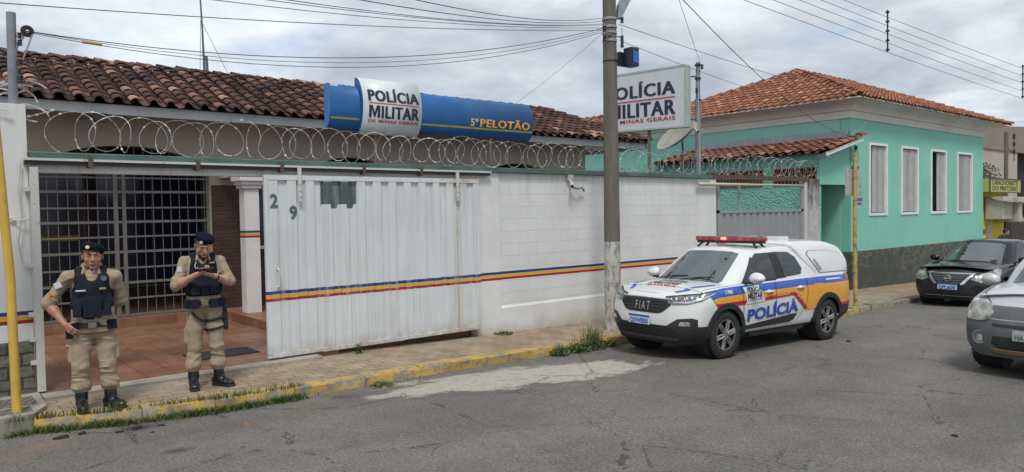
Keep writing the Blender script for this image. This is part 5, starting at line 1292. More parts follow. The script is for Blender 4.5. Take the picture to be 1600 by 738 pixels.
        blu = top + [(3.46, .955), (2.2, .94), (1.4, .925), (.62, .905), (.12, .885), (-.08, .86)]
        decal(bvh, 'blue_band', [sd(blu)], D, MCBL, root, .007, .035)
        decal(bvh, 'amber_band', [sd([(-.08, .86), (.12, .885), (.62, .905), (1.4, .925), (2.2, .94), (2.2, .80), (2.06, .86), (1.3, .83), (.62, .81), (.2, .80), (.02, .80)]),
                                  sd([(2.2, .94), (3.50, .955), (3.50, .60), (3.1, .56), (2.42, .56), (2.2, .80)])], D, MCOR, root, .008, .04)
        decal(bvh, 'red_band', [sd([(.02, .80), (.2, .80), (.62, .81), (.78, .815), (.76, .755), (.5, .75), (.12, .74)]),
                                sd([(1.21, .785), (1.30, .832), (2.06, .862), (2.43, .585), (2.36, .565), (2.03, .815), (1.3, .782)]),
                                sd([(3.16, .60), (3.50, .62), (3.50, .57), (3.16, .55)])], D, MCRE, root, .0095, .04)
        decal(bvh, 'badge_panel', [sd([(.80, .755), (.72, 1.0), (1.12, 1.015), (1.24, .775)])], D, MCW, root, .0115, .04)
        if s_ < 0:
            pb = lambda x0, z0, sl=.0: (lambda u, v: (sh(x0) + u, -1, z0 + v + u * sl))
            decal(bvh, 'lettering', [txt3('POLÍCIA', .36, .065, pb(.80, .925, .03), .03)], D, MLET, root, .0135, .05)
            decal(bvh, 'lettering', [txt3('MILITAR', .37, .08, pb(.81, .822, .03), .04)], D, MLET, root, .0135, .05)
            decal(bvh, 'lettering', [txt3('DE MINAS GERAIS', .36, .018, pb(.82, .79, .03), .02)], D, MLETR, root, .0135, .05)
            decal(bvh, 'red_rule', [sd([(.80, .908), (1.16, .918), (1.16, .925), (.80, .915)])], D, MCRE, root, .0135, .1)
            decal(bvh, 'police_lettering', [txt3('POLÍCIA', 1.34, .165, pb(.82, .500, .045), .036)], D, MCBL, root, .0105, .05)
            decal(bvh, 'lettering', [txt3('190', .16, .05, pb(.30, .925, .02), .03)], D, MPLW, root, .0105, .05)
            decal(bvh, 'white_script_line', [sd([(2.86, 1.0), (3.22, 1.005), (3.22, 1.03), (2.86, 1.025)])], D, MPLW, root, .0105, .1)
            decal(bvh, 'white_script_line', [sd([(1.50, .822), (1.92, .838), (1.92, .845), (1.50, .829)])], D, MPLW, root, .012, .1)
            decal(bvh, 'grey_code_mark', [sd([(1.98, .70), (2.05, .70), (2.05, .77), (1.98, .77)])], D, simple('grey_mark', (.25, .26, .26), .6), root, .008, .1)
        decal(bvh, 'side_moulding', [sd([(.64, .375), (.66, .43), (2.02, .52), (2.14, .52), (2.04, .43), (1.92, .40)])], D, MPL, root, .012, .1, thick=.016)
        decal(bvh, 'door_seam', [sd([(.70, .36), (.71, .36), (.72, .7), (.70, 1.03), (.69, 1.03), (.71, .7)]), sd([(1.52, .37), (1.53, .37), (1.56, 1.05), (1.55, 1.05)]),
                                 sd([(2.10, .40), (2.11, .40), (2.38, .62), (2.43, .80), (2.43, 1.06), (2.42, 1.06), (2.42, .80), (2.37, .62)])], D, MSEAM, root, .0145, .05)
        decal(bvh, 'fuel_flap', [sd([(2.56, .82), (2.76, .82), (2.77, .96), (2.57, .96)])], D, MCOR, root, .012, .1, thick=.008)
        for hx, hz, mt in ((1.03, .905, MCW), (1.89, .925, MCW)):
            b = B(); tube(b, [(hx - .10, s_ * .868, hz - .005), (hx - .06, s_ * .895, hz), (hx + .06, s_ * .897, hz + .004), (hx + .10, s_ * .87, hz)], [.018, .02, .02, .018], 8); tube(b, [(hx, s_ * .85, hz - .012), (hx, s_ * .874, hz - .012)], .045, 12); obj('door_handle', b, mt, root, smooth=True)
        # mirrors
        b = B(); bmesh.ops.create_uvsphere(b, u_segments=18, v_segments=12, radius=1.)
        for v in b.verts:
            c = v.co; v.co = Vector((.53 + c.x * .085 + (.03 * (c.z > 0) * c.z), s_ * (1.0 + c.y * s_ * .125 * 1.0), 1.13 + c.z * (.085 - .02 * c.y * s_)))
            if v.co.x > .57: v.co.x = .57
        mr = obj('side_mirror', b, MCW, root, smooth=True)
        b = B(); box(b, .47, min(s_ * .80, s_ * .96), 1.045, .55, max(s_ * .80, s_ * .96), 1.075, bev=.01); obj('mirror_arm', b, MPL, mr)
        # headlamp
        hl = [(-.74, s_ * .36, .905), (-.66, s_ * .60, .935), (-.48, s_ * .76, .955), (-.18, s_ * .80, .985), (-.22, s_ * .84, .94), (-.46, s_ * .80, .85), (-.62, s_ * .66, .80), (-.74, s_ * .50, .79), (-.77, s_ * .42, .82)]
        dd = (1, -s_ * .85, -.12)
        h_ = decal(bvh, 'headlight', [hl], dd, MLAMP, root, .007, .05)
        decal(bvh, 'headlight_chrome', [[(-.60, s_ * .66, .815), (-.46, s_ * .79, .865), (-.24, s_ * .84, .94), (-.21, s_ * .83, .955), (-.47, s_ * .77, .885), (-.62, s_ * .63, .84), (-.74, s_ * .50, .835), (-.74, s_ * .50, .82)]], dd, MCHR, h_, .010, .05)
        decal(bvh, 'headlight_trim', [[(-.74, s_ * .36, .905), (-.66, s_ * .60, .938), (-.48, s_ * .76, .958), (-.18, s_ * .80, .99), (-.18, s_ * .80, .978), (-.48, s_ * .765, .946), (-.66, s_ * .605, .926), (-.74, s_ * .365, .895)]], dd, MPL, h_, .012, .05)
        decal(bvh, 'fog_recess', [[(-.8, s_ * .43, .50), (-.75, s_ * .58, .60), (-.62, s_ * .74, .62), (-.56, s_ * .80, .60), (-.56, s_ * .80, .46), (-.7, s_ * .7, .44), (-.8, s_ * .45, .46)]], (1, -s_ * .6, 0), MPL, root, .005, .06)
        f_ = decal(bvh, 'fog_lamp', [[(-.72, s_ * .57, .505), (-.70, s_ * .60, .565), (-.63, s_ * .72, .565), (-.62, s_ * .72, .505)]], (1, -s_ * .6, 0), MLAMPY, root, .012, .05)
        decal(bvh, 'tail_light', [sd([(3.30, .985), (3.52, .99), (3.52, 1.085), (3.36, 1.085)])], D, MLEDR, root, .012, .05, thick=.02)
    arch_ring(bvh, root, 0., .345, .375, .455, MPL, -18, 200); arch_ring(bvh, root, 2.737, .345, .375, .455, MPL, -18, 190)
    # nose
    decal(bvh, 'grille', [front([(-.47, .865), (.47, .865), (.50, .83), (.46, .77), (.36, .685), (.28, .66), (-.28, .66), (-.36, .685), (-.46, .77), (-.50, .83)])], (1, 0, 0), MPL, root, .006, .06)
    b = []
    for z in (.70, .745, .79, .832): w_ = .30 + (z - .68) * .9; b.append(front([(-w_, z), (w_, z), (w_, z + .014), (-w_, z + .014)]))
    decal(bvh, 'grille_bar', b, (1, 0, 0), simple('dark_grey_satin', (.035, .036, .038), .55), root, .016, .08, thick=.01)
    decal(bvh, 'chrome_strip', [front([(-.44, .866), (.44, .866), (.44, .878), (-.44, .878)])], (1, 0, 0), MCHR, root, .010, .08)
    decal(bvh, 'emblem', [txt3('F I A T', .27, .125, lambda u, v: (-1, -(u - .135), v + .70), .004)], (1, 0, 0), MCHR, root, .022, .06)
    low = [front([(-.55 + .11 * i + o_, .405 + .03 * j), (-.47 + .11 * i + o_, .405 + .03 * j), (-.46 + .11 * i + o_, .418 + .03 * j), (-.56 + .11 * i + o_, .418 + .03 * j)]) for j in range(3) for i in range(10) for o_ in ((.0,) if j % 2 else (.05,))]
    decal(bvh, 'lower_mesh', low, (1, 0, 0), simple('black_mesh', (.004, .004, .004), .8), root, .005, .2)
    decal(bvh, 'skid_strip', [front([(-.55, .285), (.55, .285), (.60, .335), (-.60, .335)])], (1, 0, 0), simple('dark_skid_plate', (.06, .063, .066), .45), root, .008, .08)
    mercosul(root, (-.845, 0.04, .555), (0, -1, 0), (0, 0, 1), (-1, 0, 0), 'QXW0I50')
    b = B(); lathe(b, [(.0001, -.80), (.014, -.80), (.014, -.79)], 10, (0, -.28, .73), 'x'); obj('tow_cap', b, MCHR, root)
    # bonnet decals
    up_ = (0, 0, -1)
    for s_ in (-1, 1):
        decal(bvh, 'bonnet_stripe', [[(-.60, s_ * .40, 1), (-.61, s_ * .46, 1), (-.35, s_ * .60, 1), (.0, s_ * .67, 1), (.02, s_ * .625, 1), (-.32, s_ * .54, 1)]], up_, MCBL, root, .005, .06)
        decal(bvh, 'bonnet_seam', [[(-.40, s_ * .745, 1), (-.41, s_ * .755, 1), (.1, s_ * .79, 1), (.5, s_ * .79, 1), (.5, s_ * .78, 1), (.1, s_ * .78, 1)]], up_, MSEAM, root, .004, .06)
    T_ = lambda x0, w_: (lambda u, v: (x0 + v, -(u - w_ / 2), 1))
    decal(bvh, 'lettering', [txt3('POLÍCIA', .50, .12, T_(-.17, .50), .02)], up_, MLET, root, .005, .06)
    decal(bvh, 'lettering', [txt3('MILITAR', .54, .13, T_(-.36, .54), .03)], up_, MLET, root, .005, .06)
    decal(bvh, 'lettering', [txt3('DE MINAS GERAIS', .54, .05, T_(-.43, .54), .03)], up_, MLETR, root, .005, .06)
    for y0_, y1_ in ((.50, -.02), (0.02, -.50)):
        b = B(); tube(b, [(.04, y0_, 1.085), (.15, (y0_ + y1_) / 2, 1.125), (.17, y1_, 1.14)], [.010, .009, .007], 6); obj('wiper', b, MPL, root)
    # roof light bar
    lb = B(); box(lb, 1.12, -.60, 1.65, 1.40, .60, 1.725, bev=.028)
    m_ = Mt('red_lightbar_lens', (.30, .035, .045), .12, spec=.7, coat=.6); m_.col(m_.ramp(m_.noise(9, 3, .6, obj=True), [(.3, (.16, .02, .028)), (.6, (.36, .06, .07)), (.75, (.5, .16, .16))])); 
    L_ = obj('light_bar', lb, m_.m, root, smooth=True, angle=50)
    b = B(); box(b, 1.14, -.58, 1.617, 1.38, .58, 1.651, bev=.008); obj('light_bar_base', b, MPL, L_)
    for s_ in (-1, 1):
        b = B(); tube(b, [(1.18, s_ * .48, 1.63), (1.14, s_ * .57, 1.55)], .018, 6); tube(b, [(1.34, s_ * .48, 1.63), (1.36, s_ * .57, 1.55)], .018, 6); obj('light_bar_foot', b, MPL, L_)
    b = B(); box(b, 1.102, -.02, 1.672, 1.117, .075, 1.708, bev=.006)
    m_ = Mt('lit_red_led', (.9, .05, .05), .4); m_.b.inputs['Emission Color'].default_value = (1, .05, .04, 1); m_.b.inputs['Emission Strength'].default_value = 9
    obj('lit_beacon', b, m_.m, L_)
    under(root, -.62, 3.45, .60, .22, .75, ((0, .345, .385), (2.737, .345, .385)), MPL)
    b = B(); box(b, .62, -.80, .25, 2.1, .80, .34, bev=.02); obj('sill', b, MPL, root)
    for x, y, st in ((0, -.755, .0), (0, .755, .0), (2.737, -.755, 0), (2.737, .755, 0)): wheel(root, x, y, .345, .225, .215, steer=st)
    return root
pk = make_pickup(); pk.location = (9.23, 6.24 + .78, -.205); pk.rotation_euler = (0, R(1.2), -.035); pk.scale = (1.025, 1.0, 1.02)
def make_car(root, rows, g, paintm, arches, Rc, cabx, colf, crown=.05, angle=55):
    G = surf(rows, 6, 5); bm = B(); add_half(bm, G, colf); add_half(bm, cap_rows(G[-1], crown, 7)); bvh = bvh_of(bm)
    cut_arch(bm, arches, Rc, Rc - .045); fixn(bm); obj('body', bm, None, root, smooth=True, mats=[paintm, MPL, MCGR], angle=angle)
    C_ = surf(g, 6, 6); bm = B(); add_half(bm, C_); add_half(bm, cap_rows(C_[-1], .025, 5)); fixn(bm); cv = bvh_of(bm)
    obj('cabin', bm, paintm, root, smooth=True, angle=60)
    return bvh, cv
def mk_row(sx):
    def row(zf, xf, yc, ys, zs, zr, xr, yrc):
        fr = [(xf[0], 0, zf), (xf[1], -.34, zf), (xf[2], -.58, zf), (xf[3], -yc, zf if not isinstance(zs, list) else (zf + zs[0]) / 2)]
        sd_ = [(x, -(ys[k] if isinstance(ys, list) else ys), zs[k] if isinstance(zs, list) else zf + (zs - zf) * min(1, (k + 1) / 3)) for k, x in enumerate(sx)]
        return fr + sd_ + [(xr[0], -yrc, zr), (xr[1], -.60, zr), (xr[2], 0, zr)]
    return row
def mirror_pair(root, x, z, yb, mat, sc=(.08, .115, .075), arm=MPL):
    for s_ in (-1, 1):
        b = B(); bmesh.ops.create_uvsphere(b, u_segments=16, v_segments=10, radius=1.)
        for v in b.verts:
            c = v.co; v.co = Vector((x + min(c.x * sc[0], .03), s_ * (yb + .15 + c.y * s_ * sc[1]), z + c.z * sc[2]))
        mr = obj('side_mirror', b, mat, root, smooth=True)
        b = B(); box(b, x - .04, min(s_ * (yb - .04), s_ * (yb + .1)), z - .07, x + .02, max(s_ * (yb - .04), s_ * (yb + .1)), z - .045, bev=.008); obj('mirror_arm', b, arm, mr)
# ------------------------------------------------------------------ black sedan
def make_sedan():
    root = empty('parked_sedan'); tag(root, 'glossy black sedan parked by the dark stone dado of the green house', 'car')
    row = mk_row([-.42, -.15, .28, .62, 1.3, 2.0, 2.60, 3.05])
    rows = [row(.20, (-.74, -.71, -.62, -.50), .70, .76, .22, .28, (3.3, 3.5, 3.52), .70),
            row(.34, (-.83, -.80, -.70, -.56), .765, .825, .33, .38, (3.42, 3.58, 3.6), .76),
            row(.48, (-.84, -.81, -.71, -.57), .785, .845, .48, .5, (3.44, 3.6, 3.62), .78),
            row(.60, (-.82, -.79, -.69, -.55), .785, .85, .62, .65, (3.44, 3.58, 3.6), .78),
            row(.70, (-.78, -.75, -.65, -.51), .775, .848, .75, .8, (3.42, 3.55, 3.57), .77),
            row(.76, (-.72, -.69, -.58, -.43), .74, [.80, .82, .84, .845, .845, .845, .84, .82], [.80, .84, .87, .885, .90, .915, .92, .92], .92, (3.4, 3.52, 3.54), .74),
            row(.795, (-.62, -.59, -.48, -.32), .66, [.74, .77, .79, .79, .80, .79, .78, .75], [.85, .89, .93, .95, .965, .98, .99, 1.0], 1.0, (3.36, 3.45, 3.47), .68)]
    g = [[(.30, 0, .96), (.35, -.38, .955), (.55, -.66, .93), (.78, -.75, .94), (1.3, -.785, .955), (1.9, -.785, .97), (2.4, -.77, .98), (2.95, -.70, .99), (3.05, -.4, 1.0), (3.08, 0, 1.0)],
         [(.74, 0, 1.20), (.78, -.35, 1.19), (.93, -.59, 1.18), (1.10, -.665, 1.19), (1.4, -.70, 1.20), (1.9, -.70, 1.21), (2.3, -.685, 1.21), (2.62, -.62, 1.21), (2.75, -.35, 1.21), (2.78, 0, 1.21)],
         [(1.12, 0, 1.40), (1.15, -.32, 1.39), (1.25, -.50, 1.38), (1.38, -.56, 1.39), (1.6, -.59, 1.41), (1.9, -.59, 1.415), (2.1, -.58, 1.40), (2.28, -.53, 1.37), (2.4, -.3, 1.37), (2.42, 0, 1.37)],
         [(1.24, 0, 1.445), (1.26, -.28, 1.44), (1.34, -.44, 1.43), (1.44, -.48, 1.44), (1.62, -.50, 1.455), (1.88, -.50, 1.46), (2.05, -.49, 1.45), (2.18, -.45, 1.42), (2.26, -.28, 1.42), (2.28, 0, 1.42)]]
    bvh, cv = make_car(root, rows, g, MCB, (0., 2.6), .36, None, lambda i, j: 0, .045)
    decal(cv, 'windscreen', [[(.5, -.60, .965), (.5, .60, .965), (.5, .585, 1.02), (1.1, .47, 1.36), (1.1, .36, 1.39), (1.1, 0, 1.40), (1.1, -.36, 1.39), (1.1, -.47, 1.36), (.5, -.585, 1.02)]], (1, 0, -.3), MGLW, root, .005, .07)
    for s_ in (-1, 1):
        D = (0, -s_, 0); sd = lambda pl: [(x, s_, z) for x, z in pl]
        decal(cv, 'window', [sd([(.92, .975), (1.20, 1.24), (1.38, 1.35), (1.62, 1.365), (1.66, .985)])], D, MGL, root, .006, .07)
        decal(cv, 'window', [sd([(1.74, .99), (1.71, 1.37), (2.02, 1.36), (2.32, 1.22), (2.42, 1.02)])], D, MGL, root, .006, .07)
        decal(cv, 'window_chrome', [sd([(.88, .955), (2.45, 1.0), (2.45, 1.012), (.90, .967)])], D, MCHR, root, .007, .1)
        decal(bvh, 'door_seam', [sd([(.70, .30), (.71, .30), (.72, .92), (.71, .92)]), sd([(1.68, .30), (1.69, .30), (1.70, .95), (1.69, .95)])], D, MSEAM, root, .004, .1)
        b = B(); tube(b, [(1.45, s_ * .84, .80), (1.49, s_ * .868, .80), (1.60, s_ * .868, .805), (1.64, s_ * .845, .805)], .014, 6); obj('door_handle', b, MCHR, root, smooth=True)
        hl = [(-.76, s_ * .44, .645), (-.72, s_ * .52, .72), (-.52, s_ * .66, .80), (-.16, s_ * .76, .885), (-.12, s_ * .82, .85), (-.28, s_ * .83, .70), (-.50, s_ * .80, .60), (-.7, s_ * .62, .585)]
        h_ = decal(bvh, 'headlight', [hl], (1, -s_ * .8, -.15), MLAMPY, root, .008, .05)
        decal(bvh, 'fog_recess', [[(-.8, s_ * .52, .36), (-.72, s_ * .66, .40), (-.72, s_ * .66, .30), (-.8, s_ * .52, .28)]], (1, -s_ * .4, 0), MPL, root, .006, .06)
    decal(bvh, 'grille', [front([(-.46, .765), (.46, .765), (.34, .60), (.27, .53), (-.27, .53), (-.34, .60)])], (1, 0, 0), MPL, root, .006, .06)
    decal(bvh, 'grille_bar', [front([(-w_, z), (w_, z), (w_, z + .012), (-w_, z + .012)]) for z, w_ in ((.57, .22), (.61, .26), (.65, .30), (.69, .33), (.73, .37))], (1, 0, 0), MCGR, root, .010, .08)
    ch = []
    for s_ in (-1, 1): ch += [front([(s_ * .50, .775), (s_ * .445, .775), (s_ * .245, .545), (s_ * .275, .52), (s_ * .33, .555)])]
    decal(bvh, 'chrome_surround', ch + [front([(-.47, .755), (.47, .755), (.48, .777), (-.48, .777)])], (1, 0, 0), MCHR, root, .014, .06, thick=.01)
    b = B(); pts = [(0, .062 * math.cos(2 * PI * k / 20), .655 + .062 * math.sin(2 * PI * k / 20)) for k in range(20)]; tube(b, [(-.845, p[1], p[2]) for p in pts], .010, 6, closed=True); box(b, -.862, -.085, .64, -.84, .085, .67, bev=.004); obj('emblem', b, MCHR, root, smooth=True, angle=50)
    decal(bvh, 'lower_grille', [front([(-.50, .42), (.50, .42), (.58, .29), (-.58, .29)])], (1, 0, 0), MPL, root, .006, .06)
    decal(bvh, 'chrome_lip', [front([(-.52, .275), (.52, .275), (.52, .287), (-.52, .287)])], (1, 0, 0), MCHR, root, .010, .08)
    mercosul(root, (-.865, 0, .485), (0, -1, 0), (0, 0, 1), (-1, 0, 0), 'QPL6J30')
    mirror_pair(root, .80, 1.03, .80, MCB)
    under(root, -.6, 3.2, .58, .18, .65, ((0, .315, .355), (2.6, .315, .355)), MPL)
    b = B(); box(b, .5, -.79, .2, 2.2, .79, .3, bev=.02); obj('sill', b, MCB, root)
    for x, y in ((0, -.74), (0, .74), (2.6, -.74), (2.6, .74)): wheel(root, x, y, .31, .20, .19)
    for y0_, y1_ in ((.55, .02), (0.0, -.52)):
        b = B(); tube(b, [(.36, y0_, .985), (.50, y1_, 1.02)], .009, 6); obj('wiper', b, MPL, root)
    return root
sd_ = make_sedan(); sd_.location = (20.0, 6.68, -.50); sd_.rotation_euler = (0, R(1.3), -.04); sd_.scale = (1.06, 1.06, 1.11)
# ------------------------------------------------------------------ silver hatchback
def make_hatch():
    root = empty('hatchback'); tag(root, 'silver hatchback with grey bumper nosing in at the right edge of the street', 'car')
    row = mk_row([-.40, -.12, .26, .55, 1.1, 1.8, 2.38, 2.7])
    rows = [row(.22, (-.70, -.68, -.62, -.50), .70, .77, .26, .30, (2.8, 2.95, 2.97), .70),
            row(.36, (-.78, -.76, -.69, -.56), .765, .835, .37, .4, (2.9, 3.02, 3.04), .77),
            row(.50, (-.79, -.77, -.70, -.575), .785, .85, .52, .55, (2.9, 3.02, 3.04), .78),
            row(.62, (-.78, -.76, -.69, -.57), .785, .85, .66, .7, (2.9, 3.02, 3.04), .78),
            row(.76, (-.74, -.72, -.65, -.52), .77, .84, .80, .82, (2.9, 3.0, 3.02), .77),
            row(.87, (-.68, -.66, -.59, -.45), .74, [.785, .80, .815, .82, .82, .82, .82, .80], [.91, .95, .98, .99, 1.0, 1.01, 1.02, 1.02], 1.0, (2.88, 2.98, 3.0), .74),
            row(.925, (-.58, -.56, -.48, -.34), .66, [.72, .75, .77, .775, .78, .78, .78, .75], [.97, 1.01, 1.045, 1.055, 1.06, 1.07, 1.08, 1.08], 1.07, (2.84, 2.92, 2.94), .70)]
    g = [[(.25, 0, 1.08), (.29, -.38, 1.075), (.46, -.64, 1.045), (.66, -.73, 1.05), (1.1, -.765, 1.06), (1.7, -.765, 1.07), (2.3, -.76, 1.08), (2.78, -.72, 1.08), (2.88, -.4, 1.08), (2.9, 0, 1.08)],
         [(.58, 0, 1.29), (.61, -.35, 1.285), (.74, -.60, 1.27), (.90, -.67, 1.28), (1.3, -.70, 1.29), (1.8, -.70, 1.3), (2.3, -.69, 1.3), (2.68, -.65, 1.3), (2.78, -.35, 1.3), (2.8, 0, 1.3)],
         [(.90, 0, 1.46), (.93, -.32, 1.455), (1.03, -.53, 1.44), (1.16, -.59, 1.45), (1.5, -.62, 1.47), (1.9, -.62, 1.475), (2.3, -.61, 1.47), (2.56, -.57, 1.46), (2.66, -.3, 1.46), (2.68, 0, 1.46)],
         [(1.02, 0, 1.50), (1.04, -.28, 1.495), (1.12, -.46, 1.485), (1.22, -.50, 1.49), (1.5, -.53, 1.51), (1.88, -.53, 1.515), (2.2, -.52, 1.51), (2.42, -.49, 1.5), (2.5, -.28, 1.5), (2.52, 0, 1.5)]]
    bvh, cv = make_car(root, rows, g, MCS, (0., 2.38), .35, None, lambda i, j: 2 if (i < 18 and j / 6 < 4.2) or i < 5 or (i < 15 and j / 6 > 10.8) else 0, .06)
    decal(cv, 'windscreen', [[(.4, -.58, 1.09), (.4, .58, 1.09), (.4, .57, 1.13), (.9, .48, 1.42), (.9, 0, 1.455), (.9, -.48, 1.42), (.4, -.57, 1.13)]], (1, 0, -.3), MGLW, root, .005, .07)
    for s_ in (-1, 1):
        D = (0, -s_, 0); sd = lambda pl: [(x, s_, z) for x, z in pl]
        decal(cv, 'window', [sd([(.78, 1.085), (1.0, 1.33), (1.12, 1.41), (1.52, 1.43), (1.54, 1.095)])], D, MGL, root, .006, .07)
        decal(cv, 'window', [sd([(1.62, 1.10), (1.60, 1.43), (2.2, 1.42), (2.3, 1.12)])], D, MGL, root, .006, .07)
        hl = [(-.72, s_ * .46, .80), (-.66, s_ * .52, .895), (-.52, s_ * .66, .915), (-.40, s_ * .73, .90), (-.36, s_ * .79, .82), (-.40, s_ * .80, .72), (-.52, s_ * .76, .675), (-.66, s_ * .64, .67), (-.74, s_ * .52, .70)]
        h_ = decal(bvh, 'headlight', [hl], (1, -s_ * .75, -.1), MLAMPY, root, .012, .05, thick=.02)
        b = B(); lathe(b, [(.0001, .0), (.045, .004), (.0451, .03)], 20, ax='x')
        bmesh.ops.rotate(b, verts=b.verts, cent=(0, 0, 0), matrix=Matrix.Rotation(s_ * -.45 * -1, 3, 'Z')); 
        fo = obj('fog_lamp', b, MLAMPY, root, smooth=True, angle=40, loc=(-.715, s_ * .60, .46))
        b = B(); lathe(b, [(.048, .03), (.052, -.006), (.085, -.014), (.092, .03)], 22, ax='x'); bmesh.ops.rotate(b, verts=b.verts, cent=(0, 0, 0), matrix=Matrix.Rotation(s_ * .45, 3, 'Z')); obj('fog_bezel', b, MCGR, fo, smooth=True, angle=40)
    decal(bvh, 'nose_panel', [front([(-.47, .88), (.47, .88), (.50, .72), (-.50, .72)])], (1, 0, 0), MCGR, root, .008, .06)
    decal(bvh, 'upper_slot', [front([(-.44, .625), (.44, .625), (.46, .655), (-.46, .655)])], (1, 0, 0), MPL, root, .008, .06)
    decal(bvh, 'lower_grille', [front([(-.44, .50), (.44, .50), (.46, .40), (.36, .33), (-.36, .33), (-.46, .40)])], (1, 0, 0), MPL, root, .008, .06)
    decal(bvh, 'bumper_insert', [front([(-.42, .28), (.42, .28), (.46, .33), (-.46, .33)])], (1, 0, 0), simple('bronze_bumper_insert', (.30, .19, .10), .5, .3), root, .02, .06, thick=.025)
    mercosul(root, (-.815, .0, .535), (0, -1, 0), (0, 0, 1), (-1, 0, 0), 'HA', mercosul_=False)
    mirror_pair(root, .62, 1.10, .76, MCHR if False else MCS, (.085, .125, .09))
    decal(bvh, 'bonnet_seam', [[(-.58, s * .5, 1), (-.57, s * .52, 1), (-.30, s * .68, 1), (.3, s * .74, 1), (.3, s * .73, 1), (-.29, s * .67, 1)] for s in (-1, 1)], (0, 0, -1), MSEAM, root, .004, .06)
    under(root, -.55, 2.8, .58, .2, .7, ((0, .305, .345), (2.38, .305, .345)), MPL)
    arch_ring(bvh, root, 0, .305, .335, .40, MCGR, -15, 195); arch_ring(bvh, root, 2.38, .305, .335, .40, MCGR, -15, 195)
    for x, y in ((0, -.745), (0, .745), (2.38, -.745), (2.38, .745)): wheel(root, x, y, .305, .19, .18)
    return root
hb_ = make_hatch(); hb_.location = (11.45, 2.78, -.20); hb_.rotation_euler = (0, 0, -.02)
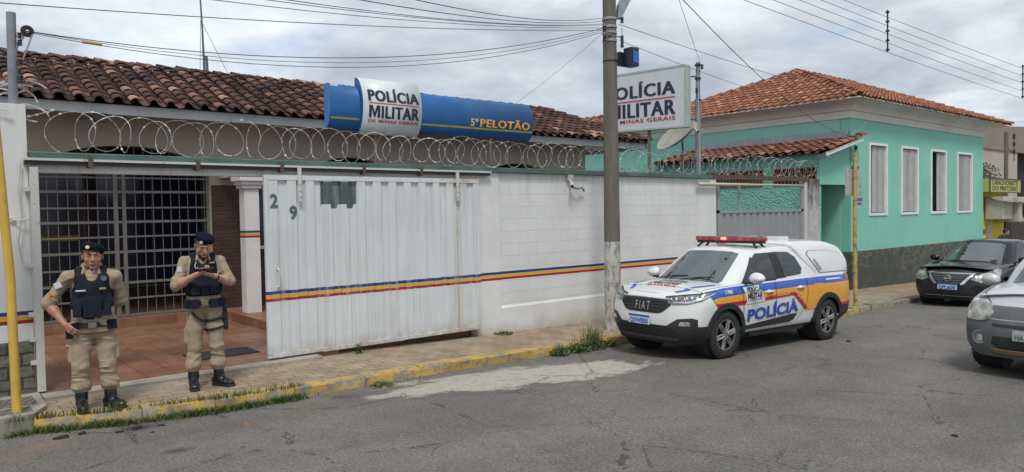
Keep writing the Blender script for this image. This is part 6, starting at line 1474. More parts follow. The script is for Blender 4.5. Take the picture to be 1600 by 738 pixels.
# ================================================================== people, grown as one smooth surface from blended limbs
import openvdb as vdb
class SDF:
    def __init__(s, lo, hi, h=.006):
        s.lo = np.array(lo, np.float32); s.h = h; s.n = tuple(int((b - a) / h) + 1 for a, b in zip(lo, hi)); s.d = np.full(s.n, .05, np.float32)
    def _sub(s, lo, hi, pad):
        a = np.maximum(((np.array(lo) - pad - s.lo) / s.h).astype(int), 0); b = np.minimum(((np.array(hi) + pad - s.lo) / s.h).astype(int) + 2, s.n)
        sl = tuple(slice(x, y) for x, y in zip(a, b)); g = np.meshgrid(*[s.lo[i] + s.h * np.arange(a[i], b[i], dtype=np.float32) for i in range(3)], indexing='ij')
        return sl, g
    def _add(s, sl, v, k, op='u'):
        A = s.d[sl]
        if op == 'u':
            if k > 0: hh = np.clip(.5 + .5 * (A - v) / k, 0, 1); s.d[sl] = A * (1 - hh) + v * hh - k * hh * (1 - hh)
            else: s.d[sl] = np.minimum(A, v)
        else:
            v = -v; hh = np.clip(.5 - .5 * (A - v) / max(k, 1e-4), 0, 1); s.d[sl] = A * (1 - hh) + v * hh + k * hh * (1 - hh)
    def cone(s, a, b, ra, rb, k=.02, op='u', flat=None):
        """round cone; flat=(dir, factor) squashes it along dir"""
        a = np.array(a, np.float32); b = np.array(b, np.float32); m = max(ra, rb) * 1.3
        sl, (X, Y, Z) = s._sub(np.minimum(a, b) - m, np.maximum(a, b) + m, k + .03)
        P_ = np.stack((X, Y, Z), -1) - a; ba = b - a
        if flat is not None:
            f = np.array(flat[0], np.float32); f /= np.linalg.norm(f); q = flat[1]
            P_ = P_ + (P_ @ f)[..., None] * f * (1 / q - 1); ba = ba + (ba @ f) * f * (1 / q - 1)
        t = np.clip((P_ @ ba) / max(float(ba @ ba), 1e-9), 0, 1); d = np.linalg.norm(P_ - t[..., None] * ba, axis=-1) - (ra + (rb - ra) * t)
        if flat is not None: d = d * min(1., (1 + flat[1]) / 2)
        s._add(sl, d.astype(np.float32), k, op); return s
    def ell(s, c, r, k=.02, rot=None, op='u'):
        c = np.array(c, np.float32); r = np.array(r, np.float32); m = float(r.max())
        sl, (X, Y, Z) = s._sub(c - m, c + m, k + .03); P_ = np.stack((X, Y, Z), -1) - c
        if rot is not None: P_ = P_ @ np.array(rot, np.float32)
        k0 = np.linalg.norm(P_ / r, axis=-1); k1 = np.linalg.norm(P_ / (r * r), axis=-1) + 1e-6
        s._add(sl, (k0 * (k0 - 1) / k1).astype(np.float32), k, op); return s
    def cutz(s, z, above=True):
        Z = (s.lo[2] + s.h * np.arange(s.n[2], dtype=np.float32))[None, None, :]; v = (Z - z) if above else (z - Z)
        s.d = np.maximum(s.d, np.broadcast_to(v, s.n)).astype(np.float32); return s
    def folds(s, amp, fs, seed=0, fine=True):
        """cloth: soft random drape plus a few sharp creases, all domain-warped so nothing repeats"""
        rng = np.random.RandomState(seed); X, Y, Z = np.meshgrid(*[s.lo[i] + s.h * np.arange(s.n[i], dtype=np.float32) for i in range(3)], indexing='ij')
        wx = np.zeros(s.n, np.float32); wz = np.zeros(s.n, np.float32)
        for _ in range(3):
            k = rng.randn(3) * 9; p = rng.rand() * 6.3; wx += .035 * np.sin(k[0] * X + k[1] * Y + k[2] * Z + p); k = rng.randn(3) * 11; wz += .035 * np.sin(k[0] * X + k[1] * Y + k[2] * Z + p * 2)
        X2, Z2 = X + wx, Z + wz; w_ = np.zeros(s.n, np.float32)
        for _ in range(5):
            k = rng.randn(3) * 17; w_ += .45 * np.sin(k[0] * X2 + k[1] * Y + k[2] * Z2 + rng.rand() * 6.3)
        for f in fs:
            k = np.array(f) * (.75 + .5 * rng.rand(3)) * .8; ph_ = rng.rand() * 6.3; msk = np.sin((rng.randn() * 8) * X2 + (rng.randn() * 8) * Z2 + rng.rand() * 6.3)
            w_ += np.clip(msk, 0, 1) * (1.6 * (1 - np.abs(np.sin(.5 * (k[0] * X2 + k[1] * Y + k[2] * Z2) + ph_))) ** 2 * -1.4)
        s.d = s.d + amp * 1.05 * w_ / 1.6; return s
    def creases(s, c, rad, axis, amp=.006, freq=95., seed=1):
        c = np.array(c, np.float32); sl, (X, Y, Z) = s._sub(c - rad, c + rad, 0); P_ = np.stack((X, Y, Z), -1) - c; a = np.array(axis, np.float32); a /= np.linalg.norm(a)
        t = P_ @ a; q = np.linalg.norm(P_, axis=-1); w_ = np.clip(1 - q / rad, 0, 1); o = np.cross(a, [.3, .8, .5]); o /= np.linalg.norm(o)
        ph_ = freq * t + 3.5 * np.sin(9 * (P_ @ o) + seed) + 1.5 * np.sin(31 * (P_ @ o) + 2 * seed); s.d[sl] += (amp * w_ * np.sin(ph_)).astype(np.float32); return s
    def mesh(s, name):
        d = np.clip(s.d, -.04, .04); g = vdb.FloatGrid(.04); g.copyFromArray(np.ascontiguousarray(d, np.float32), tolerance=0.)
        pts, quads = g.convertToQuads(0.)
        pts = np.asarray(pts) * s.h + s.lo
        me = bpy.data.meshes.new(name); me.from_pydata(pts.tolist(), [], np.asarray(quads)[:, ::-1].tolist())
        bm = bmesh.new(); bm.from_mesh(me); bmesh.ops.recalc_face_normals(bm, faces=bm.faces[:])
        if sum(f.normal.dot(f.calc_center_median() - Vector(tuple((s.lo + np.array(s.n) * s.h / 2).tolist()))) for f in list(bm.faces)[::50]) < 0:
            bmesh.ops.reverse_faces(bm, faces=bm.faces[:])
        bm.to_mesh(me); bm.free(); me.polygons.foreach_set('use_smooth', [True] * len(me.polygons)); return me
MSKIN = Mt('skin', (.42, .215, .145), .5, spec=.4); MSKIN.b.inputs['Subsurface Weight'].default_value = .08; MSKIN.b.inputs['Subsurface Radius'].default_value = (.012, .005, .003)
MSKIN.col(MSKIN.ramp(MSKIN.noise(30, 4, .6, obj=True), [(.3, (.30, .145, .10)), (.7, (.385, .20, .14))])); MSKIN.bump(MSKIN.noise(150, 3, .6, obj=True), .1, .002); MSKIN = MSKIN.m
m = Mt('pale_skin', (.5, .29, .22), .5, spec=.4); m.col(m.ramp(m.noise(30, 4, .6, obj=True), [(.3, (.42, .22, .165)), (.7, (.52, .295, .225))])); MSKINP = m.m
m = Mt('khaki_twill', (.30, .23, .15), .9, spec=.2); m.col(m.mix(1., m.ramp(m.noise(9, 5, .6, obj=True), [(.3, (.29, .225, .160)), (.7, (.365, .288, .208))]), m.ramp(m.noise(260, 2, .5, obj=True), [(.3, .88), (.7, 1.1)]), 'MULTIPLY')); m.bump(m.noise(45, 4, .6, obj=True), .2, .006); MKHAKI = m.m
m = Mt('navy_vest_nylon', (.012, .018, .034), .85, spec=.25); m.col(m.ramp(m.noise(12, 5, .6, obj=True), [(.3, (.0065, .0095, .0165)), (.7, (.013, .0175, .028))])); m.bump(m.noise(220, 3, .6, obj=True), .25, .003); MVEST = m.m
MBOOT = simple('black_boot_leather', (.009, .009, .010), .32, var=.3, bump=.15, bsc=50, spec=.6)
MBELT = simple('black_webbing', (.012, .012, .014), .65, var=.2)
MBERET = simple('dark_navy_felt', (.007, .010, .017), .95, var=.2, bump=.4, bsc=180, spec=.1)
MHAIR = simple('dark_brown_hair', (.018, .012, .009), .7, var=.3, bump=.5, bsc=120)
MBADGE = simple('yellow_badge', (.55, .42, .10), .4, .2); MPATCHW = simple('white_patch', (.55, .57, .58), .6, var=.08); MPATCHO = simple('amber_patch', (.50, .24, .03), .7, var=.3, sc=40)
MEYE = simple('eye_white', (.55, .52, .48), .3, var=0); MIRIS = simple('dark_iris', (.02, .012, .01), .2, var=0); MLIP = simple('lip_skin', (.26, .105, .085), .45, var=.1); MBROW = MHAIR
def lerp3(a, b, t): return tuple(x + (y - x) * t for x, y in zip(a, b))
def head(S_, c, yaw, pitch, k=1.):
    """adds skull, jaw, nose, ears, brow; c = head centre (ear height). returns the head matrix"""
    M = Matrix.Translation(c) @ Matrix.Rotation(yaw, 4, 'Z') @ Matrix.Rotation(pitch, 4, 'X')   # faces -Y
    r3 = np.array(M.to_3x3())
    w_ = lambda x, y, z: tuple(M @ Vector((x * k, y * k, z * k)))
    e = lambda x, y, z, rx, ry, rz_, kk=.012: S_.ell(w_(x, y, z), (rx * k, ry * k, rz_ * k), kk, rot=r3)
    e(0, .012, .035, .076, .094, .085); e(0, -.022, .0, .066, .074, .085, .02); e(0, -.030, -.055, .056, .060, .048, .022); e(0, -.066, -.093, .026, .024, .019, .018)
    for s_ in (-1, 1):
        e(s_ * .040, -.060, -.020, .026, .022, .022, .016)      # cheeks
        e(s_ * .078, .010, -.005, .010, .019, .030, .006)       # ears
        e(s_ * .052, -.01, -.07, .02, .035, .026, .02)          # jaw angle
        S_.ell(w_(s_ * .032, -.094, .016), (.017 * k, .013 * k, .012 * k), .010, rot=r3, op='s')
    e(0, -.090, .036, .052, .014, .011, .012)                   # brow ridge
    S_.cone(w_(0, -.094, .018), w_(0, -.112, -.022), .009 * k, .013 * k, .010)
    for s_ in (-1, 1): e(s_ * .013, -.102, -.025, .010, .011, .009, .006)
    e(0, -.094, -.052, .026, .012, .007, .008); e(0, -.092, -.063, .022, .012, .0075, .008)
    S_.ell(w_(0, -.108, -.057), (.026 * k, .010 * k, .0022 * k), .003, rot=r3, op='s')
    return M
def face_parts(body, M, k=1., eyes='open', stubble=False):
    def on(nm, fn, mat):
        b = B(); fn(b); bmesh.ops.transform(b, matrix=M @ Matrix.Scale(k, 4), verts=b.verts); return obj(nm, b, mat, body, smooth=True)
    for s_ in (-1, 1):
        def eye(b, s_=s_): bmesh.ops.create_uvsphere(b, u_segments=12, v_segments=8, radius=.0115); [setattr(v, 'co', v.co + Vector((s_ * .032, -.0815, .015))) for v in b.verts]
        if eyes == 'open':
            e_ = on('eye', eye, MEYE)
            def iris(b, s_=s_): bmesh.ops.create_uvsphere(b, u_segments=10, v_segments=6, radius=.0052); [setattr(v, 'co', v.co + Vector((s_ * .032, -.0895, .015))) for v in b.verts]
            o_ = on('iris', iris, MIRIS); o_.parent = e_
            def lid(b, s_=s_): tube(b, [(s_ * .032 - .015, -.087, .014), (s_ * .032, -.0955, .0235), (s_ * .032 + .015, -.087, .014)], .0036, 6)
            on('eyelid', lid, MSKIN)
        else:
            def lid(b, s_=s_): bmesh.ops.create_uvsphere(b, u_segments=12, v_segments=8, radius=.013); [setattr(v, 'co', v.co + Vector((s_ * .032, -.0815, .015))) for v in b.verts]
            on('eyelid', lid, MSKINP)
        def brow(b, s_=s_): tube(b, [(s_ * .014, -.100, .033), (s_ * .032, -.1005, .040), (s_ * .052, -.088, .034)], [.0035, .0045, .002], 6)
        on('eyebrow', brow, MBROW)
    def lips(b): tube(b, [(-.024, -.096, -.058), (-.010, -.1045, -.054), (0, -.105, -.055), (.010, -.1045, -.054), (.024, -.096, -.058)], [.001, .0038, .0035, .0038, .001], 6); tube(b, [(-.022, -.096, -.059), (0, -.1035, -.064), (.022, -.096, -.059)], [.001, .0045, .001], 6)
    on('lips', lips, MLIP)
def hair_beret(body, M, k, tilt=1):
    r3 = np.array(M.to_3x3()); w_ = lambda x, y, z: tuple(M @ Vector((x * k, y * k, z * k)))
    c = M.translation
    H = SDF([v - .2 for v in c], [v + .2 for v in c], .005)
    H.ell(w_(0, .022, .038), (.081 * k, .092 * k, .080 * k), .01, rot=r3); H.ell(w_(0, .055, -.02), (.060 * k, .052 * k, .055 * k), .02, rot=r3)
    for s_ in (-1, 1): H.ell(w_(s_ * .070, .012, .028), (.010 * k, .030 * k, .030 * k), .008, rot=r3)
    H.ell(w_(0, -.075, .0), (.070 * k, .06 * k, .062 * k), .004, rot=r3, op='s'); H.ell(w_(0, -.03, -.10), (.13 * k, .085 * k, .105 * k), .006, rot=r3, op='s')
    obj('hair', H.mesh('hair'), MHAIR, body)
    Bt = SDF([v - .24 for v in c], [v + .24 for v in c], .005)
    t_ = Matrix.Rotation(.30 * tilt, 3, 'Y') @ Matrix.Rotation(-.16, 3, 'X'); rb = np.array((M.to_3x3() @ t_))
    Bt.ell(w_(.006 * tilt, .008, .088), (.090 * k, .106 * k, .046 * k), .02, rot=rb); Bt.ell(w_(.050 * tilt, .01, .062), (.052 * k, .080 * k, .050 * k), .03, rot=rb); Bt.ell(w_(0, .004, .070), (.083 * k, .100 * k, .036 * k), .02, rot=rb)
    Bt.folds(.0035, [(30, 20, 10), (-20, 35, 15)], 3)
    bo = obj('beret', Bt.mesh('beret'), MBERET, body)
    b = B(); ringp = []
    for q in range(28):
        a = 2 * PI * q / 28; ringp.append(M @ Vector((math.cos(a) * .0835 * k, (.006 + math.sin(a) * .101) * k, (.052 + .006 * math.cos(a) * -tilt + .010 * -math.sin(a)) * k)))
    tube(b, ringp, .0065, 6, closed=True); obj('beret_band', b, MBELT, bo, smooth=True)
    b = B(); p = M @ Vector((-.038 * tilt * k, -.112 * k, .098 * k)); d = (M.to_3x3() @ Vector((-.25 * tilt, -1, .35))).normalized()
    tube(b, [p, p + d * .010], .019, 14); o_ = obj('beret_badge', b, MBADGE, bo)
    b = B(); tube(b, [p + d * .0100, p + d * .0125], .012, 12); obj('badge_centre', b, MPATCHW, o_)
def hand(S_, wrist, dirv, palmn, curls, thumb, L=.185, side_=1, k=1.):
    """palm + five separate fingers. dirv: wrist->knuckles, palmn: out of the palm, curls: per finger bend (rad per joint)"""
    D = Vector(dirv).normalized(); N = Vector(palmn).normalized(); N = (N - D * N.dot(D)).normalized(); W = D.cross(N).normalized() * side_    # W points to the thumb side
    w0 = Vector(wrist); kn = w0 + D * .085 * k
    T = lambda v: tuple(v)
    S_.cone(T(w0), T(w0 + D * .03 * k), .024 * k, .027 * k, .01, flat=(T(N), .72))
    for i, o_ in enumerate((.030, .010, -.010, -.029)): S_.cone(T(w0 + D * .018 * k + W * o_ * .7 * k), T(kn + W * o_ * k), .014 * k, .0115 * k, .012)
    lens = ((.040, .025, .020), (.045, .028, .021), (.041, .026, .020), (.032, .020, .018))
    for i, o_ in enumerate((.031, .0105, -.0105, -.030)):
        p = kn + W * o_ * k; d = (D + W * (o_ * 1.2)).normalized(); r_ = .0086 if i < 3 else .0076
        for j, l_ in enumerate(lens[i]):
            a = curls[i] * (1, 1.15, .8)[j]; rot_ = Matrix.Rotation(a, 3, d.cross(N)); d = (rot_ @ d).normalized(); q = p + d * l_ * k
            S_.cone(T(p), T(q), r_ * k, r_ * .93 * k, .0035); p = q; r_ *= .93
    p = w0 + D * .022 * k + W * .022 * k; q1 = p + (Vector(thumb[0]).normalized()) * .042 * k; q2 = q1 + Vector(thumb[1]).normalized() * .032 * k; q3 = q2 + Vector(thumb[1]).normalized() * .022 * k
    S_.cone(T(p), T(q1), .0155 * k, .0115 * k, .010); S_.cone(T(q1), T(q2), .0108 * k, .010 * k, .004); S_.cone(T(q2), T(q3), .0098 * k, .0088 * k, .004)
    return kn
def boots(body, feet):
    for (an, toe_dir, knee) in feet:
        an = Vector(an); t = Vector(toe_dir).normalized(); s_ = Vector((-t.y, t.x, 0))
        lo = an - Vector((.2, .22, an.z + .02)); hi = an + Vector((.2, .22, .26)); Sb = SDF(lo, hi, .005)
        up_ = (Vector(knee) - an).normalized(); f = lambda a, b, z: tuple(Vector((an.x, an.y, 0)) + t * a + s_ * b + Vector((0, 0, z)))
        Sb.cone(f(-.045, 0, .055), f(.10, 0, .045), .046, .044, .03); Sb.cone(f(.08, 0, .05), f(.165, 0, .040), .050, .040, .03, flat=((0, 0, 1), .85)); Sb.cone(f(-.03, 0, .06), tuple(an + up_ * .04), .047, .050, .03); Sb.cone(tuple(an), tuple(an + up_ * .22), .050, .060, .02)
        Sb.cone(f(.03, 0, .08), tuple(an + t * .01 + up_ * .02), .045, .047, .03)
        Sb.cutz(.018, False) if False else None
        Sb.folds(.0022, [(0, 0, 110), (30, 20, 90)], 5)
        Z0 = .004; Sb.cutz(Z0, False)
        bo = obj('boot', Sb.mesh('boot'), MBOOT, body)
        So = SDF(lo, hi, .005); So.cone(f(-.05, 0, .012), f(.17, 0, .012), .047, .048, .02, flat=((0, 0, 1), .4)); So.cone(f(.10, 0, .012), f(.16, 0, .012), .053, .046, .02, flat=((0, 0, 1), .4)); So.cutz(-.001, False); So.cutz(.024, True)
        obj('boot_sole', So.mesh('sole'), MBELT, bo)
        b = B()
        for q in range(6):
            z = .085 + q * .028; c_ = Vector((an.x, an.y, 0)) + t * (.085 - q * .013 if q < 3 else .052) + Vector((0, 0, z)); tube(b, [c_ - s_ * .02, c_ + t * .006, c_ + s_ * .02], .003, 5)
        obj('laces', b, MBELT, bo)
def vest(body, ct, zt, zb, wd, dp, lean, name='ballistic_vest'):
    pass
# ------------------------------------------------------------------ officer 1: hand on hip
def officer_one():
    # local coordinates: x to image right, y away from the camera (faces -Y), z up; feet on z=0
    hip = (0.02, .02, .93); 
    shR = (-.205, .01, 1.405); shL = (.215, .02, 1.395); elR = (-.385, .05, 1.135); wrR = (-.235, -.11, .925); elL = (.272, .15, 1.12); wrL = (.13, .22, .99)
    hc = Vector((.02, -.025, 1.607)); LO, HI = (-.6, -.4, -.05), (.6, .45, 1.9)
    S_ = SDF(LO, HI, .005)
    M = head(S_, hc, .06, .04, 1.14)
    S_.cone((.012, .02, 1.56), (.008, .025, 1.42), .062, .068, .03)
    # body core keeps head, arms and hands one continuous figure under the clothes
    S_.cone((0, .03, 1.36), (.0, .03, 1.0), .10, .10, .04); S_.cone((-.15, .02, 1.38), (.15, .03, 1.38), .06, .06, .05)
    S_.cone(shR, elR, .05, .046, .03); S_.cone(elR, lerp3(elR, wrR, .35), .043, .046, .03); S_.cone(lerp3(elR, wrR, .3), wrR, .046, .028, .03)
    hand(S_, wrR, (.50, -.40, -.55), (.45, .75, .05), (.32, .35, .4, .45), ((.75, -.25, .35), (.7, .1, .1)), side_=1)
    S_.cone(shL, elL, .05, .046, .03); S_.cone(elL, wrL, .044, .028, .03); hand(S_, wrL, (-.8, .1, -.3), (0, 1, 0), (.3, .3, .35, .4), ((-.4, .2, .5), (-.6, .1, .3)), side_=1)
    for a, b, ra, rb in (((-.09, .02, .92), (-.115, .0, .50), .075, .055), ((-.115, .0, .50), (-.12, .03, .16), .055, .045), ((.10, .02, .92), (.12, .01, .50), .075, .055), ((.12, .01, .50), (.135, .03, .16), .055, .045)): S_.cone(a, b, ra, rb, .04)
    body = obj('person', S_.mesh('person'), MSKIN)
    face_parts(body, M, 1.14); hair_beret(body, M, 1.14, 1)
    # shirt
    C_ = SDF(LO, HI, .006)
    C_.cone((-.06, .03, 1.37), (.07, .03, 1.37), .122, .122, .05, flat=((0, 1, 0), .82)); C_.cone((0, .02, 1.25), (.01, .0, 1.02), .170, .180, .05, flat=((0, 1, 0), .76)); C_.cone((.01, .0, 1.02), (.015, .01, .86), .188, .196, .05, flat=((0, 1, 0), .74))
    C_.cone((-.12, .03, 1.435), shR, .054, .060, .03); C_.cone((.13, .03, 1.435), shL, .054, .060, .03); C_.cone((0, .035, 1.475), (0, .04, 1.43), .080, .11, .06)
    C_.cone(shR, lerp3(shR, elR, .92), .065, .060, .02); C_.cone(shL, elL, .065, .056, .02); C_.cone(elL, lerp3(elL, wrL, .2), .060, .056, .02)
    # rolled cuff
    C_.cone(lerp3(shR, elR, .84), lerp3(shR, elR, .98), .069, .071, .010)
    # collar wings
    for s_ in (-1, 1): C_.cone((s_ * .055, -.02, 1.505), (s_ * .072, -.075, 1.44), .020, .016, .012)
    C_.cone((-.05, .04, 1.51), (.06, .05, 1.51), .045, .045, .02)
    C_.ell((.014, -.08, 1.52), (.040, .07, .085), .01, op='s')
    C_.folds(.0058, [(34, 10, 26), (-26, 14, 38), (12, 20, 60)], 4)
    [C_.creases(c_, .13, ax_, .003, 66., i_) for i_, (c_, ax_) in enumerate(((shR, (.7, 0, 1)), (lerp3(shR, elR, .6), (.6, 0, 1)), (shL, (-.7, 0, 1)), (elL, (-.3, 0, 1)), ((-.1, -.1, .88), (.5, 0, 1)), ((.12, -.1, .88), (-.6, 0, 1))))]; C_.cutz(.825, False)
    # open the sleeve end
    obj('shirt', C_.mesh('shirt'), MKHAKI, body)
    b = B(); tube(b, [(-.015, -.050, 1.475), (.014, -.072, 1.445), (.04, -.050, 1.475)], [.012, .015, .012], 8); obj('undershirt', b, MPATCHW, body, smooth=True)
    # trousers
    T_ = SDF(LO, HI, .006)
    T_.cone((-.06, .02, .93), (.08, .02, .93), .150, .150, .05, flat=((0, 1, 0), .78)); T_.cone((-.08, .025, .86), (-.105, .01, .66), .104, .092, .04); T_.cone((.10, .025, .86), (.115, .015, .66), .104, .090, .04)
    T_.cone((-.105, .01, .66), (-.115, -.01, .46), .091, .080, .03); T_.cone((-.115, -.01, .46), (-.120, .03, .26), .079, .080, .03); T_.cone((.115, .015, .66), (.125, .0, .46), .089, .079, .03); T_.cone((.125, .0, .46), (.138, .03, .26), .078, .080, .03)
    for x in (-.120, .139): T_.cone((x, .02, .265), (x, .03, .235), .092, .080, .03)
    T_.cone((-.20, .02, .66), (-.205, .02, .54), .045, .048, .015, flat=((1, 0, 0), .6)); T_.cone((.215, .03, .66), (.22, .03, .54), .040, .042, .015, flat=((1, 0, 0), .6))
    T_.cone((-.225, .01, .685), (-.215, .04, .675), .030, .030, .008, flat=((0, 0, 1), .7))
    T_.folds(.0072, [(22, 8, 34), (-18, 10, 52), (8, -14, 74)], 9); [T_.creases(c_, .16, ax_, .0034, 62., i_) for i_, (c_, ax_) in enumerate((((-.115, -.06, .46), (.2, 0, 1)), ((.125, -.06, .46), (-.2, 0, 1)), ((-.12, 0, .27), (.1, 0, 1)), ((.14, 0, .27), (-.15, 0, 1)), ((.01, -.1, .80), (.5, 0, 1)), ((-.12, 0, .70), (.6, .1, 1)), ((.13, 0, .70), (-.6, .1, 1))))]; T_.cutz(.95, True); T_.cutz(.195, False)
    obj('trousers', T_.mesh('trousers'), MKHAKI, body)
    boots(body, (((-.122, .04, .13), (.12, -1, 0), (-.115, .0, .50)), ((.142, .03, .13), (.62, -.78, 0), (.12, .01, .50))))
    # ballistic vest: front/back panels, shoulder straps, pouches
    V_ = SDF(LO, HI, .006)
    V_.cone((0, .0, 1.30), (.008, -.005, 1.02), .180, .178, .05, flat=((0, 1, 0), .84)); V_.cone((-.055, .005, 1.33), (.065, .005, 1.33), .115, .115, .05, flat=((0, 1, 0), 1.0))
    for s_ in (-1, 1): V_.cone((s_ * .095, -.075, 1.36), (s_ * .108, .0, 1.475), .040, .034, .03, flat=((0, 1, 0), .8)); V_.cone((s_ * .108, .0, 1.475), (s_ * .10, .09, 1.40), .034, .036, .03)
    V_.cone((-.10, -.035, 1.12), (.11, -.035, 1.12), .088, .088, .04)
    V_.ell((.010, -.10, 1.475), (.068, .12, .115), .02, op='s'); V_.ell((-.225, .02, 1.34), (.075, .2, .10), .02, op='s'); V_.ell((.235, .02, 1.34), (.075, .2, .10), .02, op='s')
    V_.folds(.003, [(18, 6, 22), (-24, 8, 30)], 2); V_.cutz(.965, False)
    vo = obj('ballistic_vest', V_.mesh('vest'), MVEST, body)
    for nm, q in (('pouch', (-.165, -.195, 1.00, -.085, -.150, 1.13)), ('pouch', (.105, -.195, 1.00, .180, -.150, 1.13)), ('front_flap', (-.075, -.192, .99, .095, -.155, 1.20)), ('strap_pad', (-.145, -.115, 1.345, -.075, -.085, 1.42)), ('strap_pad', (.085, -.115, 1.345, .155, -.085, 1.42))):
        b = B(); box(b, *q, bev=.012); obj(nm, b, MVEST, vo, smooth=True, angle=50)
    b = B(); box(b, -.135, -.166, 1.262, -.045, -.150, 1.276, bev=.003); obj('name_tape', b, MPATCHW, vo)
    b = B(); box(b, .075, -.166, 1.272, .135, -.150, 1.292, bev=.003); obj('yellow_tape', b, simple('dull_yellow_tape', (.30, .24, .05), .7), vo)
    b = B(); tube(b, [(.115, -.118, 1.385), (.117, -.130, 1.385)], .028, 14); obj('round_badge', b, simple('grey_badge', (.12, .13, .14), .6), vo)
    belt_gear(body, .905, [(-.17, -.08, 'p'), (.18, -.07, 'p'), (-.205, .0, 'h')])
    # sleeve patches
    b = B(); box(b, -.345, -.040, 1.30, -.280, -.030, 1.36, bev=.004); bmesh.ops.rotate(b, verts=b.verts, cent=(-.31, -.035, 1.33), matrix=Matrix.Rotation(-.35, 3, 'Y')); o_ = obj('sleeve_flag', b, MPATCHW, body); o_.location = (.020, -.022, 0)
    b = B(); prism(b, [(-.035, 0), (0, .055), (.035, 0), (.035, -.035), (0, .015), (-.035, -.035)], lambda u, v, k: (-.350 + u * .8, -.030 + .008 * k - .012, 1.225 + v * .8)); fixn(b); bmesh.ops.rotate(b, verts=b.verts, cent=(-.35, -.05, 1.22), matrix=Matrix.Rotation(-.5, 3, 'Y')); obj('rank_chevron', b, MPATCHO, body)
    return body
def belt_gear(body, z, items, rx=.205, ry=.165, cy=.015):
    b = B()
    for zz, r_ in ((z, 1.0),):
        ring = [(rx * math.cos(2 * PI * k / 36), cy + ry * math.sin(2 * PI * k / 36)) for k in range(36)]
        vs = [[b.verts.new((x * s, cy + (y - cy) * s, zz + dz)) for x, y in ring] for s, dz in ((1., -.026), (1.035, -.022), (1.035, .022), (1., .026))]
        for p, q in zip(vs, vs[1:]):
            for k in range(36): b.faces.new((p[k], p[(k + 1) % 36], q[(k + 1) % 36], q[k]))
    be = obj('duty_belt', b, MBELT, body, smooth=True, angle=40)
    b = B(); box(b, -.035, cy - ry - .022, z - .026, .040, cy - ry - .004, z + .026, bev=.006); obj('buckle', b, simple('khaki_buckle', (.16, .17, .12), .5, .3), be)
    for x, y, t in items:
        b = B()
        if t == 'p': box(b, x - .045, y - .055, z - .055, x + .045, y + .01, z + .045, bev=.012); obj('pouch', b, MVEST, be, smooth=True, angle=50)
        else: box(b, x - .035, y - .05, z - .14, x + .025, y + .05, z + .03, bev=.014); box(b, x - .025, y - .04, z + .02, x + .012, y + .0, z + .075, bev=.01); obj('holster', b, MBELT, be, smooth=True, angle=50)
o1 = officer_one(); o1.location = (1.545, 8.63, .004); o1.rotation_euler = (0, 0, R(-12)); o1.scale = (1., 1., .985)
tag(o1, 'person in khaki uniform and beret with one hand on the hip, nearest the yellow pole', 'person')
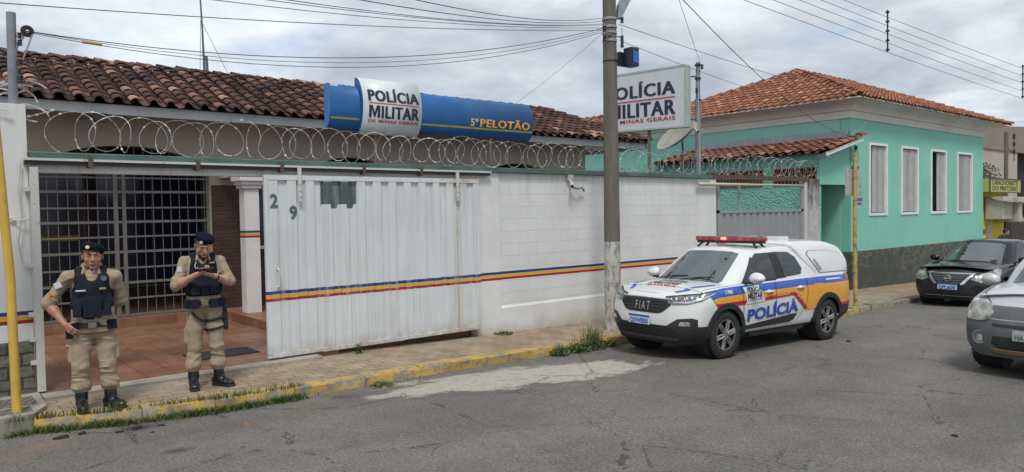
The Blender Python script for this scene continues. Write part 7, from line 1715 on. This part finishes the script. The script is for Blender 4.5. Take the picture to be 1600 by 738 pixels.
# ------------------------------------------------------------------ officer 2: looking down at a phone
def officer_two():
    LO, HI = (-.6, -.5, -.05), (.6, .4, 1.95)
    shR = (-.190, .01, 1.465); shL = (.190, .01, 1.465); elR = (-.285, -.06, 1.20); elL = (.285, -.06, 1.22); wrR = (-.085, -.285, 1.335); wrL = (.095, -.285, 1.315)
    S_ = SDF(LO, HI, .005); hc = Vector((.01, -.075, 1.655)); M = head(S_, hc, .05, .50, 1.10)
    S_.cone((.005, -.01, 1.60), (0, .02, 1.47), .058, .062, .03); S_.cone((0, .02, 1.42), (.0, .02, 1.05), .10, .10, .04); S_.cone((-.15, .02, 1.43), (.15, .02, 1.43), .06, .06, .05)
    for sh, el, wr in ((shR, elR, wrR), (shL, elL, wrL)): S_.cone(sh, el, .05, .048, .03); S_.cone(el, lerp3(el, wr, .35), .045, .048, .03); S_.cone(lerp3(el, wr, .3), wr, .048, .028, .03)
    hand(S_, wrR, (.80, -.25, .28), (.35, .25, .85), (.42, .46, .50, .52), ((.55, .12, .60), (.85, .10, .15)), side_=-1, k=1.0)
    hand(S_, wrL, (-.80, -.20, .22), (-.35, .25, .85), (.42, .46, .50, .52), ((-.50, .12, .62), (-.8, .12, .2)), side_=1, k=1.0)
    for a, b, ra, rb in (((-.09, .02, .96), (-.115, .02, .52), .075, .055), ((-.115, .02, .52), (-.13, .03, .16), .055, .045), ((.10, .02, .96), (.125, .0, .52), .075, .055), ((.125, .0, .52), (.14, .04, .16), .055, .045)): S_.cone(a, b, ra, rb, .04)
    body = obj('person', S_.mesh('person'), MSKINP)
    face_parts(body, M, 1.10, 'down'); hair_beret(body, M, 1.10, 1)
    C_ = SDF(LO, HI, .006)
    C_.cone((-.07, .02, 1.40), (.07, .02, 1.40), .130, .130, .06, flat=((0, 1, 0), .80)); C_.cone((0, .01, 1.30), (0, .0, 1.05), .165, .170, .06, flat=((0, 1, 0), .74)); C_.cone((0, .0, 1.05), (0, .0, .97), .17, .17, .04, flat=((0, 1, 0), .76))
    C_.cone((-.12, .02, 1.49), shR, .050, .056, .03); C_.cone((.12, .02, 1.49), shL, .050, .056, .03); C_.cone((0, .03, 1.52), (0, .03, 1.47), .07, .085, .04)
    for sh, el in ((shR, elR), (shL, elL)): C_.cone(sh, lerp3(sh, el, .9), .062, .058, .02); C_.cone(lerp3(sh, el, .80), lerp3(sh, el, .97), .064, .066, .010)
    for s_ in (-1, 1): C_.cone((s_ * .05, -.03, 1.55), (s_ * .068, -.08, 1.49), .018, .015, .012)
    C_.ell((.0, -.09, 1.57), (.04, .07, .085), .01, op='s')
    C_.folds(.0055, [(34, 10, 26), (-26, 14, 38), (12, 20, 60)], 14); [C_.creases(c_, .13, ax_, .003, 66., i_) for i_, (c_, ax_) in enumerate(((shR, (.7, 0, 1)), (lerp3(shR, elR, .6), (.6, 0, 1)), (shL, (-.7, 0, 1)), (lerp3(shL, elL, .6), (-.6, 0, 1)), ((0, -.1, 1.02), (.3, 0, 1))))]; C_.cutz(.95, False); obj('shirt', C_.mesh('shirt'), MKHAKI, body)
    b = B(); tube(b, [(-.03, -.055, 1.53), (.0, -.085, 1.49), (.03, -.055, 1.53)], [.018, .022, .018], 8); obj('undershirt', b, MVEST, body, smooth=True)
    T_ = SDF(LO, HI, .006)
    T_.cone((-.06, .015, 1.0), (.06, .015, 1.0), .128, .128, .05, flat=((0, 1, 0), .82)); T_.cone((-.085, .02, .92), (-.105, .015, .70), .102, .092, .04); T_.cone((.085, .02, .92), (.115, .0, .70), .102, .092, .04)
    T_.cone((-.105, .015, .70), (-.115, .01, .48), .090, .074, .03); T_.cone((-.115, .01, .48), (-.13, .03, .27), .072, .075, .03); T_.cone((.115, .0, .70), (.125, -.01, .48), .090, .074, .03); T_.cone((.125, -.01, .48), (.14, .035, .27), .072, .075, .03)
    for x in (-.13, .14): T_.cone((x, .02, .275), (x, .03, .24), .090, .078, .03)
    T_.cone((-.195, .02, .66), (-.20, .02, .55), .040, .044, .015, flat=((1, 0, 0), .6))
    T_.folds(.0070, [(22, 8, 34), (-18, 10, 52), (8, -14, 74)], 21); [T_.creases(c_, .15, ax_, .0034, 62., i_ + 9) for i_, (c_, ax_) in enumerate((((-.115, -.05, .48), (.25, 0, 1)), ((.125, -.05, .48), (-.2, 0, 1)), ((-.13, 0, .28), (.1, 0, 1)), ((.14, 0, .28), (-.15, 0, 1)), ((.0, -.1, .86), (.5, 0, 1)), ((-.12, 0, .70), (.6, .1, 1))))]; T_.cutz(1.03, True); T_.cutz(.20, False); obj('trousers', T_.mesh('trousers'), MKHAKI, body)
    boots(body, (((-.132, .04, .13), (.02, -1, 0), (-.115, .02, .52)), ((.142, .05, .13), (.70, -.70, 0), (.125, .0, .52))))
    V_ = SDF(LO, HI, .006)
    V_.cone((0, .0, 1.36), (0, -.005, 1.14), .150, .170, .05, flat=((0, 1, 0), .88)); V_.cone((-.055, .0, 1.37), (.055, .0, 1.37), .105, .105, .05)
    for s_ in (-1, 1): V_.cone((s_ * .09, -.075, 1.41), (s_ * .10, .0, 1.53), .036, .032, .03, flat=((0, 1, 0), .8)); V_.cone((s_ * .10, .0, 1.53), (s_ * .10, .09, 1.45), .032, .034, .03)
    V_.cone((-.10, -.045, 1.16), (.10, -.045, 1.16), .105, .105, .04)
    V_.ell((0, -.10, 1.54), (.060, .12, .10), .02, op='s'); V_.ell((-.215, .02, 1.39), (.07, .2, .10), .02, op='s'); V_.ell((.215, .02, 1.39), (.07, .2, .10), .02, op='s')
    V_.folds(.003, [(18, 6, 22), (-24, 8, 30)], 7); V_.cutz(1.075, False); vo = obj('ballistic_vest', V_.mesh('vest'), MVEST, body)
    for nm, q in (('pouch', (-.14, -.180, 1.095, -.045, -.135, 1.20)), ('pouch', (-.035, -.182, 1.095, .05, -.135, 1.20)), ('pouch', (.06, -.180, 1.095, .145, -.135, 1.20)), ('strap_pad', (-.13, -.11, 1.40, -.07, -.085, 1.47)), ('strap_pad', (.07, -.11, 1.40, .13, -.085, 1.47))):
        b = B(); box(b, *q, bev=.012); obj(nm, b, MVEST, vo, smooth=True, angle=50)
    b = B(); box(b, .065, -.128, 1.445, .120, -.108, 1.462, bev=.003); obj('yellow_tape', b, simple('dull_yellow_tape', (.34, .26, .05), .7), vo)
    b = B(); tube(b, [(-.075, -.13, 1.47), (-.09, -.135, 1.43), (-.085, -.14, 1.40), (-.065, -.14, 1.395), (-.06, -.14, 1.41)], .005, 6); obj('white_cord', b, MPATCHW, vo)
    belt_gear(body, .995, [(-.165, -.06, 'p'), (.10, -.125, 'p'), (.18, -.05, 'p'), (-.10, -.125, 'p')], rx=.185, ry=.15, cy=.01)
    # thigh rig on the image-right leg
    b = B()
    for zz, cx, r_ in ((.80, .115, .112), (.69, .118, .106)): tube(b, [(cx + r_ * math.cos(2 * PI * k / 24), .012 + r_ * math.sin(2 * PI * k / 24) * 1.02, zz + .02 * math.cos(2 * PI * k / 24)) for k in range(24)], .016, 6, closed=True)
    tube(b, [(-.14, -.10, .90), (-.08, -.115, .83), (-.0, -.09, .775)], .014, 6)
    rg = obj('thigh_strap', b, MBELT, body, smooth=True)
    b = B(); box(b, .185, -.05, .66, .255, .05, .87, bev=.018); box(b, .195, -.035, .86, .245, .03, .94, bev=.012); obj('thigh_holster', b, MBELT, rg, smooth=True, angle=50)
    b = B(); tube(b, [(.125, -.262, 1.298), (.137, -.252, 1.292)], .033, 14); obj('wristwatch', b, MBELT, body)
    b = B(); box(b, -.275, -.055, 1.36, -.225, -.045, 1.42, bev=.004); o_ = obj('sleeve_flag', b, MPATCHW, body); o_.location = (.0, -.028, 0)
    return body
o2 = officer_two(); o2.location = (2.72, 8.81, .004); o2.rotation_euler = (0, 0, R(-14)); 
tag(o2, 'person in khaki uniform and beret looking down at a phone, before the tiled driveway', 'person')
ph = B(); box(ph, -.040, -.075, -.005, .040, .075, .005, bev=.004)
pho = obj('mobile_phone', ph, simple('dark_phone_shell', (.05, .015, .02), .25), smooth=True, angle=50)
pho.matrix_world = o2.matrix_basis @ Matrix.Translation((.012, -.345, 1.385)) @ Matrix.Rotation(R(90), 4, 'Z') @ Matrix.Rotation(R(0), 4, 'X') @ Matrix.Rotation(R(38), 4, 'Y')
tag(pho, 'dark mobile phone held in both hands of the person looking down', 'phone')
# ------------------------------------------------------------------ passer-by behind the black sedan
def passer():
    LO, HI = (-.45, -.35, .0), (.45, .35, 1.8)
    S_ = SDF(LO, HI, .010); hc = Vector((.03, -.05, 1.58)); M = head(S_, hc, .9, .25, 1.0)
    S_.cone((.01, 0, 1.5), (0, .02, 1.38), .058, .065, .03); S_.cone((0, .02, 1.36), (0, .02, 1.0), .1, .1, .04)
    for s_ in (-1, 1):
        S_.cone((s_ * .18, .02, 1.36), (s_ * .24, 0, 1.1), .045, .04, .03); S_.cone((s_ * .24, 0, 1.1), (s_ * .2, -.12, .9), .04, .028, .02)
        hand(S_, (s_ * .2, -.12, .9), (0, -.2, -1), (-s_, 0, 0), (.3, .3, .35, .4), ((0, -.6, -.6), (0, -.3, -1)), side_=-s_)
        S_.cone((s_ * .09, .02, .9), (s_ * .1, .02, .1), .07, .045, .04)
    body = obj('person', S_.mesh('person'), MSKIN)
    H = SDF([v - .2 for v in hc], [v + .2 for v in hc], .008); r3 = np.array(M.to_3x3()); H.ell(tuple(M @ Vector((0, .02, .04))), (.083, .096, .085), .01, rot=r3); H.ell(tuple(M @ Vector((0, -.09, -.02))), (.07, .06, .07), .004, rot=r3, op='s'); obj('hair', H.mesh('hair'), MHAIR, body)
    C_ = SDF(LO, HI, .009); C_.cone((-.08, .02, 1.36), (.08, .02, 1.36), .125, .125, .05, flat=((0, 1, 0), .8)); C_.cone((0, .02, 1.28), (0, .01, .9), .165, .165, .05, flat=((0, 1, 0), .76))
    for s_ in (-1, 1): C_.cone((s_ * .18, .02, 1.38), (s_ * .24, 0, 1.1), .07, .06, .03); C_.cone((s_ * .24, 0, 1.1), (s_ * .205, -.105, .93), .058, .045, .02)
    C_.folds(.005, [(34, 10, 26), (-26, 14, 38)], 4); C_.cutz(.84, False); obj('jacket', C_.mesh('jacket'), simple('dark_charcoal_jacket', (.02, .018, .02), .8), body)
    T_ = SDF(LO, HI, .009)
    for s_ in (-1, 1): T_.cone((s_ * .08, .02, .9), (s_ * .1, .02, .5), .1, .08, .04); T_.cone((s_ * .1, .02, .5), (s_ * .1, .02, .1), .08, .065, .03); T_.cone((s_ * .1, 0, .05), (s_ * .1, -.12, .04), .045, .04, .02)
    obj('trousers', T_.mesh('trousers'), MBELT, body)
    return body
p3 = passer(); p3.location = (30.6, 8.9, -.60); p3.rotation_euler = (0, 0, R(-20)); tag(p3, 'dark haired person in a dark jacket, head and shoulders seen above the black sedan', 'person')
# ================================================================== weeds, grass, small litter, tree
m = Mt('weed_green', (.06, .12, .03), .7, spec=.3); m.b.inputs['Subsurface Weight'].default_value = 0
m.col(m.ramp(m.noise(22, 3, .6), [(.25, (.024, .048, .014)), (.48, (.05, .09, .022)), (.60, (.11, .14, .045)), (.72, (.24, .20, .10))])); MGRASS = m.m
def blades(pts, hmin, hmax, lean, wd, rng, seg=4):
    verts = []; faces = []
    for (x, y, z) in pts:
        h = rng.uniform(hmin, hmax); a = rng.uniform(0, 2 * PI); l = rng.uniform(.2, 1) * lean * h; w_ = wd * rng.uniform(.7, 1.3); sx_, sy_ = -math.sin(a) * w_, math.cos(a) * w_
        b0 = len(verts)
        for k in range(seg + 1):
            t = k / seg; px, py, pz_ = x + math.cos(a) * l * t * t, y + math.sin(a) * l * t * t, z + h * (t - .25 * t * t * lean); f = (1 - t) ** .7
            verts += [(px - sx_ * f, py - sy_ * f, pz_), (px + sx_ * f, py + sy_ * f, pz_)]
        for k in range(seg): b = b0 + 2 * k; faces.append((b, b + 1, b + 3, b + 2))
    me = bpy.data.meshes.new('blades'); me.from_pydata(verts, [], faces); return me
rng = random.Random(5)
def strip(x0, x1, n, f0=-.16, f1=.02):
    out_ = []
    while len(out_) < n:
        x = rng.uniform(x0, x1); t = (x - x0) / (x1 - x0)
        if mnoise.noise((x * 2.9, 3.3, 0)) * 1.3 + .48 < rng.random(): continue
        y = ky(x) + rng.gauss(-.055, .055) ; out_.append((x, y, rz(x, y) - .01 if y < ky(x) else pz(x) + .0))
    return out_
g = obj('kerb_grass', blades(strip(.75, 3.75, 4200), .03, .14, 1.1, .0042, rng), MGRASS); g['kind'] = 'stuff'
g2 = obj('kerb_grass', blades(strip(3.7, 5.6, 130) + strip(8.6, 12.5, 260), .02, .07, .9, .0035, rng), MGRASS); g2['kind'] = 'stuff'
g3 = obj('moss_seedlings', blades([(rng.uniform(5.2, 9.6), 9.77 + rng.gauss(0, .02), 0) for _ in range(160)], .01, .035, 1., .003, rng), MGRASS)
for v in g3.data.vertices: v.co.z += pz(v.co.x)
g3['kind'] = 'stuff'
def leafy(c, n, r, h, rng, upright=False):
    verts = []; faces = []; c = Vector(c)
    for i in range(n):
        a = rng.uniform(0, 2 * PI); d = r * math.sqrt(rng.random()); z = h * rng.random() * (1 - .55 * d / r)
        p = c + Vector((d * math.cos(a), d * math.sin(a), z)); L_ = rng.uniform(.015, .04); nrm = Vector((rng.gauss(0, .6), rng.gauss(0, .6), 1)).normalized(); u = nrm.orthogonal().normalized(); u.rotate(Matrix.Rotation(rng.uniform(0, 6), 3, nrm)); v_ = nrm.cross(u)
        b = len(verts); verts += [tuple(p - u * L_), tuple(p + v_ * L_ * .45), tuple(p + u * L_), tuple(p - v_ * L_ * .45)]; faces.append((b, b + 1, b + 2, b + 3))
    me = bpy.data.meshes.new('leafy'); me.from_pydata(verts, [], faces); return me
def weed(nm, c, n, r, h, nb, hb0, hb1, label):
    root = empty(nm, c); tag(root, label, 'plant', 'weeds along the kerb'); 
    me = leafy((0, 0, 0), n, r, h, rng); obj('leaves', me, MGRASS, root)
    me = blades([(rng.gauss(0, r * .35), rng.gauss(0, r * .3), 0) for _ in range(nb + 6)], hb0, hb1, .75, .006, rng, 5); obj('grass_blades', me, MGRASS, root)
weed('weed_clump', (8.52, 8.22, -.20), 420, .26, .16, 90, .25, .52, 'tallest weed clump on the yellow kerb, left of the utility pole')
weed('weed_clump', (8.15, 8.15, -.22), 300, .22, .14, 40, .12, .28, 'middle weed clump of the three left of the utility pole')
weed('weed_clump', (7.72, 8.12, -.21), 220, .16, .12, 50, .12, .26, 'leftmost weed clump of the three near the utility pole')
weed('weed_clump', (8.95, 8.25, -.22), 160, .15, .10, 20, .08, .18, 'low weed clump at the foot of the utility pole beside the pickup')
weed('weed_clump', (5.12, 9.60, -.03), 20, .06, .05, 26, .14, .24, 'small tuft of grass under the bottom edge of the sliding gate')
weed('weed_clump', (7.92, 9.70, -.10), 160, .17, .05, 12, .03, .07, 'flat green weed at the foot of the white wall beyond the gate')
weed('weed_clump', (4.55, 7.98, -.14), 60, .15, .05, 30, .04, .10, 'sparse weed tuft in the gutter below the cracked yellow kerb')
MLITT = simple('charred_litter', (.015, .014, .013), .9); MLITB = simple('dry_leaf_brown', (.22, .09, .05), .8)
def litter(nm, spots, mat, group):
    for i, (x, y, s_, label) in enumerate(spots):
        b = B(); bmesh.ops.create_icosphere(b, subdivisions=2, radius=1.)
        for v in b.verts: q = 1 + .5 * mnoise.noise(v.co * 2 + Vector((i * 3, 0, 0))); v.co = Vector((v.co.x * s_ * q, v.co.y * s_ * .7 * q, max(v.co.z, -.2) * s_ * .35 * q))
        o_ = obj(nm, b, mat, loc=(x, y, rz(x, y) + s_ * .06)); o_.rotation_euler = (0, 0, i * 1.3); tag(o_, label, 'litter', group)
litter('litter_scrap', [(1.16, 8.13, .07, 'largest dark scrap, leftmost of those on the asphalt below the kerb grass'), (1.34, 8.16, .05, 'dark scrap just right of the largest one below the kerb grass'), (1.62, 7.95, .04, 'small dark scrap left of the oil stain near the kerb'),
    (1.78, 7.98, .06, 'dark scrap lying in the middle of the oil stain by the kerb'), (2.0, 7.92, .04, 'dark scrap at the right edge of the oil stain by the kerb'), (1.86, 7.70, .025, 'tiny dark scrap on the asphalt below the oil stain')], MLITT, 'charred litter near the kerb')
litter('dry_leaf', [(2.62, 7.28, .05, 'reddish dry leaf lying on the asphalt in front of the two standing people')], MLITB, 'dry leaves')
litter('litter_scrap', [(12.1, 5.75, .06, 'dark scrap on the road just right of the pickup rear wheel'), (7.45, 2.55, .035, 'small dark scrap on the open asphalt at the bottom right')], MLITT, 'scraps on the open road')
# tree beyond, seen at the right edge
tr = empty('street_tree', (49.5, 16.0, -1.)); tag(tr, 'small dark green tree standing in front of the beige block at the right edge', 'tree')
b = B(); tube(b, [(0, 0, 0), (.1, 0, 1.8), (0, .1, 3.)], [.2, .15, .09], 8); tube(b, [(.05, 0, 2.), (.9, .3, 3.8)], [.09, .03], 6); tube(b, [(.05, 0, 2.2), (-.8, -.2, 4.)], [.09, .03], 6); obj('trunk', b, simple('bark', (.08, .06, .045), .9), tr)
verts = []; faces = []
for i in range(5200):
    c = rng.choice(((0, 0, 4.), (.9, .3, 3.8), (-.9, -.2, 4.1), (.3, .5, 5.), (-.3, -.5, 3.4), (1.3, 0, 4.6))); v = Vector((rng.gauss(0, 1), rng.gauss(0, 1), rng.gauss(0, 1))).normalized() * (rng.random() ** .4) * 1.05
    p = Vector(c) + v; n_ = Vector((rng.gauss(0, 1), rng.gauss(0, 1), rng.gauss(0, 1) + .6)).normalized(); u = n_.orthogonal().normalized(); w_ = n_.cross(u); l = rng.uniform(.05, .11)
    k = len(verts); verts += [tuple(p - u * l), tuple(p + w_ * l * .5), tuple(p + u * l), tuple(p - w_ * l * .5)]; faces.append((k, k + 1, k + 2, k + 3))
me = bpy.data.meshes.new('crown'); me.from_pydata(verts, [], faces); obj('crown', me, simple('tree_foliage', (.045, .075, .025), .7, var=.6, sc=1.5), tr)
bpy.context.view_layer.update()
